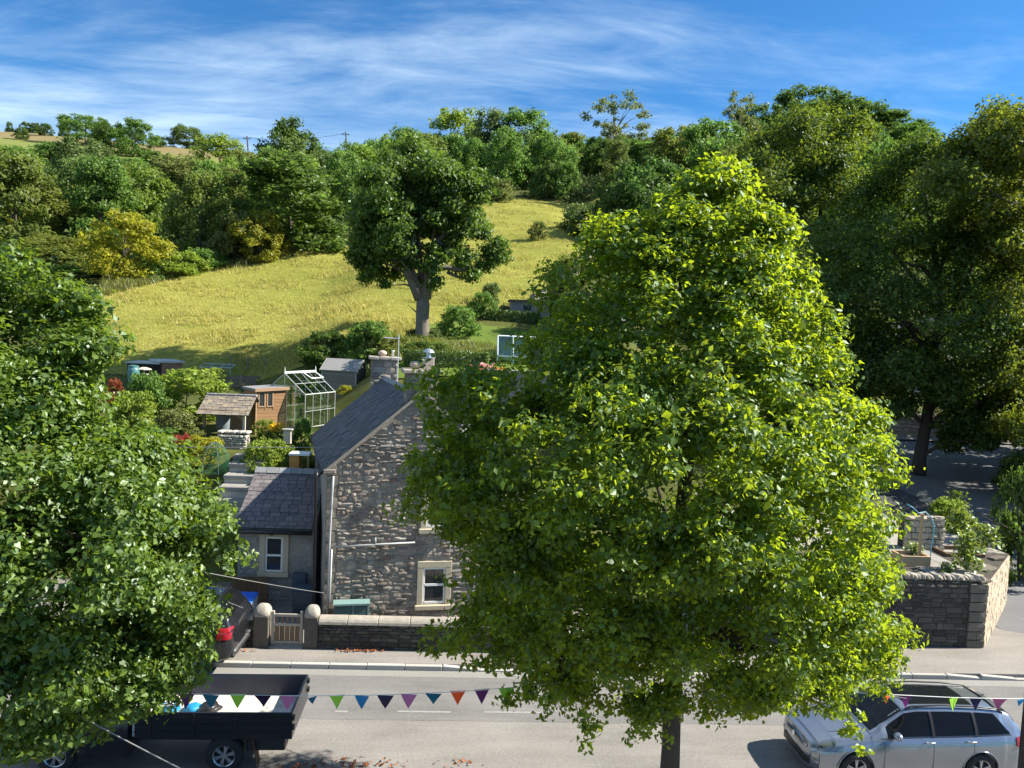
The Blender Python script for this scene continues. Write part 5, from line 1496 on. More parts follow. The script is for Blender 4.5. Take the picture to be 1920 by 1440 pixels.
hill_tree('bush', 1010, 452, 415, BR, 'small pale shrub standing alone on the upper meadow', width=36)
hill_tree('bush', 1075, 530, 480, OL, 'olive bush at the meadow edge half hidden by the lime', width=90)
# round the foot of the oak and in the gardens
hill_tree('bush', 615, 690, 622, DK, 'dark spreading shrub behind the grey shed', width=100)
hill_tree('bush', 690, 675, 600, GR, 'bright-topped bush left of the oak trunk', width=110)
hill_tree('bush', 740, 672, 628, OL, 'olive bush between the aerial and the oak trunk', width=70)
hill_tree('bush', 800, 670, 615, BL, 'dark ivy bush wrapping the foot of the oak', width=80, Y=43.5)
hill_tree('bush', 800, 690, 640, DK, 'dark shrub right behind the near chimney', width=100, Y=38)
hill_tree('bush', 862, 632, 572, GR, 'rounded green bush right of the oak trunk', width=85)
hill_tree('bush', 905, 600, 548, GR, 'small grey-green bush at the edge of the meadow above the back hedge', width=55)
hill_tree('bush', 921, 575, 528, BL, 'small bluish shrub standing above the back hedge', width=36)
hill_tree('bush', 1055, 590, 525, BR, 'brown bramble bush beside the lime top left', width=80)
# shrubs of the left garden
hill_tree('bush', 350, 795, 688, LT, 'large bright green garden bush left of the open shelter', width=175, Y=32)
hill_tree('bush', 272, 760, 700, GR, 'green garden bush below the dark brick shed', width=90, Y=30)
hill_tree('bush', 335, 850, 765, BR, 'feathery pale shrub left of the open shelter', width=95, Y=28.2)
hill_tree('bush', 300, 870, 800, GR, 'green bush beside the feathery pale shrub', width=110, Y=27.2)
hill_tree('bush', 380, 880, 815, YEL, 'yellow-flowered garden shrub below the open shelter', width=85, Y=26.8)
hill_tree('bush', 343, 880, 815, (0.16, 0.03, 0.03), 'dark red-leaved shrub beside the yellow-flowered one', width=46, Y=26.7)
hill_tree('bush', 322, 850, 812, (0.22, 0.09, 0.02), 'small orange-flowered plant above the dark red shrub', width=26, Y=27.5)
hill_tree('bush', 215, 735, 710, (0.14, 0.045, 0.025), 'small orange-red plant left of the water butt', width=30, Y=33)
hill_tree('bush', 502, 888, 822, LT, 'leafy green shrub above the purple-grey slate roof', width=92, Y=26.6)
hill_tree('bush', 497, 825, 786, LT, 'small green shrub in front of the cedar shed', width=46, Y=29)
hill_tree('bush', 567, 835, 782, GR, 'green shrub at the foot of the near greenhouse', width=46, Y=29)
hill_tree('bush', 648, 760, 722, YEL, 'small yellow-flowered shrub in front of the grey shed', width=34, Y=36)
hill_tree('bush', 578, 880, 848, OL, 'dark orange-tinged shrub under the white bench top', width=36, Y=26.3)
hill_tree('bush', 600, 700, 660, DK, 'low dark bush left of the grey shed', width=60, Y=41)
hill_tree('bush', 250, 830, 730, LT, 'light green garden bush next to the left roadside tree', width=90, Y=29)
# right edge and corner garden
hill_tree('bush', 1915, 1130, 880, DK, 'dark laurel hanging over the right edge beside the side road', width=110, Y=25)
hill_tree('bush', 1935, 960, 845, DK, 'dark laurel above the side road at the right edge', width=130, Y=33)
for _x, _y, _h, _l in ((37.5, 22.0, 10.5, 'nearest'), (36.5, 29.0, 12.5, 'second'), (38.0, 35.5, 13.0, 'third'), (36.5, 42.0, 12.0, 'farthest')):  # unseen trees added to cast shade over the side road
    cm, tm = CROWNS['round'][int(_y) % 2]
    t = thing('tree', 'added out-of-view dark tree shading the side road, %s from the main road' % _l, 'tree', (_x, _y, tz(_x, _y) - .1), _y, 'added shade trees right of the side road')
    a_ = link('trunk', tm, None, t); a_.scale = (_h,) * 3
    c = link('crown', cm, None, t); c.scale = (_h * 1.05, _h * 1.05, _h); c.color = (.45, .8, .25, 1)
hill_tree('bush', 1780, 990, 935, LT, 'leafy climber along the rubble edge of the side road', width=90, Y=28.5)

# ------------------------------------------------------------------ hedges
def hedge(name, label, x0, x1, y0, y1, z, h, n, leaf, mat, seed=1, kind='hedge', r=None):
    rg = np.random.default_rng(seed)
    t = thing(name, label, kind, ((x0 + x1) / 2, (y0 + y1) / 2, z), r or 0)
    sx, sy = (x1 - x0) / 2, (y1 - y0) / 2
    C = np.stack([rg.uniform(-1, 1, n), rg.uniform(-1, 1, n), rg.uniform(-1, 1, n)], 1)
    ax = rg.integers(0, 3, n, ); m = rg.uniform(0, 1, n) < .85
    sgn = np.sign(C[np.arange(n), ax]); C[np.arange(n)[m], ax[m]] = sgn[m] * rg.uniform(.85, 1.02, m.sum())
    N = np.zeros((n, 3)); N[np.arange(n), ax] = sgn; N += rg.normal(0, .5, (n, 3)) + [0, 0, .25]
    P_ = C * [sx, sy, h / 2] + [0, 0, h / 2] + rg.normal(0, .03, (n, 3))
    V, F = leaf_arrays(P_, N, leaf * rg.uniform(.6, 1.4, n), rg, .65)
    link('foliage', fast_mesh('foliage', V, F), mat, t)
    st = MB()
    for k in range(8): st.tube([(-sx + (k + .5) * sx / 4, 0, -.2), (-sx + (k + .5) * sx / 4, 0, h * .7)], .03, 5)
    st.build('stems', MB_BARK, t)
    return t
ML_HEDGE = M_leaf('hedge_leaves', (0.075, 0.13, 0.025), (0.14, 0.22, 0.02), .28, .05, .4)
a = P(812, 690, 36); b = P(914, 690, 36); za = tz(b.x, 36) - .05
hedge('clipped_hedge', 'neatly clipped dark green hedge right of the near chimney', a.x - 1.3, b.x, 35.6, 36.6, za, P(870, 660, 36).z - za, 9000, .08, ML_HEDGE, 3)
a = P(893, 610, 50); b = P(1010, 610, 50); za = tz((a.x + b.x) / 2, 50) - .1
hedge('wild_hedge', 'rough dark hedge at the back of the lawn, below the little hut', a.x, b.x, 49.5, 50.8, za, P(940, 583, 50).z - za, 6500, .12, ML_HEDGE, 4)
def M_lawn():
    t = NT('mown_lawn'); v = t.coord('World')
    n = t.noise(v, 1.2, 5, .6); n2 = t.noise(v, 14, 4, .7)
    c = t.ramp(t.math('ADD', t.math('MULTIPLY', n, .5), t.math('MULTIPLY', n2, .5)), [(.3, (.07, .115, .02)), (.7, (.125, .17, .03))])
    return t.bsdf(c, .95, t.bump(n2, .4, .05), 0, .1)
lp_ = [G(835, 690), G(1000, 690), G(1040, 612), G(890, 612), G(850, 632)]
lawn_poly = [(-3.6, 33.6), (7, 33.6), (7, 46.5), (0.2, 48.5), (-2.2, 47.5), (-3.4, 40)]
lawn = grid_sheet('lawn', np.arange(-6, 8, .5), np.arange(33, 50, .5), lambda x, y: terr(x, y) + .06, M_lawn(), lambda x, y: in_poly(x, y, lawn_poly))
props(lawn, 'bright green mown lawn behind the cottage', None, None, 'structure')
gl = grass_tufts('long_grass', 4200, [(-4.6, 37), (1.5, 37), (1.5, 41.5), (-4.6, 42)], .25, .6, M_leaf('lush_grass', (.14, .17, .03), (.2, .24, .03), .4, .03, .4), seed=12, ybias=1)
props(gl, 'tall rough grass between the lawn and the clipped hedge', None, None, 'stuff')
ge = grass_tufts('meadow_edge_grass', 9000, [(lambda g: (g.x, g.y))(G(*q)) for q in ((190, 560), (200, 522), (330, 500), (540, 464), (650, 446), (650, 462), (540, 484), (400, 508), (330, 522), (240, 545))], .3, .75, M_leaf('edge_grass', (.13, .15, .03), (.2, .22, .03), .4, .03, .4), seed=13, ybias=1)
props(ge, 'greener long grass along the foot of the wood', None, None, 'stuff')
# retaining wall of the upper garden and its flowers
wx0, wx1 = P(862, 720, 32.75).x, 8.0
zb_, zt_ = 3.3, P(900, 692, 32.7).z
t = thing('upper_garden_wall', 'grey rubble wall holding up the lawn, seen through the lime leaves', 'wall', (wx0, 32.75, zb_))
MB().bb(0, wx1 - wx0, 0, .4, -.3, zt_ - zb_).build('core', MS_MORTAR, t)
MS_UP = M_stone('grey_rubble', [(.22, .2, .18), (.3, .28, .25), (.26, .235, .21), (.19, .175, .16)], .7, None, 6, .93, .35)
place_stones(t, lay_courses(random.Random(71), 0, wx1 - wx0, 0, zt_ - zb_, (.16, .26), (.3, .7)), MS_UP, 'stone', (0, .02, 0), 0, .015, (.05, .09), limit=120, keyf=lambda s: s[0], seed=72)
def flowers(name, label, px0, px1, py, Y, cols, n, seed, size=.09, h=.5, grp=None):
    rg = np.random.default_rng(seed)
    a, b = P(px0, py, Y), P(px1, py, Y)
    t = thing(name, label, 'flowers', ((a.x + b.x) / 2, Y, tz((a.x + b.x) / 2, Y)), 0, grp)
    z0 = tz((a.x + b.x) / 2, Y); w = (b.x - a.x) / 2; top = max(.25, a.z - z0)
    C = np.stack([rg.uniform(-w, w, n * 5), rg.normal(0, .2, n * 5), rg.uniform(0, top * .85, n * 5)], 1)
    V, F = leaf_arrays(C, rg.normal(0, .6, (n * 5, 3)) + [0, 0, .6], np.full(n * 5, size * 1.2), rg)
    link('foliage', fast_mesh('foliage', V, F), ML_HEDGE, t)
    for ci, c in enumerate(cols):
        m = n // len(cols)
        C = np.stack([rg.uniform(-w, w, m), rg.normal(0, .2, m), top * rg.uniform(.75, 1.1, m)], 1)
        C = np.repeat(C, 4, 0) + rg.normal(0, size * .3, (m * 4, 3))
        V, F = leaf_arrays(C, rg.normal(0, .6, (m * 4, 3)) + [0, -.5, .6], np.full(m * 4, size), rg, .9)
        props(link('blooms', fast_mesh('blooms', V, F), M_leaf('petals_%s' % label[:12].replace(' ', '_') + str(ci), c, c, .35, .02, .2), t), kind='stuff')
    return t
flowers('flower_bed', 'orange and pink flowers on top of the upper garden wall', 874, 905, 688, 33.2, [(.55, .22, .05), (.6, .28, .25)], 60, 5, .16)
flowers('flower_bed', 'pale pink flowers on top of the upper garden wall, nearer the lime', 900, 925, 688, 33.3, [(.6, .35, .36)], 36, 6, .16)
flowers('flower_bed', 'orange flowers by the second greenhouse base', 930, 950, 702, 33.1, [(.6, .22, .03)], 20, 7, .12)
flowers('flower_bed', 'yellow flowers beside the open shelter wall', 505, 530, 800, 28.6, [(.6, .42, .03)], 30, 9, .12)
flowers('flower_bed', 'pink and white flowers below the netting cloche', 330, 350, 868, 26.2, [(.6, .4, .45), (.6, .55, .55)], 30, 10, .1)

# ------------------------------------------------------------------ garden buildings
MGL = M_glass('greenhouse_glass', (.82, .9, .88), .34)
MAL2 = M_plain('greenhouse_aluminium', (.46, .49, .48), .4, .1, 8, .02, .4)
def greenhouse(label, origin, rz, w, l, eh, rh, nw, nl, frame, finial=True, door=True, base=None):
    """gable end along local x (facing -y), length along +y"""
    t = thing('greenhouse', label, 'greenhouse', origin, rz)
    def bar(p, q, r=.022, name='frame_bar'): return MB().tube([p, q], r, 4)
    fr = MB(); r = .014
    for y in (0, l):
        for x in (0, w): fr.tube([(x, y, 0), (x, y, eh)], r, 4)
        fr.tube([(0, y, eh), (w / 2, y, rh)], r * 1.2, 4); fr.tube([(w, y, eh), (w / 2, y, rh)], r * 1.2, 4); fr.tube([(0, y, eh), (w, y, eh)], r * .8, 4); fr.tube([(0, y, .03), (w, y, .03)], r, 4)
    for x in (0, w):
        fr.tube([(x, 0, eh), (x, l, eh)], r * 1.5, 4); fr.tube([(x, 0, .03), (x, l, .03)], r, 4); fr.tube([(x, 0, eh * .5), (x, l, eh * .5)], r * .6, 4)
    fr.tube([(w / 2, -.03, rh), (w / 2, l + .03, rh)], r * 1.8, 4)
    for i in range(1, nl):
        y = l * i / nl
        for x in (0, w):
            fr.tube([(x, y, 0), (x, y, eh)], r * .7, 4); fr.tube([(x, y, eh), (w / 2, y, rh)], r * .7, 4)
    for s in (.5,):
        for x in (0, w): fr.tube([(x + (w / 2 - x) * s, 0, eh + (rh - eh) * s), (x + (w / 2 - x) * s, l, eh + (rh - eh) * s)], r * .6, 4)
    for i in range(1, nw):
        x = w * i / nw
        zt = eh + (rh - eh) * (1 - abs(x - w / 2) / (w / 2))
        for y in (0, l): fr.tube([(x, y, 0), (x, y, zt)], r * .7, 4)
    fr.build('frame', frame, t)
    def pane(vs):
        n = (Vector(vs[1]) - Vector(vs[0])).cross(Vector(vs[-1]) - Vector(vs[0])).normalized() * .003
        vs2 = [Vector(v) + n for v in vs]; k = len(vs)
        MB().add(list(map(Vector, vs)) + vs2, [tuple(range(k)), tuple(range(2 * k - 1, k - 1, -1))] + [(i, k + i, k + (i + 1) % k, (i + 1) % k) for i in range(k)]).build('pane', MGL, t)
    g = .012
    for i in range(nl):
        y0, y1 = l * i / nl + g, l * (i + 1) / nl - g
        for x in (0, w):
            for (z0, z1) in ((.03, eh * .5), (eh * .5, eh)): pane([(x, y0, z0 + g), (x, y1, z0 + g), (x, y1, z1 - g), (x, y0, z1 - g)])
            for (s0, s1) in ((0, .5), (.5, 1)):
                f = lambda s: (x + (w / 2 - x) * s, eh + (rh - eh) * s)
                (xa, z0), (xb, z1) = f(s0 + .02), f(s1 - .02)
                pane([(xa, y0, z0), (xa, y1, z0), (xb, y1, z1), (xb, y0, z1)])
    for i in range(nw):
        x0, x1 = w * i / nw + g, w * (i + 1) / nw - g
        zt = lambda x: eh + (rh - eh) * (1 - abs(x - w / 2) / (w / 2))
        for y in (0, l):
            if base and y == 0: pass
            pane([(x0, y, .04), (x1, y, .04), (x1, y, zt(x1) - .02), (x0, y, zt(x0) - .02)])
    if finial:
        for y in (0, l): MB().lathe([(.025, 0), (.03, .05), (.015, .1), (.02, .14), (.004, .26)], 6, (w / 2, y, rh)).build('finial', MP_WHITE, t)
        cr = MB(); cr.bb(w / 2 - .015, w / 2 + .015, 0, l, rh + .03, rh + .07); cr.build('ridge_cresting', MP_WHITE, t)
        v = MB(); a0 = (w, eh); 
        s0, s1 = .55, .97
        pts = [(w - w / 2 * s, eh + (rh - eh) * s) for s in (s0, s1)]
        y0, y1 = l * .55, l * .95
        q = [(pts[0][0] + .02, y0, pts[0][1] + .14), (pts[0][0] + .02, y1, pts[0][1] + .14), (pts[1][0], y1, pts[1][1] + .03), (pts[1][0], y0, pts[1][1] + .03)]
        for i in range(4): v.tube([q[i], q[(i + 1) % 4]], .022, 4)
        v.build('roof_vent', MP_WHITE, t)
    # staging with pots and plants
    st = MB(); st.bb(.15, .55, .3, l - .1, .72, .76); st.bb(w - .5, w - .1, .3, l - .1, .72, .76)
    for (x, y) in ((.18, .35), (.5, l - .2), (w - .45, .35), (w - .15, l - .2)): st.bb(x - .02, x + .02, y - .02, y + .02, 0, .72)
    st.build('staging', M_wood('staging_wood', (.32, .26, .19)), t)
    rg = np.random.default_rng(int(w * 100) + int(abs(origin[0]) * 10))
    C = np.concatenate([np.stack([rg.uniform(.15, .6, 350), rg.uniform(.3, l - .1, 350), rg.uniform(.76, 1.5, 350)], 1), np.stack([rg.uniform(w - .5, w - .1, 350), rg.uniform(.3, l - .1, 350), rg.uniform(.3, 1.35, 350)], 1)])
    V, F = leaf_arrays(C, rg.normal(0, 1, (700, 3)), np.full(700, .12), rg)
    link('plants', fast_mesh('plants', V, F), ML_HEDGE, t)
    return t
gy = 31.0
gp = P(494, 782, gy); rp = P(572, 800, gy - .9)
ang = -R(23)
gw_ = 1.95
gc = P(571, 804, 30.4)                            # nearest bottom corner
go = Vector((gc.x - gw_ * math.cos(ang), gc.y - gw_ * math.sin(ang), 0))
gz = P(571, 804, 30.4).z
eh = P(572, 740, 30.4).z - gz; rh = eh + .78
go.z = gz
greenhouse('aluminium-framed greenhouse with white ridge finials, beside the cedar shed', go, ang, gw_, 2.1, eh, rh, 4, 4, MAL2)
f2 = P(932, 698, 36.8); z2 = tz(f2.x, 36.8) - .05
f2t = P(935, 666, 36.8).z - z2; f2r = P(940, 630, 37.9).z - z2
gh2 = thing('greenhouse', 'greenhouse with pale blue-white glass roof on the lawn, edge of the lime', 'greenhouse', (f2.x, 36.8, z2), R(-1))
MGW = M_glass('whitened_glass', (.55, .68, .70), .28, .12)
MFR2 = M_plain('pale_frame', (.66, .70, .72), .4, .08, 6, .02)
w2, l2 = 3.0, 2.4
fr = MB()
for (x, y) in ((0, 0), (w2, 0), (0, l2), (w2, l2)): fr.bb(x - .03, x + .03, y - .03, y + .03, 0, f2t)
fr.bb(-.03, w2 + .03, -.03, .03, f2t - .06, f2t); fr.tube([(0, 0, f2t), (0, l2 / 2, f2r)], .035, 4); fr.tube([(w2, 0, f2t), (w2, l2 / 2, f2r)], .035, 4); fr.tube([(0, l2 / 2, f2r), (w2, l2 / 2, f2r)], .045, 4)
fr.tube([(0, l2, f2t), (0, l2 / 2, f2r)], .035, 4); fr.bb(-.03, w2 + .03, l2 - .03, l2 + .03, f2t - .06, f2t)
for i in range(1, 4): fr.tube([(w2 * i / 4, 0, f2t), (w2 * i / 4, l2 / 2, f2r)], .022, 4); fr.bb(w2 * i / 4 - .02, w2 * i / 4 + .02, -.02, .02, 0, f2t)
fr.build('frame', MFR2, gh2)
for i in range(4):
    x0, x1 = w2 * i / 4 + .025, w2 * (i + 1) / 4 - .025
    k = Vector((0, l2 / 2, f2r - f2t)); nn = Vector((0, -(f2r - f2t), l2 / 2)).normalized() * .006
    for (ya, za, yb, zb) in ((.02, f2t + .02, l2 / 2 - .02, f2r - .03), (l2 - .02, f2t + .02, l2 / 2 + .02, f2r - .03)):
        vs = [Vector((x0, ya, za)), Vector((x1, ya, za)), Vector((x1, yb, zb)), Vector((x0, yb, zb))]
        MB().add(vs + [v + nn for v in vs], [(0, 1, 2, 3), (7, 6, 5, 4), (0, 4, 5, 1), (1, 5, 6, 2), (2, 6, 7, 3), (3, 7, 4, 0)]).build('roof_pane', MGW, gh2)
    MB().bb(x0, x1, -.005, .005, .05, f2t - .08).build('pane', MGL, gh2)
st = MB(); st.bb(.3, w2 - .2, .6, 1.0, .5, .55); st.bb(.4, .45, .7, .75, 0, .5); st.bb(w2 - .4, w2 - .35, .7, .75, 0, .5); st.build('staging', MATS['staging_wood'], gh2)

# cedar shed
MW_CED = M_wood('cedar_boards', (.27, .155, .08), .25, 'X'); MW_CEDT = M_wood('cedar_trim', (.36, .235, .14), .2, 'X')
MFELT = M_plain('grey_roofing_felt', (.20, .20, .20), .9, .2, 10, .3)
def boxed_shed(name, label, cat, corner, rz, w, d, h0, h1, boards, trim, roofm, nb, windows=(), door=None, pitch='pent', gable=0.0, ov=.08):
    """corner = nearest bottom corner; front runs along local +x (facing -y), side along local +y (facing -x)"""
    t = thing(name, label, cat, corner, rz)
    zf = lambda x, y: h0 + (h1 - h0) * (x / w)
    core = MB().prism([(0.012, 0), (w - .012, 0), (w - .012, h1 - .012), (.012, h0 - .012)], 'y', .012, d - .012) if pitch == 'pent' else MB().prism([(0.012, 0), (d - .012, 0), (d - .012, h0), (d / 2, h0 + gable), (.012, h0)], 'x', .012, w - .012)
    core.build('wall', MATS['dark_timber_lining'] if 'dark_timber_lining' in MATS else M_wood('dark_timber_lining', tuple(c * .6 for c in (.3, .2, .1))), t)
    me = MB().box((0, 0, 0), (1, .014, 1)).mesh('board'); me.materials.append(boards)
    rr = random.Random(len(label))
    def bd(u0, u1, z0, z1, side):
        if u1 - u0 < .04 or z1 - z0 < .02: return
        o = bpy.data.objects.new('board', me); COL.objects.link(o); o.parent = t
        u, z = (u0 + u1) / 2, (z0 + z1) / 2
        o.scale = (u1 - u0, 1, z1 - z0 - .008)
        j = rr.uniform(-.003, .003)
        if side == 'front': o.location = (u, .004 + j, z)
        elif side == 'back': o.location = (u, d - .004 + j, z)
        elif side == 'left': o.location = (.004 + j, u, z); o.rotation_euler = (0, 0, math.pi / 2)
        else: o.location = (w - .004 + j, u, z); o.rotation_euler = (0, 0, math.pi / 2)
    H = max(h0, h1)
    for i in range(nb):
        z0 = H * i / nb; z1 = H * (i + 1) / nb
        wins = [q for q in windows if z1 > q[2] and z0 < q[3]]
        segs = [(0, w)]
        for q in wins:
            segs = [s for (a, b) in segs for s in ((a, min(b, q[0])), (max(a, q[1]), b)) if s[1] - s[0] > .03]
        if z0 < min(h0, h1) - .02:
            for (a, b) in segs: bd(a, b, z0, min(z1, min(h0, h1)), 'front')
            bd(0, d, z0, min(z1, h0), 'left'); bd(0, d, z0, min(z1, h1), 'right')
        bd(0, w, z0, min(z1, h1), 'back') if z0 < min(h0, h1) else None
    tr = MB()
    for (x, y) in ((0, 0), (w, 0), (0, d), (w, d)): tr.bb(x - .02, x + .02, y - .02, y + .02, 0, zf(x, y) - .01)
    if pitch == 'pent': tr.add([], [])
    tr.build('corner_trim', trim, t)
    for q in windows:
        f = MB()
        f.bb(q[0], q[0] + .04, -.02, .03, q[2], q[3]); f.bb(q[1] - .04, q[1], -.02, .03, q[2], q[3]); f.bb(q[0] + .04, q[1] - .04, -.018, .03, q[3] - .04, q[3]); f.bb(q[0] + .04, q[1] - .04, -.018, .03, q[2], q[2] + .04)
        wn_ = f.build('window', trim, t)
        MB().bb(q[0] + .03, q[1] - .03, .0, .006, q[2] + .03, q[3] - .03).build('pane', MG_WIN, wn_)
    if pitch == 'pent':
        r = MB(); s = .09
        vs = [(-ov, -ov, h0), (w + ov, -ov, h1), (w + ov, d + ov, h1), (-ov, d + ov, h0)]
        r.add(vs + [(x, y, z + s) for x, y, z in vs], [(0, 3, 2, 1), (4, 5, 6, 7), (0, 1, 5, 4), (1, 2, 6, 5), (2, 3, 7, 6), (3, 0, 4, 7)])
        rf = r.build('roof', roofm, t)
        f = MB(); f.add([(-ov, -ov - .015, h0 - .03), (w + ov, -ov - .015, h1 - .03), (w + ov, -ov - .015, h1 + s), (-ov, -ov - .015, h0 + s), (-ov, -ov - .002, h0 - .03), (w + ov, -ov - .002, h1 - .03), (w + ov, -ov - .002, h1 + s), (-ov, -ov - .002, h0 + s)], [(0, 1, 2, 3), (7, 6, 5, 4), (0, 4, 5, 1), (3, 2, 6, 7), (0, 3, 7, 4), (1, 5, 6, 2)])
        f.build('fascia', trim, t)
    else:
        for s in (0, 1):
            y0, y1 = (-ov, d / 2) if s == 0 else (d / 2, d + ov)
            za, zb = (h0 - gable * ov / (d / 2), h0 + gable) if s == 0 else (h0 + gable, h0 - gable * ov / (d / 2))
            vs = [(-ov, y0, za), (w + ov, y0, za), (w + ov, y1, zb), (-ov, y1, zb)]
            MB().add(vs + [(x, y, z + .035) for x, y, z in vs], [(0, 3, 2, 1), (4, 5, 6, 7), (0, 1, 5, 4), (1, 2, 6, 5), (2, 3, 7, 6), (3, 0, 4, 7)]).build('roof', roofm, t)
        for x in (-ov - .012, w + ov + .012):
            MB().prism([(-ov, h0 - gable * ov / (d / 2) - .05), (d / 2, h0 + gable - .05), (d + ov, h0 - gable * ov / (d / 2) - .05), (d + ov, h0 - gable * ov / (d / 2) + .03), (d / 2, h0 + gable + .04), (-ov, h0 - gable * ov / (d / 2) + .03)], 'x', x - .01, x + .01).build('bargeboard', trim, t)
        # gable boards on the right end
        for i in range(8):
            ya = d * i / 8; yb = d * (i + 1) / 8; ym = (ya + yb) / 2
            zt = h0 + gable * (1 - abs(ym - d / 2) / (d / 2))
            MB().bb(w + .004, w + .018, ya + .004, yb - .004, .02, zt - .02).build('board', boards, t)
    return t
cs = P(479, 815, 29.8)
boxed_shed('cedar_shed', 'orange-brown cedar shed with two narrow dark windows, left of the greenhouse', 'shed', cs, R(38), 1.22, 1.1, P(479, 733, 29.8).z - cs.z, P(479, 733, 29.8).z - cs.z + .06, MW_CED, MW_CEDT, MFELT, 13, windows=((.08, .36, 1.05, 1.62), (.42, .68, 1.05, 1.62)))
# grey shed behind
MW_GREY = M_wood('grey_shed_boards', (.20, .18, .152), .25, 'X'); MW_GREYT = M_wood('pale_shed_trim', (.46, .43, .36), .2, 'Z')
s0 = P(602, 752, 38.3); 
hh = P(602, 692, 38.3).z - s0.z
boxed_shed('grey_shed', 'weathered grey garden shed with pale felt roof, behind the cottage roof', 'shed', s0, R(-14), 1.78, 1.5, hh, hh, MW_GREY, MW_GREYT, M_plain('pale_felt', (.24, .235, .225), .9, .15, 10, .3), 12, pitch='gable', gable=.5)
# dark shed with brick end
d0 = P(303, 722, 39.5)
hh = P(303, 680, 39.5).z - d0.z
t = thing('brick_outbuilding', 'flat-roofed dark outbuilding with a sunlit brick end, behind the garden bush', 'outbuilding', d0, R(35))
MBRK = M_stone('red_brick', [(.36, .17, .11), (.42, .21, .14), (.30, .14, .10), (.40, .24, .18)], .3, None, 8, .9, .25)
MB().bb(0, 1.0, 0.02, 2.0, -.3, hh).build('wall', MS_DARKM, t)
z = 0; st = []; k = 0
while z < hh - .02:
    u = -.11 if k % 2 else 0
    while u < 1.0:
        a_, b_ = max(0, u), min(1.0, u + .225)
        if b_ - a_ > .04: st.append(((a_ + b_) / 2, z + .0375, b_ - a_, .075))
        u += .225
    z += .075; k += 1
place_stones(t, st, MBRK, 'brick', (0, .02, 0), 0, .012, (.01, .016), kit=ASH_V, limit=100, seed=81, tilt=.3)
MB().bb(-.1, 1.08, -.1, 2.1, hh, hh + .09).build('roof', M_plain('pale_roof_edge', (.42, .42, .41), .8, .15, 6, .2), t)
MB().bb(-.012, .0, .1, 1.9, 0, hh - .1).build('door', M_wood('black_doors', (.02, .018, .016)), t)
p0 = P(262, 690, 38.6)
# left dark wing of the outbuilding
dk = thing('dark_shed', 'low black-boarded shed with pale roof edge joined to the brick outbuilding', 'shed', P(238, 722, 39.6), R(3))
w_ = P(300, 700, 39.6).x - P(238, 700, 39.6).x
MB().bb(0, w_, 0, 1.6, -.3, hh - .02).build('wall', M_wood('black_boards', (.022, .019, .017)), dk)
MB().bb(-.08, w_ - .02, -.08, 1.7, hh - .02, hh + .05).build('roof', MATS['pale_roof_edge'], dk)
for i in range(8): MB().bb(w_ * i / 8 + .006, w_ * (i + 1) / 8 - .006, -.014, -.001, 0, hh - .04).build('board', MATS['black_boards'], dk)
# bird table and water butt in front of it
bp = P(270, 722, 38.0); bz = P(270, 692, 38.0).z - bp.z
t = thing('bird_table', 'pale-roofed bird table on a post in front of the black shed', 'bird table', bp)
MB().bb(-.03, .03, -.03, .03, 0, bz).build('post', MW_GREYT, t)
MB().lathe([(.34, bz - .02), (.33, bz + .01), (.15, bz + .08), (.02, bz + .1)], 10).build('roof', M_plain('pale_bird_table_roof', (.55, .47, .36), .8, .12), t)
MB().bb(-.16, .16, -.16, .16, bz - .25, bz - .22).build('tray', MW_GREYT, t)
wp = P(250, 722, 37.5); wz = P(250, 708, 37.5).z - wp.z
t = thing('water_butt', 'blue-green water butt left of the bird table', 'barrel', wp)
MBUT = M_plain('blue_green_plastic', (.06, .16, .17), .45, .15, 5, .05)
MB().lathe([(.20, 0), (.25, .2), (.265, .45), (.255, .7), (.22, .88)], 14).build('body', MBUT, t, smooth=True)
MB().lathe([(.24, .88), (.24, .92), (.1, .95), (.02, .96)], 14).build('lid', MBUT, t)
MB().tube([(0, -.25, .12), (0, -.32, .12)], .02, 6).build('tap', MP_BLACK, t)

# open shelter with stone-tiled roof
sy = 28.6
sa, sb = P(380, 815, sy), P(462, 815, sy)
shz = P(420, 818, sy).z
t = thing('open_shelter', 'open-fronted timber shelter with mossy stone-tiled roof, left of the cedar shed', 'shelter', (sa.x, sy, shz))
w_ = sb.x - sa.x
ev = P(415, 773, sy - .15).z - shz; rd = P(428, 742, sy + .75).z - shz
MW_SH = M_wood('shelter_oak', (.30, .21, .13), .3)
for (x, y) in ((.05, 0), (w_ - .09, 0), (w_ - .09, 1.5), (.05, 1.5)): MB().bb(x - .045, x + .045, y - .045, y + .045, 0, ev + .02).build('post', MW_GREYT if x > 1 else MW_SH, t)
MB().bb(-.05, w_ + .02, -.05, .05, ev - .03, ev + .07).build('beam', MW_SH, t)
MB().bb(.0, w_ - .05, 1.52, 1.56, 0, ev).build('back_wall', MW_SH, t)
MB().add([(w_ - .09, -.03, ev - .35), (w_ - .09, .03, ev - .35), (w_ - .45, .03, ev - .03), (w_ - .45, -.03, ev - .03), (w_ - .04, -.03, ev - .3), (w_ - .04, .03, ev - .3), (w_ - .38, .03, ev - .02), (w_ - .38, -.03, ev - .02)], [(0, 1, 2, 3), (7, 6, 5, 4), (0, 3, 7, 4), (1, 5, 6, 2), (0, 4, 5, 1), (3, 2, 6, 7)]).build('brace', MW_SH, t)
su = Vector((0, .95, rd - ev)); sl = su.length; su.normalize()
o0 = Vector((-.18, -.22, ev + .02 - .22 * su.z / su.y))
nn = Vector((0, -su.z, su.y))
q = [o0, o0 + Vector((w_ + .3, 0, 0)), o0 + Vector((w_ + .3, 0, 0)) + su * (sl + .2), o0 + su * (sl + .2)]
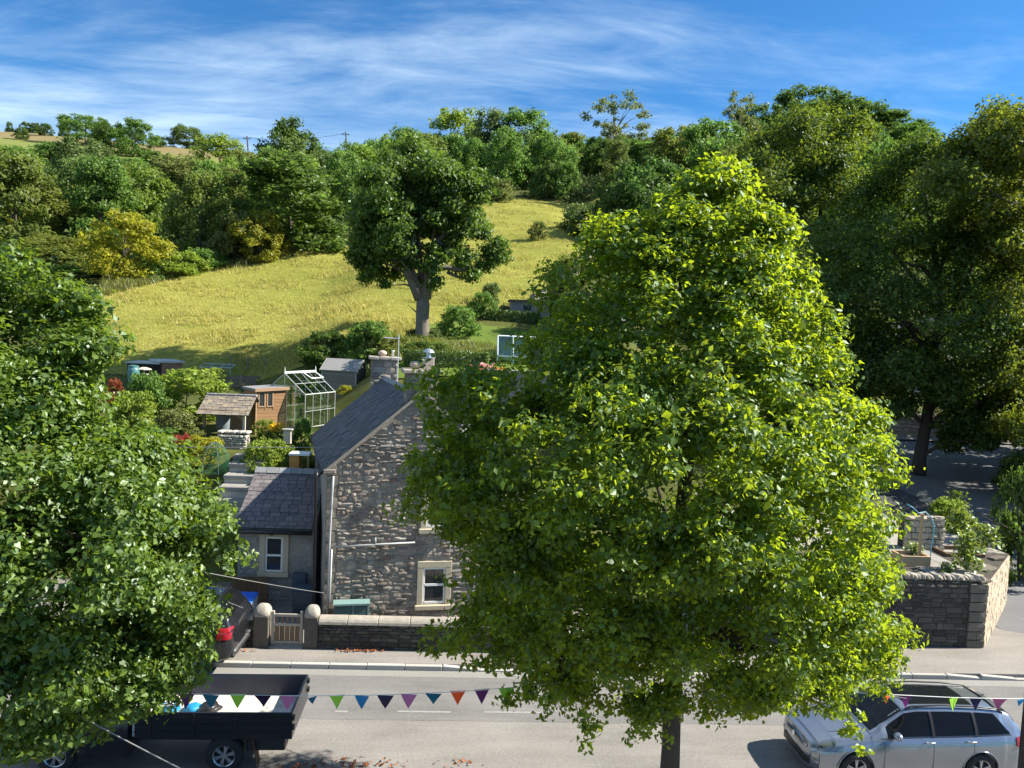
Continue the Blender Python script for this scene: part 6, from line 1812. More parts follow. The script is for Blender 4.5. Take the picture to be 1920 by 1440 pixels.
rfo = MB().add(q + [v + nn * .03 for v in q], [(0, 1, 2, 3), (7, 6, 5, 4), (0, 4, 5, 1), (1, 5, 6, 2), (2, 6, 7, 3), (3, 7, 4, 0)]).build('roof', MS_UNDER, t)
MS_TILE = M_stone('mossy_stone_tile', [(.20, .17, .14), (.27, .225, .17), (.17, .15, .13), (.30, .24, .16)], .5, (.4, (.16, .12, .05)), 8, .93, .35)
roof_slates(rfo, o0, (1, 0, 0), su, w_ + .3, sl + .18, .24, .15, MS_TILE, 200, 33, 'roof_tile')
q2 = [q[3], q[2], q[2] + Vector((0, .8, -.5)), q[3] + Vector((0, .8, -.5))]
MB().add(q2 + [v + Vector((0, 0, .04)) for v in q2], [(0, 3, 2, 1), (4, 5, 6, 7), (0, 1, 5, 4), (1, 2, 6, 5), (2, 3, 7, 6), (3, 0, 4, 7)]).build('rear_roof', MS_TILE, t)
for i in range(5):
    MB().box((-.18 + (w_ + .3) * (i + .5) / 5, q[3].y, q[3].z + .03), ((w_ + .3) / 5 - .012, .2, .07)).build('ridge_tile', rme.materials[0], t, bevel=.015)
wb_ = P(412, 812, sy + .3)
t = thing('water_butt', 'grey water butt standing in the shade of the open shelter', 'barrel', (wb_.x, sy + .7, shz))
MB().lathe([(.19, 0), (.23, .2), (.24, .5), (.23, .8), (.2, .92)], 14).build('body', M_plain('grey_butt_plastic', (.16, .19, .21), .45, .12, 5, .05), t, smooth=True)
MB().lathe([(.22, .92), (.22, .96), (.02, .99)], 14).build('lid', MP_GREYP, t)
# dry-stone wall below the shelter
sa, sb = P(406, 850, 27.6), P(461, 850, 27.6)
t = thing('dry_stone_wall', 'short grey dry-stone wall below the open shelter', 'wall', (sa.x, 27.6, sa.z))
h_ = P(430, 814, 27.6).z - sa.z; w_ = sb.x - sa.x
MB().bb(.02, w_ - .02, .03, .55, -.4, h_ - .03).build('core', MS_DARKM, t)
MS_DRY = M_stone('limestone_rubble', [(.40, .38, .34), (.5, .48, .43), (.33, .31, .28), (.45, .42, .36)], .7, None, 7, .93, .3)
place_stones(t, lay_courses(random.Random(91), 0, w_, 0, h_, (.06, .11), (.12, .3)), MS_DRY, 'stone', (0, .04, 0), 0, .012, (.05, .08), limit=120, seed=92)
place_stones(t, lay_courses(random.Random(93), 0, .5, 0, h_, (.08, .14), (.16, .3)), MS_DRY, 'stone', (w_ - .04, .03, 0), math.pi / 2, .01, (.04, .06), limit=40, seed=94)
for k in range(5): MB().box((.1 + k * .22, .25, h_ + .05), (.2, .4, .1), R(random.uniform(-8, 8))).build('top_stone', MS_DRY, t, bevel=.03)
# stone steps
t = thing('stone_steps', 'flight of pale stone steps climbing beside the slate-roofed extension', 'steps', (P(420, 945, 24.6).x, 24.4, .1))
MSTEP = M_stone('step_slab', [(.28, .27, .245), (.21, .20, .185)], .6, None, 5, .9, .2)
zs = [P(415, y, Y).z for y, Y in ((940, 24.6), (912, 25.1), (890, 25.6), (868, 26.1), (852, 26.7))]
for k, z in enumerate(zs):
    y0 = .2 + .5 * k
    MB().bb(-.35, .85, y0, y0 + .56, z - .1 - .16, z - .1).build('step', MSTEP, t, bevel=.025)
    MB().bb(-.32, .82, y0 + .04, y0 + .6, z - .9, z - .262).build('riser', MS_DRY, t)
# netting cloche, white pedestal, bench top and planter
np_ = P(402, 885, 26.2)
t = thing('netting_cloche', 'rounded green garden netting tunnel left of the stone steps', 'netting', np_)
_t = NT('green_net')
_a = _t.node('ShaderNodeBsdfTransparent'); _d = _t.node('ShaderNodeBsdfDiffuse'); _t.put(_d.inputs[0], (.05, .17, .09)); _m = _t.node('ShaderNodeMixShader'); _m.inputs[0].default_value = .16
_t.l.new(_a.outputs[0], _m.inputs[1]); _t.l.new(_d.outputs[0], _m.inputs[2]); _t.l.new(_m.outputs[0], _t.out.inputs[0])
MNET = _t.m
r = MB(); r.lathe([(.52, 0), (.52, .3), (.46, .6), (.33, .85), (.12, .98), (.02, 1.0)], 12); r.build('net', MNET, t, smooth=True)
for a_ in range(3):
    c_, s_ = math.cos(a_ * 1.05), math.sin(a_ * 1.05)
    MB().tube([(c_ * .53 * math.cos(w), s_ * .53 * math.cos(w), 1.01 * math.sin(w)) for w in np.linspace(0, math.pi, 11)], .012, 5).build('hoop', MT, t)
pp_ = P(540, 832, 28.2)
t = thing('stone_pedestal', 'pale cream pedestal with a flat cap in front of the greenhouse', 'pedestal', pp_)
hz = P(540, 803, 28.2).z - pp_.z
MCR = M_plain('cream_stone', (.58, .50, .40), .9, .15, 6, .2)
MB().bb(-.13, .13, -.13, .13, 0, hz - .06).build('shaft', MCR, t, bevel=.02)
MB().bb(-.19, .19, -.19, .19, hz - .06, hz).build('cap', MCR, t, bevel=.015)
bp = P(563, 886, 25.6)
t = thing('planter_bench', 'orange timber planter with white bench top behind the extension roof', 'planter', bp)
hz = P(563, 848, 25.6).z - bp.z
MB().bb(-.32, .0, -.2, .2, 0, hz - .08).build('panel', M_wood('orange_timber', (.50, .25, .07), .2), t, bevel=.01)
MB().bb(-.34, .34, -.25, .25, hz - .08, hz).build('top', MP_WHITE, t, bevel=.01)
for x in (.28,): MB().bb(x - .03, x + .03, -.2, -.14, 0, hz - .08).build('leg', MW_SH, t)
# low fence, frames and posts at the garden end
fy = 43.5
p0_, p1_ = P(432, 716, fy), P(520, 712, fy)
t = thing('post_and_wire_fence', 'thin post-and-wire fence between the garden and the meadow', 'fence', (p0_.x, fy, tz(p0_.x, fy)))
n = 7
for i in range(n):
    x = (p1_.x + 3 - p0_.x) * i / (n - 1)
    MB().tube([(x, 0, -.2), (x, 0, .85)], .03, 6).build('post', MW_GREY, t)
for z in (.4, .78): MB().tube([(0, 0, z), (p1_.x + 3 - p0_.x, 0, z)], .003, 4).build('wire', MP_BLACK, t)
cp = P(400, 702, 42.0)
t = thing('cold_frame', 'pale-framed glass cold frame on the far side of the garden bush', 'cold frame', (P(373, 702, 42).x, 42.0, cp.z))
w_ = P(432, 700, 42).x - P(373, 700, 42).x
f = MB(); zt = P(400, 689, 42).z - cp.z
for i in range(4): f.tube([(w_ * i / 3, 0, 0), (w_ * i / 3, .0, zt)], .02, 4); f.tube([(w_ * i / 3, 0, zt), (w_ * i / 3, .8, zt + .15)], .02, 4)
f.tube([(0, 0, zt), (w_, 0, zt)], .025, 4); f.tube([(0, .8, zt + .15), (w_, .8, zt + .15)], .025, 4)
f.build('frame', MAL2, t)
for i in range(3): MB().add([(w_ * i / 3 + .03, .02, zt + .005), (w_ * (i + 1) / 3 - .03, .02, zt + .005), (w_ * (i + 1) / 3 - .03, .78, zt + .15), (w_ * i / 3 + .03, .78, zt + .15)], [(0, 1, 2, 3)]).build('pane', MGW, t)
bp = P(452, 728, 40.5)
t = thing('compost_bay', 'dark timber compost bay behind the cedar shed', 'compost bay', bp)
for z in (.05, .25, .45): 
    MB().bb(-.7, .7, -.02, .02, z, z + .14).build('board', M_wood('compost_board', (.16, .13, .10)), t)
    MB().bb(-.7, .7, .9, .94, z, z + .14).build('board', MATS['compost_board'], t)
for x in (-.7, 0, .7): MB().bb(x - .04, x + .04, -.06, -.02, -.1, .68).build('post', MATS['compost_board'], t)
# little hut in the meadow
hp = G(957, 589)
hz = P(957, 566, hp.y).z - hp.z + .05
t = thing('field_hut', 'small grey hut with a dark window hole at the bottom of the meadow', 'hut', hp)
MB().bb(0, 2.6, 0, 1.8, -.4, hz).build('wall', M_plain('hut_boards', (.27, .24, .24), .9, .2, 5, .2), t)
MB().bb(-.12, 2.75, -.15, 1.95, hz, hz + .12).build('roof', M_plain('hut_roof', (.15, .11, .09), .9, .2, 5, .2), t)
wnd = MB().bb(.85, 1.35, -.02, .02, hz * .35, hz * .75).build('window', MP_BLACK, t)
# broken wall running up the meadow edge
wp_ = [G(1000, 575), G(1040, 552), G(1075, 520), G(1110, 480)]
t = thing('field_wall', 'old tumbled grey field wall running up the right edge of the meadow', 'wall', wp_[0])
rgw = random.Random(4); bm_ = MB()
for a_, b_ in zip(wp_[:-1], wp_[1:]):
    n = int((b_ - a_).length / .5)
    for i in range(n):
        q = a_.lerp(b_, (i + .5) / n); z = tz(q.x, q.y)
        for k in range(2): bm_.box((q.x - wp_[0].x, q.y - wp_[0].y + rgw.uniform(-.1, .1), z - wp_[0].z + .2 + k * .35), (rgw.uniform(.4, .65), rgw.uniform(.35, .55), rgw.uniform(.3, .42)), rgw.uniform(0, 3))
bm_.build('stonework', MS_UP, t, bevel=.04)

# poles on the hill
MPOLE = M_wood('pole_timber', (.12, .10, .085), .2)
def pole(label, px, by, ty, Y=None, cross=True):
    g = G(px, by) if Y is None else ground_at(px, Y)
    top = P(px, ty, g.y)
    t = thing('telegraph_pole', label, 'pole', g, 0, 'wooden poles on the hill')
    h = top.z - g.z
    MB().tube([(0, 0, -.5), (top.x - g.x, 0, h)], [.20, .15], 7).build('pole', MPOLE, t)
    if cross:
        MB().bb(top.x - g.x - .9, top.x - g.x + .9, -.06, .06, h - .7, h - .55).build('crossarm', MPOLE, t)
        for x in (-.8, 0, .8): MB().tube([(top.x - g.x + x, 0, h - .55), (top.x - g.x + x, 0, h - .3)], .05, 5).build('insulator', MP_BLACK, t)
    return Vector((top.x, g.y, top.z - .3))
t1 = pole('left wooden pole on the hill in front of the sloping green field', 289, 292, 254)
t2 = pole('middle wooden pole with crossarm standing against the sky above the wood', 463, 300, 255, 190)
t3 = pole('right wooden pole barely rising above the wood left of the oak', 648, 300, 247, 190)
def wire(label, pts, r, m, sag=0.3, name='overhead_wire', cat='wire', group=None):
    a, b = Vector(pts[0]), Vector(pts[-1])
    P_ = []
    for i in range(25):
        t = i / 24; q = a.lerp(b, t); q.z -= sag * 4 * t * (1 - t); P_.append(q)
    o = MB().tube([p - a for p in P_], r, 5).build(name, m)
    o.location = a
    return props(o, label, cat, group)
wire('power line between left and middle poles on the hill', (t1, t2), .03, MP_BLACK, 1.5)
wire('power line between middle and right poles on the hill', (t2, t3), .03, MP_BLACK, 1.0)
MWIR = M_plain('grey_cable', (.22, .22, .22), .5, .1, 6, .02)
wire('phone cable slanting from the left tree to the cottage corner', (P(-40, 985, 8.5), P(608, 1112, GY - .12)), .0065, MWIR, .05, 'phone_cable', 'cable')
wire('cable crossing low from the garden wall through the bright lime to the silver car', (P(858, 1153, 15), P(1700, 1310, 11)), .009, MWIR, .04, 'phone_cable', 'cable')
wire('pale cable running across the dark slate roof', (P(330, 838, 22), P(1000, 832, 20.5)), .009, MWIR, .05, 'phone_cable', 'cable')
wire('cable slanting down in front of the black truck', (P(150, 1342, 9.0), P(380, 1462, 8.5)), .008, MWIR, .01, 'phone_cable', 'cable')

# ------------------------------------------------------------------ bunting
def bunting(label, y, line, flags, seed):
    """line: photo points of the cord; flags: (px, colour, half-width scale, twist)"""
    rr = random.Random(seed)
    pts = [P(a, b, y) for a, b in line]
    t = thing('bunting', label, 'bunting', pts[0])
    o = pts[0]
    MB().tube([p - o for p in pts], .006, 5).build('cord', MP_WHITE, t)
    lx = [a for a, b in line]; ly = [b for a, b in line]
    for (px, c, sc, tw) in flags:
        py = float(np.interp(px, lx, ly))
        q = P(px, py, y) - o
        w = .122 * sc; h = .212 * (1 if sc > .8 else .6)
        n = 4; vs = []; fs = []
        for i in range(n + 1):
            f = i / n
            bulge = .03 * math.sin(f * 2.2 + px) 
            for s in (-1, 1):
                vs.append((s * w * (1 - f) * math.cos(tw), s * w * (1 - f) * math.sin(tw) - bulge - tw * .05 * f, -h * f))
        for i in range(n): fs.append((2 * i, 2 * i + 1, 2 * i + 3, 2 * i + 2))
        me = bpy.data.meshes.new('pennant'); me.from_pydata(vs, [], fs)
        ob = link('pennant', me, FLAGM[c], t)
        ob.location = q; ob.rotation_euler = (rr.uniform(-.15, .2), 0, rr.uniform(-.12, .12))
        so = ob.modifiers.new('thickness', 'SOLIDIFY'); so.thickness = .003
    return t
FC = {'orange': (.85, .11, .015), 'purple': (.15, .014, .17), 'teal': (.012, .16, .30), 'lime': (.36, .72, .08), 'navy': (.022, .014, .085), 'pink': (.54, .19, .46), 'blue': (.015, .25, .58), 'mauve': (.45, .13, .33)}
FLAGM = {k: M_leaf('pennant_' + k, v, v, .35, .03, .06) for k, v in FC.items()}
BY = 11.2
fl = [(205, 'navy', 1, .2), (250, 'teal', 1, .1), (297, 'orange', 1, .1), (350, 'purple', 1, .2), (397, 'teal', 1, 0), (445, 'lime', 1, 0), (493, 'navy', 1, 0), (540, 'pink', 1, .1), (586, 'teal', .55, .4), (632, 'lime', .9, .2), (679, 'blue', .9, 0), (723, 'navy', 1, 0), (767, 'pink', 1, 0), (813, 'teal', 1, 0), (859, 'orange', 1, 0), (904, 'purple', .95, .1), (949, 'lime', .95, .1), (993, 'navy', 1, 0), (1038, 'mauve', 1, .2)]
bunting('coloured bunting strung from the left tree across the road to the lime', BY, [(150, 1290), (297, 1299), (445, 1303), (586, 1305), (723, 1303), (859, 1297), (949, 1290), (1038, 1281), (1250, 1262)], fl, 3)
fl = [(1660, 'orange', .8, .6), (1700, 'purple', .9, .3), (1787, 'lime', 1, .5), (1833, 'navy', 1, 0), (1876, 'mauve', 1, 0), (1912, 'blue', .8, .4)]
bunting('shorter coloured bunting from the lime over the silver car to the roadside post', BY, [(1266, 1275), (1560, 1296), (1660, 1302), (1787, 1308), (1876, 1310), (1921, 1310)], fl, 4)
# roadside post with yellow plate
p = P(1914, 1440, 11.6)
zt = P(1914, 1345, 11.6).z
t = thing('roadside_post', 'dark wooden post with a yellow plate at the right edge by the silver car', 'post', (P(1926, 1440, 11.6).x, 11.6, 0))
MB().tube([(0, 0, -.2), (0.005, 0, 3.6), (0.01, 0, 5.2)], [.14, .13, .12], 10).build('post', MP_BLACK, t)
zz0, zz1 = P(1910, 1402, 11.6).z, P(1910, 1372, 11.6).z
MB().bb(-.16, -.06, -.12, -.10, zz0, zz1).build('plate', M_plain('yellow_plate', (.55, .40, .03), .5, .1), t)

# fallen leaves
rg = np.random.default_rng(77)
n = 130
c1_ = [PZ(px, py, 0) for px, py in ((590, 1436), (640, 1428), (690, 1436), (735, 1434), (620, 1440), (660, 1440), (560, 1440), (860, 1430))]
XY = np.array([(q.x, q.y) for q in c1_])[rg.integers(0, 8, n)] + rg.normal(0, .10, (n, 2)) * [2.2, .7]
w_ = [PZ(672, 1222, .115), PZ(650, 1222, .115), PZ(700, 1222, .115), PZ(465, 1222, .115)]
XY2 = np.array([(q.x, q.y) for q in w_])[rg.integers(0, 4, 60)] + rg.normal(0, .06, (60, 2)) * [2.0, .4]
C = np.concatenate([np.column_stack([XY, rg.uniform(.01, .06, n)]), np.column_stack([XY2, rg.uniform(.13, .18, 60)])])
V, F = leaf_arrays(C, rg.normal(0, .35, (len(C), 3)) + [0, 0, 1], rg.uniform(.05, .10, len(C)), rg)
o = link('fallen_leaves', fast_mesh('fallen_leaves', V, F), M_leaf('autumn_leaves', (.30, .12, .05), (.3, .1, .03), .2, .02, .5))
props(o, 'orange-brown dead leaves lying on the tarmac and by the wall', None, None, 'stuff')

# ------------------------------------------------------------------ corner garden on the right
MW_NEW = M_wood('new_pale_timber', (.50, .34, .19), .2)
def tp(px, py, z=None): return PZ(px, py, TZ if z is None else z)
b0 = tp(1715, 1058)
t = thing('raised_planter', 'raised timber planter box at the foot of the pale garden post', 'planter', (b0.x, b0.y, TZ))
for (x0, x1, y0, y1) in ((-.55, .3, -.3, -.25), (-.55, .3, .3, .35), (-.55, -.5, -.25, .3), (.25, .3, -.25, .3)): MB().bb(x0, x1, y0, y1, 0, .32).build('board', MW_NEW, t)
MB().bb(-.5, .25, -.25, .3, 0, .25).build('soil', M_plain('dark_soil', (.05, .035, .025), .95, .3, 8, .5), t)
zt = P(1727, 965, b0.y).z
t = thing('garden_post', 'tall pale timber post in the corner garden beside the blue hose', 'post', (tp(1725, 1060).x, b0.y - .02, TZ))
MB().bb(-.035, .035, -.035, .035, 0, zt - TZ).build('shaft', MW_NEW, t, bevel=.005)
MB().bb(-.05, .05, -.05, .05, zt - TZ, zt - TZ + .03).build('cap', MW_NEW, t)
hs = [P(a, b, b0.y - .05) for a, b in ((1700, 945), (1712, 952), (1722, 962), (1735, 960), (1746, 970), (1751, 985), (1750, 1005), (1746, 1025), (1744, 1050))]
o = MB().tube([p - hs[0] for p in hs], .016, 7).build('hose', M_plain('blue_hose_plastic', (.10, .36, .50), .4, .1), None, smooth=True)
o.location = hs[0]; props(o, 'light blue hose looped over the tall pale garden post', 'hose')
# inner rubble wall and frame
q0 = tp(1700, 1040); 
t = thing('rubble_heap_wall', 'short rough rubble wall behind the blue hose', 'wall', (P(1695, 1030, RWY + 3.4).x, RWY + 3.4, TZ))
st = lay_courses(random.Random(101), 0, 1.35, 0, 1.1, (.14, .24), (.2, .42))
MB().bb(.03, 1.32, .05, .45, 0, 1.05).build('core', MS_DARKM, t)
place_stones(t, st, MS_END, 'stone', (0, .05, 0), 0, .01, (.06, .1), limit=80, seed=102)
f0 = tp(1790, 1040)
t = thing('timber_bed_edging', 'dark timber frame edging a garden bed on the pale terrace', 'edging', (f0.x, f0.y, TZ))
for (x0, x1, y0, y1) in ((-.4, .7, -.35, -.29), (-.4, .7, .6, .66), (-.46, -.4, -.35, .66), (.7, .76, -.35, .66)): MB().bb(x0, x1, y0, y1, 0, .12).build('board', MATS['dark_brown_boards'], t)
slab = MB()
for i in range(3):
    for j in range(5):
        q = tp(1760, 1060)
        slab.bb(q.x - .9 + i * .5, q.x - .9 + i * .5 + .485, RWY + .8 + j * .62, RWY + .8 + j * .62 + .605, TZ, TZ + .03)
o = slab.build('paving_slabs', MSTEP, rterr, bevel=.006)
def leafy(name, label, px, py, h, w, n, leaf, mat, seed, z=None, cat='plant'):
    q = tp(px, py, z)
    rg = np.random.default_rng(seed)
    t = thing(name, label, cat, q)
    st = MB(); k = 7
    for i in range(k):
        a_ = rg.uniform(0, 6.28); st.tube([(0, 0, 0), (w * .2 * math.cos(a_), w * .2 * math.sin(a_), h * .5), (w * .4 * math.cos(a_), w * .4 * math.sin(a_), h * rg.uniform(.7, 1))], [.012, .009, .004], 5)
    st.build('stem', MB_BARK, t)
    C = np.stack([rg.normal(0, w * .27, n), rg.normal(0, w * .27, n), h * rg.uniform(.08, 1.02, n)], 1)
    C[:, :2] *= (1.15 - .6 * (C[:, 2:] / h))
    V, F = leaf_arrays(C, rg.normal(0, .6, (n, 3)) + [.3, -.2, .7], leaf * rg.uniform(.6, 1.3, n), rg, .7)
    link('foliage', fast_mesh('foliage', V, F), mat, t)
    return t
ML_VEG = M_leaf('garden_plant_leaves', (.12, .19, .035), (.28, .36, .03), .36, .07, .35)
leafy('garden_plant', 'tall bright leafy plant on the terrace edge, nearest the retaining wall corner', 1812, 1072, 1.15, .8, 420, .15, ML_VEG, 1)
leafy('garden_plant', 'leafy plant trailing over the right end of the terrace by the side road', 1845, 1030, .8, .9, 360, .14, ML_VEG, 2)
leafy('garden_plant', 'bright leafy plant higher up the terrace bed behind the timber edging', 1800, 1000, .8, 1.0, 380, .14, ML_VEG, 3)
leafy('garden_plant', 'small green plant growing in the raised timber planter', 1712, 1052, .55, .6, 240, .11, ML_VEG, 4)
leafy('garden_plant', 'low silvery plant on the gravel just behind the upright coping', 1775, 1075, .3, .5, 160, .09, ML_VEG, 5)
leafy('garden_plant', 'climbing plant beside the side road above the rubble edge', 1790, 962, .9, .9, 320, .14, ML_VEG, 6)
# rubble edge along the side road
re = [P(a, b, 1) for a, b in ()]
edge_px = [(1880, 1062), (1850, 1035), (1815, 1002), (1780, 972), (1745, 945), (1722, 928)]
eg = [G(*q) for q in edge_px]
t = thing('roadside_rubble', 'line of tumbled rubble stones edging the shaded side road', 'rubble', eg[0])
rr = random.Random(9)
me = [unit_mesh('stone', stone_unit(120 + k, 1.4, .5), MS_END) for k in range(6)]
for a_, b_ in zip(eg[:-1], eg[1:]):
    n = max(3, int((b_ - a_).length / .33))
    for i in range(n):
        q = a_.lerp(b_, (i + rr.random()) / n) - eg[0]
        o = bpy.data.objects.new('stone', me[rr.randrange(6)]); COL.objects.link(o); o.parent = t
        s = rr.uniform(.25, .5)
        o.location = q + Vector((rr.uniform(-.25, .15), rr.uniform(-.2, .2), rr.uniform(.05, .2))); o.scale = (s, s * .6, s * rr.uniform(.35, .7)); o.rotation_euler = (rr.uniform(-.4, .4), rr.uniform(-.4, .4), rr.uniform(0, 6))
for k, (px, py) in enumerate(((1850, 1070), (1868, 1050), (1842, 1092))):
    q = tp(px, py, TZ)
    ms = MB().box((0, 0, .06), (rr.uniform(.4, .6), rr.uniform(.25, .35), .08), rr.uniform(-.4, .4), R(rr.uniform(-8, 8)), R(rr.uniform(-10, 10))).build('stone_slab', MS_PIER, None, bevel=.02)
    ms.location = q; props(ms, ('broken stone slab lying nearest the end of the retaining wall', 'broken stone slab furthest up the garden corner', 'broken stone slab right above the wall pier')[k], 'stone slab')
# wall and house across the side road
fw0 = G(1590, 848); Yf = 46.2
xa, xb = P(1640, 830, Yf).x, P(1960, 830, Yf).x
zb_ = tz((xa + xb) / 2, Yf); zt_ = P(1820, 778, Yf).z
t = thing('rubble_bank_wall', 'sunlit pinkish rubble wall at the far side of the side road', 'wall', (xa, Yf, zb_ - .2))
MB().bb(0, xb - xa, .05, .6, -.2, zt_ - zb_ + .1).build('core', MS_MORTAR, t)
MS_PINK = M_stone('pinkish_rubble', [(.40, .31, .25), (.48, .39, .32), (.34, .27, .22), (.52, .43, .36)], .8, None, 5, .93, .3)
place_stones(t, lay_courses(random.Random(111), 0, xb - xa, 0, zt_ - zb_ + .15, (.18, .3), (.25, .6)), MS_PINK, 'stone', (0, .06, 0), 0, .02, (.06, .12), limit=200, seed=112)
kb = grid_sheet('far_kerb', np.linspace(xa, xb, 12), np.array([Yf - .9, Yf - .05]), lambda x, y: terr(x, y) + .16, MA_PAVE)
props(kb, 'pale strip of pavement in front of the pinkish rubble wall', None, None, 'structure')
Yh = 52.0
ha, hb = P(1560, 760, Yh), P(1765, 760, Yh)
zh0 = tz(ha.x, Yh) - 1
ev, rdg = P(1700, 690, Yh).z, P(1700, 610, Yh + 3).z
t = thing('far_stone_house', 'stone house with slate roof almost hidden behind the maples', 'house', (ha.x, Yh, zh0), R(-8))
w_ = hb.x - ha.x; h_ = ev - zh0; r_ = rdg - zh0
MB().prism([(0, 0), (6, 0), (6, h_), (3, r_), (0, h_)], 'x', 0, w_).build('wall', M_stone('far_house_stone', [(.45, .40, .33), (.40, .36, .30)], .4, None, 1.5, .93, .3), t)
for (ya, za, yb, zb) in ((-.3, h_ - .3, 3, r_ + .02), (6.3, h_ - .3, 3, r_ + .02)):
    q = [(-.2, ya, za), (w_ + .2, ya, za), (w_ + .2, yb, zb), (-.2, yb, zb)]
    MB().add(q + [(x, y, z + .12) for x, y, z in q], [(0, 3, 2, 1), (4, 5, 6, 7), (0, 1, 5, 4), (1, 2, 6, 5), (2, 3, 7, 6), (3, 0, 4, 7)]).build('roof', MS_SLATE, t)
ch = MB(); ch.bb(w_ - .9, w_ - .1, 2.4, 3.4, r_ - .6, r_ + 1.2).build('chimney', MATS['far_house_stone'], t)
for i in range(3):
    x = w_ * (.2 + .28 * i)
    wnd = MB().bb(x - .5, x + .5, -.06, .02, h_ - 1.6, h_ - .4).build('window', MP_WHITE, t)
    MB().bb(x - .42, x + .42, -.075, -.06, h_ - 1.52, h_ - .48).build('pane', MG_WIN, wnd)

# ------------------------------------------------------------------ vehicles
MRUB = M_plain('tyre_rubber', (.018, .018, .019), .8, .2, 20, .1)
MALLOY = M_plain('alloy_wheel', (.50, .51, .53), .3, .1, 8, .02, .8)
MDKTRIM = M_plain('dark_trim', (.02, .02, .022), .5, .15, 8, .04)
MCGL = NT('car_glass').bsdf((.006, .007, .008), .04, None, 0, .22, .0)
MLAMP = M_plain('headlamp_glass', (.13, .14, .15), .08, .6, 14, .0, .4, .6, .6)
MRED = M_plain('red_lamp', (.26, .008, .012), .2, .15, 12, .0, 0, .5, .6)
MCHROME = M_plain('chrome_trim', (.70, .71, .72), .15, .05, 6, 0, .9)
MPLATE_Y = M_plain('yellow_number_plate', (.60, .46, .05), .4, .05)
def wheel(parent, loc, r, w, spokes=5, side=-1, rim=MALLOY, rr=.66):
    wl_o = bpy.data.objects.new('wheel', None); COL.objects.link(wl_o); wl_o.parent = parent; wl_o.location = loc
    a = MB(); n = 28
    prof = [(r * rr, -w / 2), (r * .93, -w / 2), (r, -w * .36), (r, w * .36), (r * .93, w / 2), (r * rr, w / 2)]
    vs = []; fs = []
    for (q, y) in prof:
        for k in range(n): vs.append((q * math.cos(2 * math.pi * k / n), y, q * math.sin(2 * math.pi * k / n)))
    for i in range(len(prof) - 1):
        for k in range(n): fs.append((i * n + k, i * n + (k + 1) % n, (i + 1) * n + (k + 1) % n, (i + 1) * n + k))
    a.add(vs, fs); a.build('tyre', MRUB, wl_o, smooth=True)
    b = MB(); y0 = side * w * .40
    vs = []; fs = []
    for (q, y) in ((r * rr * 1.01, side * w * .5), (r * rr * .93, side * w * .44), (r * rr * .90, side * w * .2)):
        for k in range(n): vs.append((q * math.cos(2 * math.pi * k / n), y, q * math.sin(2 * math.pi * k / n)))
    for i in range(2):
        for k in range(n): fs.append((i * n + k, i * n + (k + 1) % n, (i + 1) * n + (k + 1) % n, (i + 1) * n + k))
    b.add(vs, fs)
    for k in range(spokes):
        for d in (-.13, .13):
            t = 2 * math.pi * k / spokes + .3
            c0 = (r * .08 * math.cos(t), y0, r * .08 * math.sin(t)); c1 = (r * rr * .92 * math.cos(t + d), y0 * 1.02, r * rr * .92 * math.sin(t + d))
            b.tube([c0, c1], [r * .06, r * .05], 5)
    b.tube([(0, y0 - side * .0, 0), (0, y0 + side * .02, 0)], r * .13, 10)
    b.build('rim', rim, wl_o)
    d = MB(); d.tube([(0, side * w * .12, 0), (0, side * w * .16, 0)], r * rr * .92, 20); d.build('brake_disc', MDKTRIM, wl_o)
    return wl_o
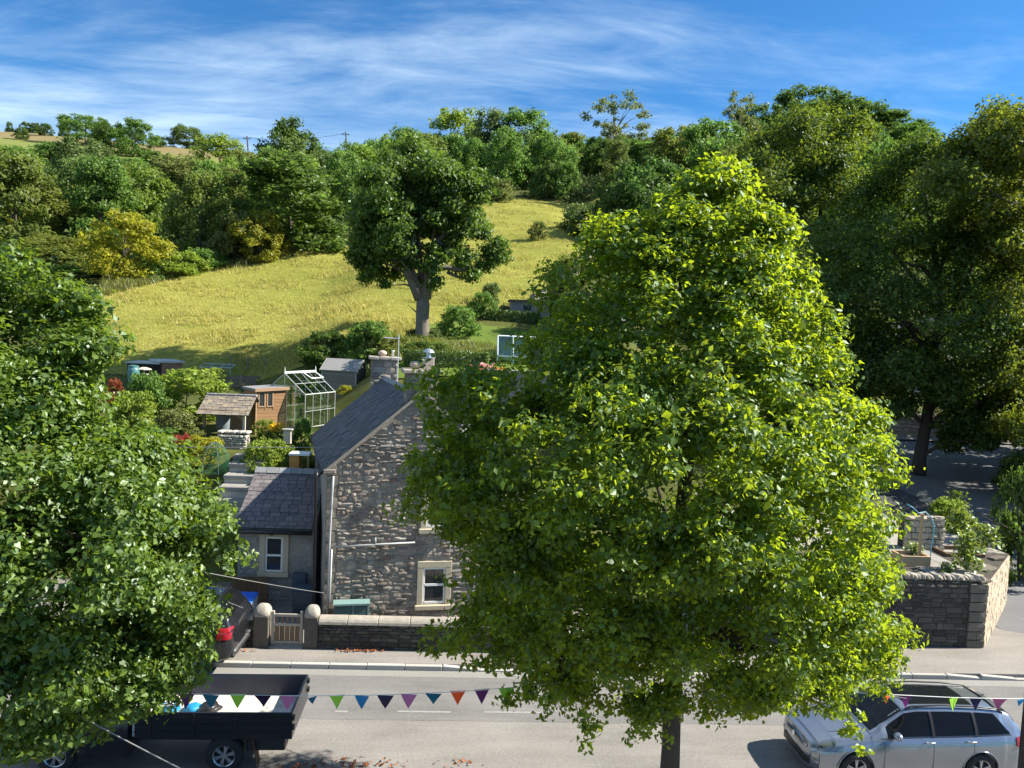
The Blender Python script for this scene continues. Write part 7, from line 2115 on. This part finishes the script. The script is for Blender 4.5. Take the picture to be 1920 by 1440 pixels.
class Shell:
    """car body lofted through stations; x runs from the nose (0) to the tail"""
    def __init__(self, st):
        self.st = np.array(st, float)
        self.xs = np.unique(np.concatenate([np.linspace(self.st[0, 0], self.st[-1, 0], 80), self.st[:, 0]]))
        A = np.array([self.raw(x) for x in self.xs])
        for _ in range(3):
            B = A.copy(); B[1:-1] = .25 * A[:-2] + .5 * A[1:-1] + .25 * A[2:]; A = B
        self.A = A
    def at(self, x):
        s = self.st
        return [float(np.interp(x, s[:, 0], s[:, k])) for k in range(1, s.shape[1])]
    def sec(self, x):
        x = min(max(x, self.xs[0]), self.xs[-1])
        i = min(int(np.searchsorted(self.xs, x, 'right')) - 1, len(self.xs) - 2); i = max(i, 0)
        t = (x - self.xs[i]) / (self.xs[i + 1] - self.xs[i])
        return self.A[i] * (1 - t) + self.A[i + 1] * t
    def raw(self, x):
        zb, w, zbelt, wb, zt, wr = self.at(x)
        up = zt - zbelt
        pts = [(0, zb), (w * .86, zb), (w * .965, zb + .07), (w, zb + (zbelt - zb) * .42), (w * .995, zb + (zbelt - zb) * .72), (wb + (w - wb) * .45, zbelt - .035), (wb, zbelt)]
        if up > .25:
            for f in (.25, .5, .75): pts.append((wb + (wr - wb) * (f ** 1.15), zbelt + (up - .05) * f))
            pts += [(wr, zt - .055), (wr - .035, zt - .018), (wr - .10, zt), (wr * .5, zt + .018), (0, zt + .026)]
        else:
            pts += [(wb + (wr - wb) * f, zbelt + up * g) for f, g in ((.15, .35), (.35, .55), (.55, .75), (.75, .9), (1.0, 1.0))] + [(wr * .7, zt + .008), (wr * .35, zt + .014), (0, zt + .016)]
        return np.array(pts)
    def ysurf(self, x, z):
        p = self.sec(x); i = 3
        q = p[3:12]
        return float(np.interp(z, q[:, 1], q[:, 0]))
    def ztop(self, x, y):
        p = self.sec(x)[6:][::-1]
        return float(np.interp(abs(y), p[:, 0], p[:, 1]))
    def body(self, n=64, warp=None):
        xs = self.xs; A = self.A
        m = A.shape[1]
        vs = []
        for i, x in enumerate(xs):
            row = [(x, -A[i, k, 0], A[i, k, 1]) for k in range(m)] + [(x, A[i, k, 0], A[i, k, 1]) for k in range(m - 2, 0, -1)]
            vs += row
        M_ = 2 * m - 2
        fs = []
        for i in range(len(xs) - 1):
            for k in range(M_):
                fs.append((i * M_ + k, i * M_ + (k + 1) % M_, (i + 1) * M_ + (k + 1) % M_, (i + 1) * M_ + k))
        fs.append(tuple(range(M_ - 1, -1, -1))); fs.append(tuple((len(xs) - 1) * M_ + k for k in range(M_)))
        return MB().add(vs, fs)
    def side_panel(self, xs, zlo, zhi, side=-1, off=.004, nz=5):
        vs = []; fs = []
        for x in xs:
            a, b = zlo(x), zhi(x)
            for j in range(nz + 1):
                z = a + (b - a) * j / nz
                vs.append((x, side * (self.ysurf(x, z) + off), z))
        k = nz + 1
        for i in range(len(xs) - 1):
            for j in range(nz): fs.append((i * k + j, (i + 1) * k + j, (i + 1) * k + j + 1, i * k + j + 1))
        return MB().add(vs, fs)
    def top_panel(self, xs, ylo, yhi, off=.004, ny=8):
        vs = []; fs = []
        for x in xs:
            a, b = ylo(x), yhi(x)
            for j in range(ny + 1):
                y = a + (b - a) * j / ny
                vs.append((x, y, self.ztop(x, y) + off))
        k = ny + 1
        for i in range(len(xs) - 1):
            for j in range(ny): fs.append((i * k + j, (i + 1) * k + j, (i + 1) * k + j + 1, i * k + j + 1))
        return MB().add(vs, fs)
def cut_arches(me, cuts, r, w=.5):
    """open round wheel arches in a body mesh"""
    o = bpy.data.objects.new('tmp_body', me); COL.objects.link(o)
    tmp = []
    for (x, z) in cuts:
        for s in (-1, 1):
            m = MB(); n = 32
            vs = [(x + r * math.cos(2 * math.pi * k / n), y, z + r * math.sin(2 * math.pi * k / n)) for y in (s * .60, s * 1.3) for k in range(n)]
            fs = [tuple(range(n)), tuple(range(2 * n - 1, n - 1, -1))] + [(k, n + k, n + (k + 1) % n, (k + 1) % n) for k in range(n)]
            m.add(vs, fs)
            c = bpy.data.objects.new('tmp_cut', m.mesh('tmp_cut')); COL.objects.link(c); tmp.append(c)
            b = o.modifiers.new('b', 'BOOLEAN'); b.operation = 'DIFFERENCE'; b.object = c; b.solver = 'EXACT'
    bpy.context.view_layer.update()
    dg = bpy.context.evaluated_depsgraph_get()
    out = bpy.data.meshes.new_from_object(o.evaluated_get(dg))
    for c in tmp: bpy.data.objects.remove(c)
    bpy.data.objects.remove(o)
    return out
def smooth_by_angle(me, ang=38):
    bm = bmesh.new(); bm.from_mesh(me)
    for f in bm.faces: f.smooth = True
    for e in bm.edges:
        if not e.is_manifold or e.calc_face_angle(0) > R(ang): e.smooth = False
    bm.to_mesh(me); bm.free()

# ---- silver estate car
MSIL = M_car('silver_paint', (.30, .325, .365), .2, .7, .6)
L_C, W_C = 4.56, 1.80
SH = Shell([ # x, z bottom, half width, z belt, half width belt, z top, half width top
 (0.0, .30, .50, .60, .44, .64, .34), (.05, .24, .64, .655, .58, .70, .46), (.18, .19, .80, .72, .72, .775, .58), (.45, .18, .87, .79, .78, .86, .64),
 (.95, .17, .895, .86, .82, .945, .68), (1.22, .17, .90, .90, .83, .985, .69), (1.42, .17, .90, .915, .83, 1.10, .66), (1.98, .17, .90, .94, .825, 1.425, .575), (2.25, .17, .90, .95, .825, 1.465, .575),
 (2.9, .17, .90, .965, .825, 1.472, .58), (3.6, .17, .895, .985, .815, 1.455, .575), (4.05, .19, .885, 1.0, .80, 1.425, .565), (4.32, .22, .86, 1.0, .775, 1.33, .56), (4.46, .26, .83, .98, .74, 1.12, .60), (4.54, .30, .78, .93, .71, 1.0, .60), (4.565, .36, .72, .86, .67, .92, .58)])
Yn = PZ(1760, 1474, 0).y
front = PZ(1492, 1425, .3); 
xn = P(1489, 1400, Yn + .75).x + .04
car = thing('silver_estate_car', 'silver estate car with roof rails parked at the right edge under the lime', 'car', (xn, Yn + W_C / 2 - .05, 0), R(0.5))
car.scale = (.945, .945, .945)
me = SH.body(70).mesh('body'); me = cut_arches(me, ((.90, .32), (3.53, .32)), .375)
me.name = 'body'; me.materials.clear(); smooth_by_angle(me); link('body', me, MSIL, car)
belt = lambda x: SH.at(x)[2] + .025
def roofline(x): return SH.at(x)[4] - .075
for s in (-1, 1):
    # three side windows: front door, rear door, load bay
    def zhi(x):
        return min(roofline(x), 1.40)
    for (xa, xb, nm) in ((1.56, 2.50, 'side_window'), (2.55, 3.42, 'side_window'), (3.47, 4.17, 'side_window')):
        def lo(x, xa=xa): return belt(x)
        def hi(x, xa=xa, xb=xb):
            h = zhi(x)
            if xb > 4.1: h = min(h, belt(x) + max(.03, (4.18 - x) * 1.25))
            return max(lo(x) + .012, h)
        SH.side_panel(np.linspace(xa, xb, 14), lo, hi, s, .004).build(nm, MCGL, car, smooth=True)
    for x in (2.525, 3.445):
        SH.side_panel(np.linspace(x - .03, x + .03, 3), belt, zhi, s, .02).build('window_pillar', MP_BLACK, car, smooth=True)
    # dark strip framing the windows, door seams, sills
    SH.side_panel(np.linspace(1.42, 4.2, 22), lambda x: belt(x) - .022, lambda x: belt(x) - .004, s, .007, 1).build('window_trim', MDKTRIM, car)
    for x in (1.47, 2.50, 3.36):
        SH.side_panel(np.linspace(x - .005, x + .005, 2), lambda x: .30, lambda x: belt(x) - .03, s, .0015, 6).build('door_seam', MDKTRIM, car)
    SH.side_panel(np.linspace(1.30, 3.14, 12), lambda x: .215, lambda x: .245, s, .004, 1).build('sill_seam', MDKTRIM, car)
    SH.side_panel(np.linspace(.55, 4.4, 24), lambda x: SH.at(x)[2] - .115, lambda x: SH.at(x)[2] - .10, s, .006, 1).build('shoulder_line', MSIL, car, smooth=True)
    for x in (2.30, 3.18):
        z = SH.at(x)[2] - .075
        MB().tube([(x, s * (SH.ysurf(x, z) - .01), z), (x + .03, s * (SH.ysurf(x, z) + .03), z), (x + .20, s * (SH.ysurf(x + .2, z) + .03), z + .004), (x + .235, s * (SH.ysurf(x + .2, z) - .01), z + .004)], .014, 8).build('door_handle', MSIL, car, smooth=True)
    # mirror
    mx, mz = 1.70, 1.0
    my = s * (SH.ysurf(mx, .97) + .13)
    k = MB(); k.lathe([(.01, -.10), (.055, -.085), (.075, -.02), (.078, .03), (.06, .06), (.02, .07)], 12)
    mm = k.mesh('mirror', True); mo = link('mirror', mm, MSIL, car); mo.location = (mx, my, mz + .03); mo.rotation_euler = (0, R(90), R(8 * s)); mo.scale = (1.0, 1.55, .9)
    MB().tube([(mx - .02, s * (SH.ysurf(mx, .96) - .02), .955), (mx, my, mz)], .022, 6).build('mirror_arm', MDKTRIM, car)
    # roof rails
    yr = SH.at(2.8)[5] - .03
    pts = [(2.02, s * yr, SH.ztop(2.02, yr) + .005), (2.14, s * yr, SH.ztop(2.14, yr) + .05), (2.8, s * yr, SH.ztop(2.8, yr) + .055), (3.5, s * yr, SH.ztop(3.5, yr) + .055), (4.0, s * yr, SH.ztop(4.0, yr) + .05), (4.14, s * yr, SH.ztop(4.14, yr) + .005)]
    MB().tube(pts, .018, 7).build('roof_rail', MP_BLACK, car, smooth=True)
    # lamps
    SH.side_panel(np.linspace(.14, .62, 10), lambda x: .63 + .10 * max(0, x - .2), lambda x: .715 + .13 * (x - .14), s, .006, 4).build('headlight', MLAMP, car, smooth=True)
    SH.side_panel(np.linspace(4.28, 4.545, 8), lambda x: .80, lambda x: .98 - .05 * max(0, x - 4.5), s, .018, 4).build('tail_light', MRED, car, smooth=True)
    for x in (.90, 3.53): wheel(car, (x, s * .79, .32), .32, .215, 5, s)
    # arch lips
    for x in (.90, 3.53):
        pts = [(x + .385 * math.cos(t), s * (SH.ysurf(x, min(.69, .32 + .385 * math.sin(t))) + .0), .32 + .385 * math.sin(t)) for t in np.linspace(.05, math.pi - .05, 16)]
        MB().tube(pts, .012, 5).build('wheel_arch', MSIL, car, smooth=True)
SH.top_panel(np.linspace(1.25, 1.96, 12), lambda x: -(SH.at(x)[5] - .03), lambda x: SH.at(x)[5] - .03, .006, 10).build('windscreen', MCGL, car, smooth=True)
SH.top_panel(np.linspace(2.12, 3.55, 10), lambda x: -.43, lambda x: .43, .005, 6).build('glass_roof', NT('tinted_roof_glass').bsdf((.01, .012, .014), .06, None, 0, .5, .2), car, smooth=True)
SH.top_panel(np.linspace(4.12, 4.44, 6), lambda x: -.5, lambda x: .5, .008, 6).build('rear_window', MCGL, car, smooth=True)
SH.top_panel(np.linspace(4.0, 4.16, 4), lambda x: -.5, lambda x: .5, .03, 4).build('spoiler', MSIL, car, smooth=True)
for s in (-1, 1): SH.top_panel(np.linspace(.5, 1.18, 8), lambda x: s * (.40 + .12 * x) - .006, lambda x: s * (.40 + .12 * x) + .006, .004, 1).build('bonnet_crease', MDKTRIM, car)
# front face trim: grille, badge, intake, plate
def nose(y0, y1, z0, z1, name, m, off=.01, n=10, parent=car, sh=SH):
    vs = []; fs = []
    ys_ = np.linspace(y0, y1, n)
    for y in ys_:
        for z in (z0, z1):
            xs_ = np.linspace(0, .7, 60)
            x = next((q for q in xs_ if sh.ysurf(q, z) >= abs(y)), .7)
            vs += [(x - off, y, z)]
    for i in range(n - 1): fs.append((2 * i, 2 * i + 2, 2 * i + 3, 2 * i + 1))
    return MB().add(vs, fs).build(name, m, parent, smooth=True)
nose(-.52, .52, .575, .64, 'grille', MP_BLACK, .012)
nose(-.52, .52, .605, .612, 'grille_bar', MCHROME, .018)
nose(-.62, .62, .28, .42, 'lower_intake', MP_BLACK, .012)
nose(-.68, .68, .25, .265, 'lower_trim', MCHROME, .02)
for s in (-1, 1): nose(s * .60, s * .76, .40, .46, 'fog_lamp', MLAMP, .016, 4)
MB().tube([(-.035, 0, .61), (-.02, 0, .61)], .055, 16).build('badge', MCHROME, car)
MB().tube([(4.0, -.02, 1.47), (4.10, -.02, 1.50)], .012, 5).build('aerial', MDKTRIM, car)

# ---- dark car on the far side behind the left tree: only its tail shows
MDKC = M_car('black_paint', (.012, .013, .016), .18, .2, .8)
SD = Shell([(0, .34, .60, .75, .55, .80, .40), (.2, .25, .82, .86, .75, .93, .60), (.6, .22, .89, .94, .8, 1.02, .66), (1.15, .21, .91, 1.02, .83, 1.10, .68), (1.35, .21, .915, 1.03, .83, 1.22, .66), (1.95, .21, .915, 1.05, .83, 1.54, .60), (2.5, .21, .915, 1.06, .83, 1.58, .60), (3.4, .21, .91, 1.07, .825, 1.57, .60), (3.85, .22, .90, 1.06, .81, 1.50, .585), (4.05, .25, .885, 1.05, .79, 1.38, .60), (4.20, .30, .86, 1.02, .76, 1.14, .62), (4.30, .34, .80, .95, .72, 1.0, .6), (4.33, .40, .74, .88, .68, .93, .58)])
_nl = PZ(421, 1184, .95)
DY = _nl.y + .80
tailx = _nl.x + .12
dcar = thing('dark_car', 'black hatchback parked at the far kerb, only its tail showing beyond the left tree', 'car', (tailx - 4.33, DY, .05), R(-2))
dcar.rotation_euler = (R(2.5), 0, R(-2))
dcar.scale = (1.04, 1.04, 1.06)
me = SD.body(60).mesh('body'); me = cut_arches(me, ((.85, .33), (3.45, .33)), .385)
me.name = 'body'; me.materials.clear(); smooth_by_angle(me); link('body', me, MDKC, dcar)
bl = lambda x: SD.at(x)[2] + .025
for s in (-1, 1):
    for (xa, xb) in ((1.5, 2.4), (2.46, 3.25), (3.31, 3.9)):
        SD.side_panel(np.linspace(xa, xb, 10), bl, lambda x: max(bl(x) + .012, min(SD.at(x)[4] - .075, bl(x) + (.44 if xb < 3.5 else max(.03, (3.92 - x) * 1.2)))), s, .004).build('side_window', MCGL, dcar, smooth=True)
    SD.side_panel(np.linspace(4.0, 4.30, 8), lambda x: .80, lambda x: 1.04, s, .022, 4).build('tail_light', MRED, dcar, smooth=True)
    SD.side_panel(np.linspace(.16, .6, 8), lambda x: .72, lambda x: .84, s, .006, 4).build('headlight', MLAMP, dcar, smooth=True)
    for x in (.85, 3.45): wheel(dcar, (x, s * .80, .33), .33, .22, 5, s)
    SD.side_panel(np.linspace(1.2, 3.1, 10), lambda x: .30, lambda x: .38, s, .008, 1).build('side_trim', MDKTRIM, dcar)
SD.top_panel(np.linspace(1.18, 1.92, 10), lambda x: -(SD.at(x)[5] - .03), lambda x: SD.at(x)[5] - .03, .006, 8).build('windscreen', MCGL, dcar, smooth=True)
SD.top_panel(np.linspace(3.88, 4.18, 8), lambda x: -(SD.at(x)[5] - .05), lambda x: SD.at(x)[5] - .05, .008, 8).build('rear_window', MCGL, dcar, smooth=True)
MB().tube([(4.03, -.25, 1.42), (4.24, .18, 1.12)], .012, 5).build('rear_wiper', MCHROME, dcar)
MB().bb(4.24, 4.355, -.70, .70, .42, .52).build('bumper', MCHROME, dcar, bevel=.04)
MB().bb(4.20, 4.345, -.76, .76, .34, .42).build('bumper_trim', MDKTRIM, dcar, bevel=.02)

# ---- black dropside truck, near left
MBLK = M_car('truck_black', (.010, .011, .015), .35, .1, .4)
MBEDIN = M_plain('dropside_inner', (.03, .035, .055), .5, .25, 6, .1)
Yt = PZ(418, 1455, 0).y; W_T = 1.62
xr = P(547, 1345, Yt).x                      # tail
xh = P(252, 1345, Yt).x                      # headboard
zt_ = P(400, 1338, Yt).z; zl_ = P(400, 1385, Yt).z
trk = thing('dropside_truck', 'black dropside pickup truck with pale load bed, parked under the left tree', 'truck', (xh, Yt, 0), R(1.2))
Lb = xr - xh
zf = zl_ + .05
# load bed: floor, four dropsides, headboard
MBED = M_plain('dusty_bed_floor', (.50, .47, .42), .9, .3, 5, .3)
MB().bb(.05, Lb - .04, .05, W_T - .05, zf - .06, zf).build('bed_floor', MBED, trk)
def dropside(name, x0, x1, y0, y1, inner):
    o = MB().bb(x0, x1, y0, y1, zf - .08, zt_).build(name, MBLK, trk, bevel=.008)
    return o
d1 = dropside('dropside', 0, Lb, 0, .04, 1); d2 = dropside('dropside', 0, Lb, W_T - .04, W_T, 1)
MB().bb(.03, Lb - .05, W_T - .047, W_T - .041, zf + .01, zt_ - .02).build('inner_panel', MBEDIN, d2)
tg_ = MB().bb(Lb - .045, Lb, .045, W_T - .045, zf - .08, zt_ + .0).build('tailboard', MBLK, trk, bevel=.008)
for yy in (.0, W_T):
    for k in range(4):
        x = Lb * (.1 + .27 * k)
        MB().bb(x - .02, x + .02, -.018 if yy == 0 else W_T + .001, -.001 if yy == 0 else W_T + .018, zf - .06, zt_ - .03).build('stiffener', MBLK, trk, bevel=.004)
for k in range(3): MB().bb(-.005, Lb + .005, -.012, .0, zf + (zt_ - zf) * (.1 + .33 * k), zf + (zt_ - zf) * (.1 + .33 * k) + .025).build('side_rib', MBLK, d1)
for z in (zt_ - .10, zt_ - .28):
    for y in (.05, W_T - .05): MB().bb(Lb - .02, Lb + .035, y - .05, y + .05, z - .05, z + .03).build('tail_latch', MDKTRIM, tg_, bevel=.006)
MHB = M_plain('pale_headboard', (.56, .57, .58), .6, .12, 4, .08)
MB().bb(-.05, .0, .03, W_T - .03, zf - .05, zt_ + .22).build('headboard', MHB, trk, bevel=.01)
for y in (.35, .89, 1.43): MB().bb(.001, .03, y - .025, y + .025, zf, zt_ + .2).build('headboard_rib', MHB, trk)
# chassis, wheels, mudflaps
MB().bb(-2.1, Lb - .15, .45, .6, .42, zf - .09).build('chassis_rail', MDKTRIM, trk); MB().bb(-2.1, Lb - .15, W_T - .6, W_T - .45, .42, zf - .09).build('chassis_rail', MDKTRIM, trk)
MB().bb(Lb * .70, Lb * .95, .10, .45, .40, zf - .1).build('tool_box', MDKTRIM, trk, bevel=.02)
xw2 = P(418, 1420, Yt).x - xh; xw1 = P(103, 1422, Yt).x - xh
zw = .345
for x in (xw1, xw2):
    for (y, s) in ((.12, -1), (W_T - .12, 1)): wheel(trk, (x, y, zw), .345, .22, 6, s, MALLOY, .58)
for y in (.14, W_T - .14):
    MB().add([(xw2 + .50, y - .12, zf - .1), (xw2 + .50, y + .12, zf - .1), (xw2 + .58, y + .12, .14), (xw2 + .58, y - .12, .14), (xw2 + .515, y - .12, zf - .1), (xw2 + .515, y + .12, zf - .1), (xw2 + .595, y + .12, .14), (xw2 + .595, y - .12, .14)], [(0, 1, 2, 3), (7, 6, 5, 4), (0, 4, 5, 1), (3, 2, 6, 7), (0, 3, 7, 4), (1, 5, 6, 2)]).build('mudflap', M_plain('brown_mudflap', (.10, .045, .03), .7, .2), trk)
# crew cab
x0 = xw1 - .72
SC = Shell([(x0, .42, .70, .78, .64, .84, .50), (x0 + .08, .34, .84, .92, .76, .98, .62), (x0 + .35, .30, .88, .98, .80, 1.06, .66), (x0 + .95, .30, .89, 1.03, .82, 1.12, .68), (x0 + 1.1, .30, .89, 1.05, .82, 1.2, .68), (x0 + 1.55, .30, .89, 1.07, .82, 1.62, .62), (x0 + 1.9, .30, .89, 1.08, .82, 1.68, .62), (-.30, .30, .89, 1.08, .82, 1.68, .62), (-.16, .30, .88, 1.08, .81, 1.62, .62), (-.10, .32, .87, 1.07, .80, 1.52, .62)])
cb_ = SC.body(50); cb_.v = [(a, b + W_T / 2, c) for a, b, c in cb_.v]
bme = MB(); bme.v = [(a, b - W_T / 2, c) for a, b, c in cb_.v]; bme.f = cb_.f
me = cut_arches(bme.mesh('cab'), ((xw1, zw),), .42); me.name = 'cab'; me.materials.clear(); smooth_by_angle(me)
cabo = link('cab', me, MBLK, trk); cabo.location = (0, W_T / 2, 0)
for s in (-1, 1):
    bl2 = lambda x: SC.at(x)[2] + .03
    xm = (x0 + 1.3 - .25) / 2
    for (xa, xb) in ((x0 + 1.32, xm), (xm + .08, -.28)):
        SC.side_panel(np.linspace(xa, xb, 8), bl2, lambda x: max(bl2(x) + .015, min(SC.at(x)[4] - .08, 1.58)), s, .005).build('side_window', MCGL, cabo, smooth=True)
    SC.side_panel(np.linspace(x0 + .1, x0 + .42, 6), lambda x: .78, lambda x: .92, s, .006, 3).build('headlight', MLAMP, cabo, smooth=True)
    MB().box((x0 + 1.35, s * 1.0, 1.16), (.08, .16, .2)).build('mirror', MDKTRIM, cabo, bevel=.02)
SC.top_panel(np.linspace(x0 + 1.08, x0 + 1.52, 8), lambda x: -.58, lambda x: .58, .006, 8).build('windscreen', MCGL, cabo, smooth=True)
MB().bb(x0 - .04, x0 + .12, -.8, .8, .36, .56).build('bumper', M_plain('grey_bumper', (.20, .205, .21), .5, .15), cabo, bevel=.03)
# loads in the bed: things of their own
def lumpy(name, label, cat, loc, sx, sy, sz, m, seed, extra=None):
    rg = np.random.default_rng(seed)
    bm = bmesh.new(); bmesh.ops.create_icosphere(bm, subdivisions=3, radius=1)
    for v in bm.verts:
        n = mnoise.noise(v.co * 1.7 + Vector((seed, 0, 0))) * .35 + mnoise.noise(v.co * 4 + Vector((0, seed, 0))) * .12
        v.co *= 1 + n
        v.co = Vector((v.co.x * sx, v.co.y * sy, max(v.co.z, -.55) * sz + .55 * sz))
    for f in bm.faces: f.smooth = True
    me = bpy.data.meshes.new(name); bm.to_mesh(me); bm.free()
    t = thing(name, label, cat, loc)
    link('sack_body', me, m, t)
    if extra: extra(t)
    return t
MBAG = M_plain('cyan_blue_sack', (.012, .20, .38), .5, .25, 5, .15)
def straps(t):
    MB().tube([(-.2, -.12, .02), (-.1, -.2, .16), (.05, -.16, .2), (.2, -.05, .12)], .018, 6).build('strap', MP_BLACK, t)
    MB().box((.05, -.1, .17), (.14, .1, .05), .4).build('label_patch', MP_WHITE, t, bevel=.01)
wz = lambda px, py: Vector((P(px, py, Yt + .95).x, Yt + .95, zf))
a = wz(318, 1315); lumpy('blue_sack', 'bright blue sack with white patch, nearer the headboard in the truck bed', 'sack', a, .20, .16, .09, MBAG, 3, straps)
a = wz(362, 1315); lumpy('blue_sack', 'second bright blue sack, further from the headboard in the truck bed', 'sack', a, .17, .15, .08, MBAG, 8)
a = wz(392, 1312); lumpy('black_sack', 'crumpled black sack beside the blue ones in the truck bed', 'sack', a, .22, .2, .09, MP_BLACK, 12)
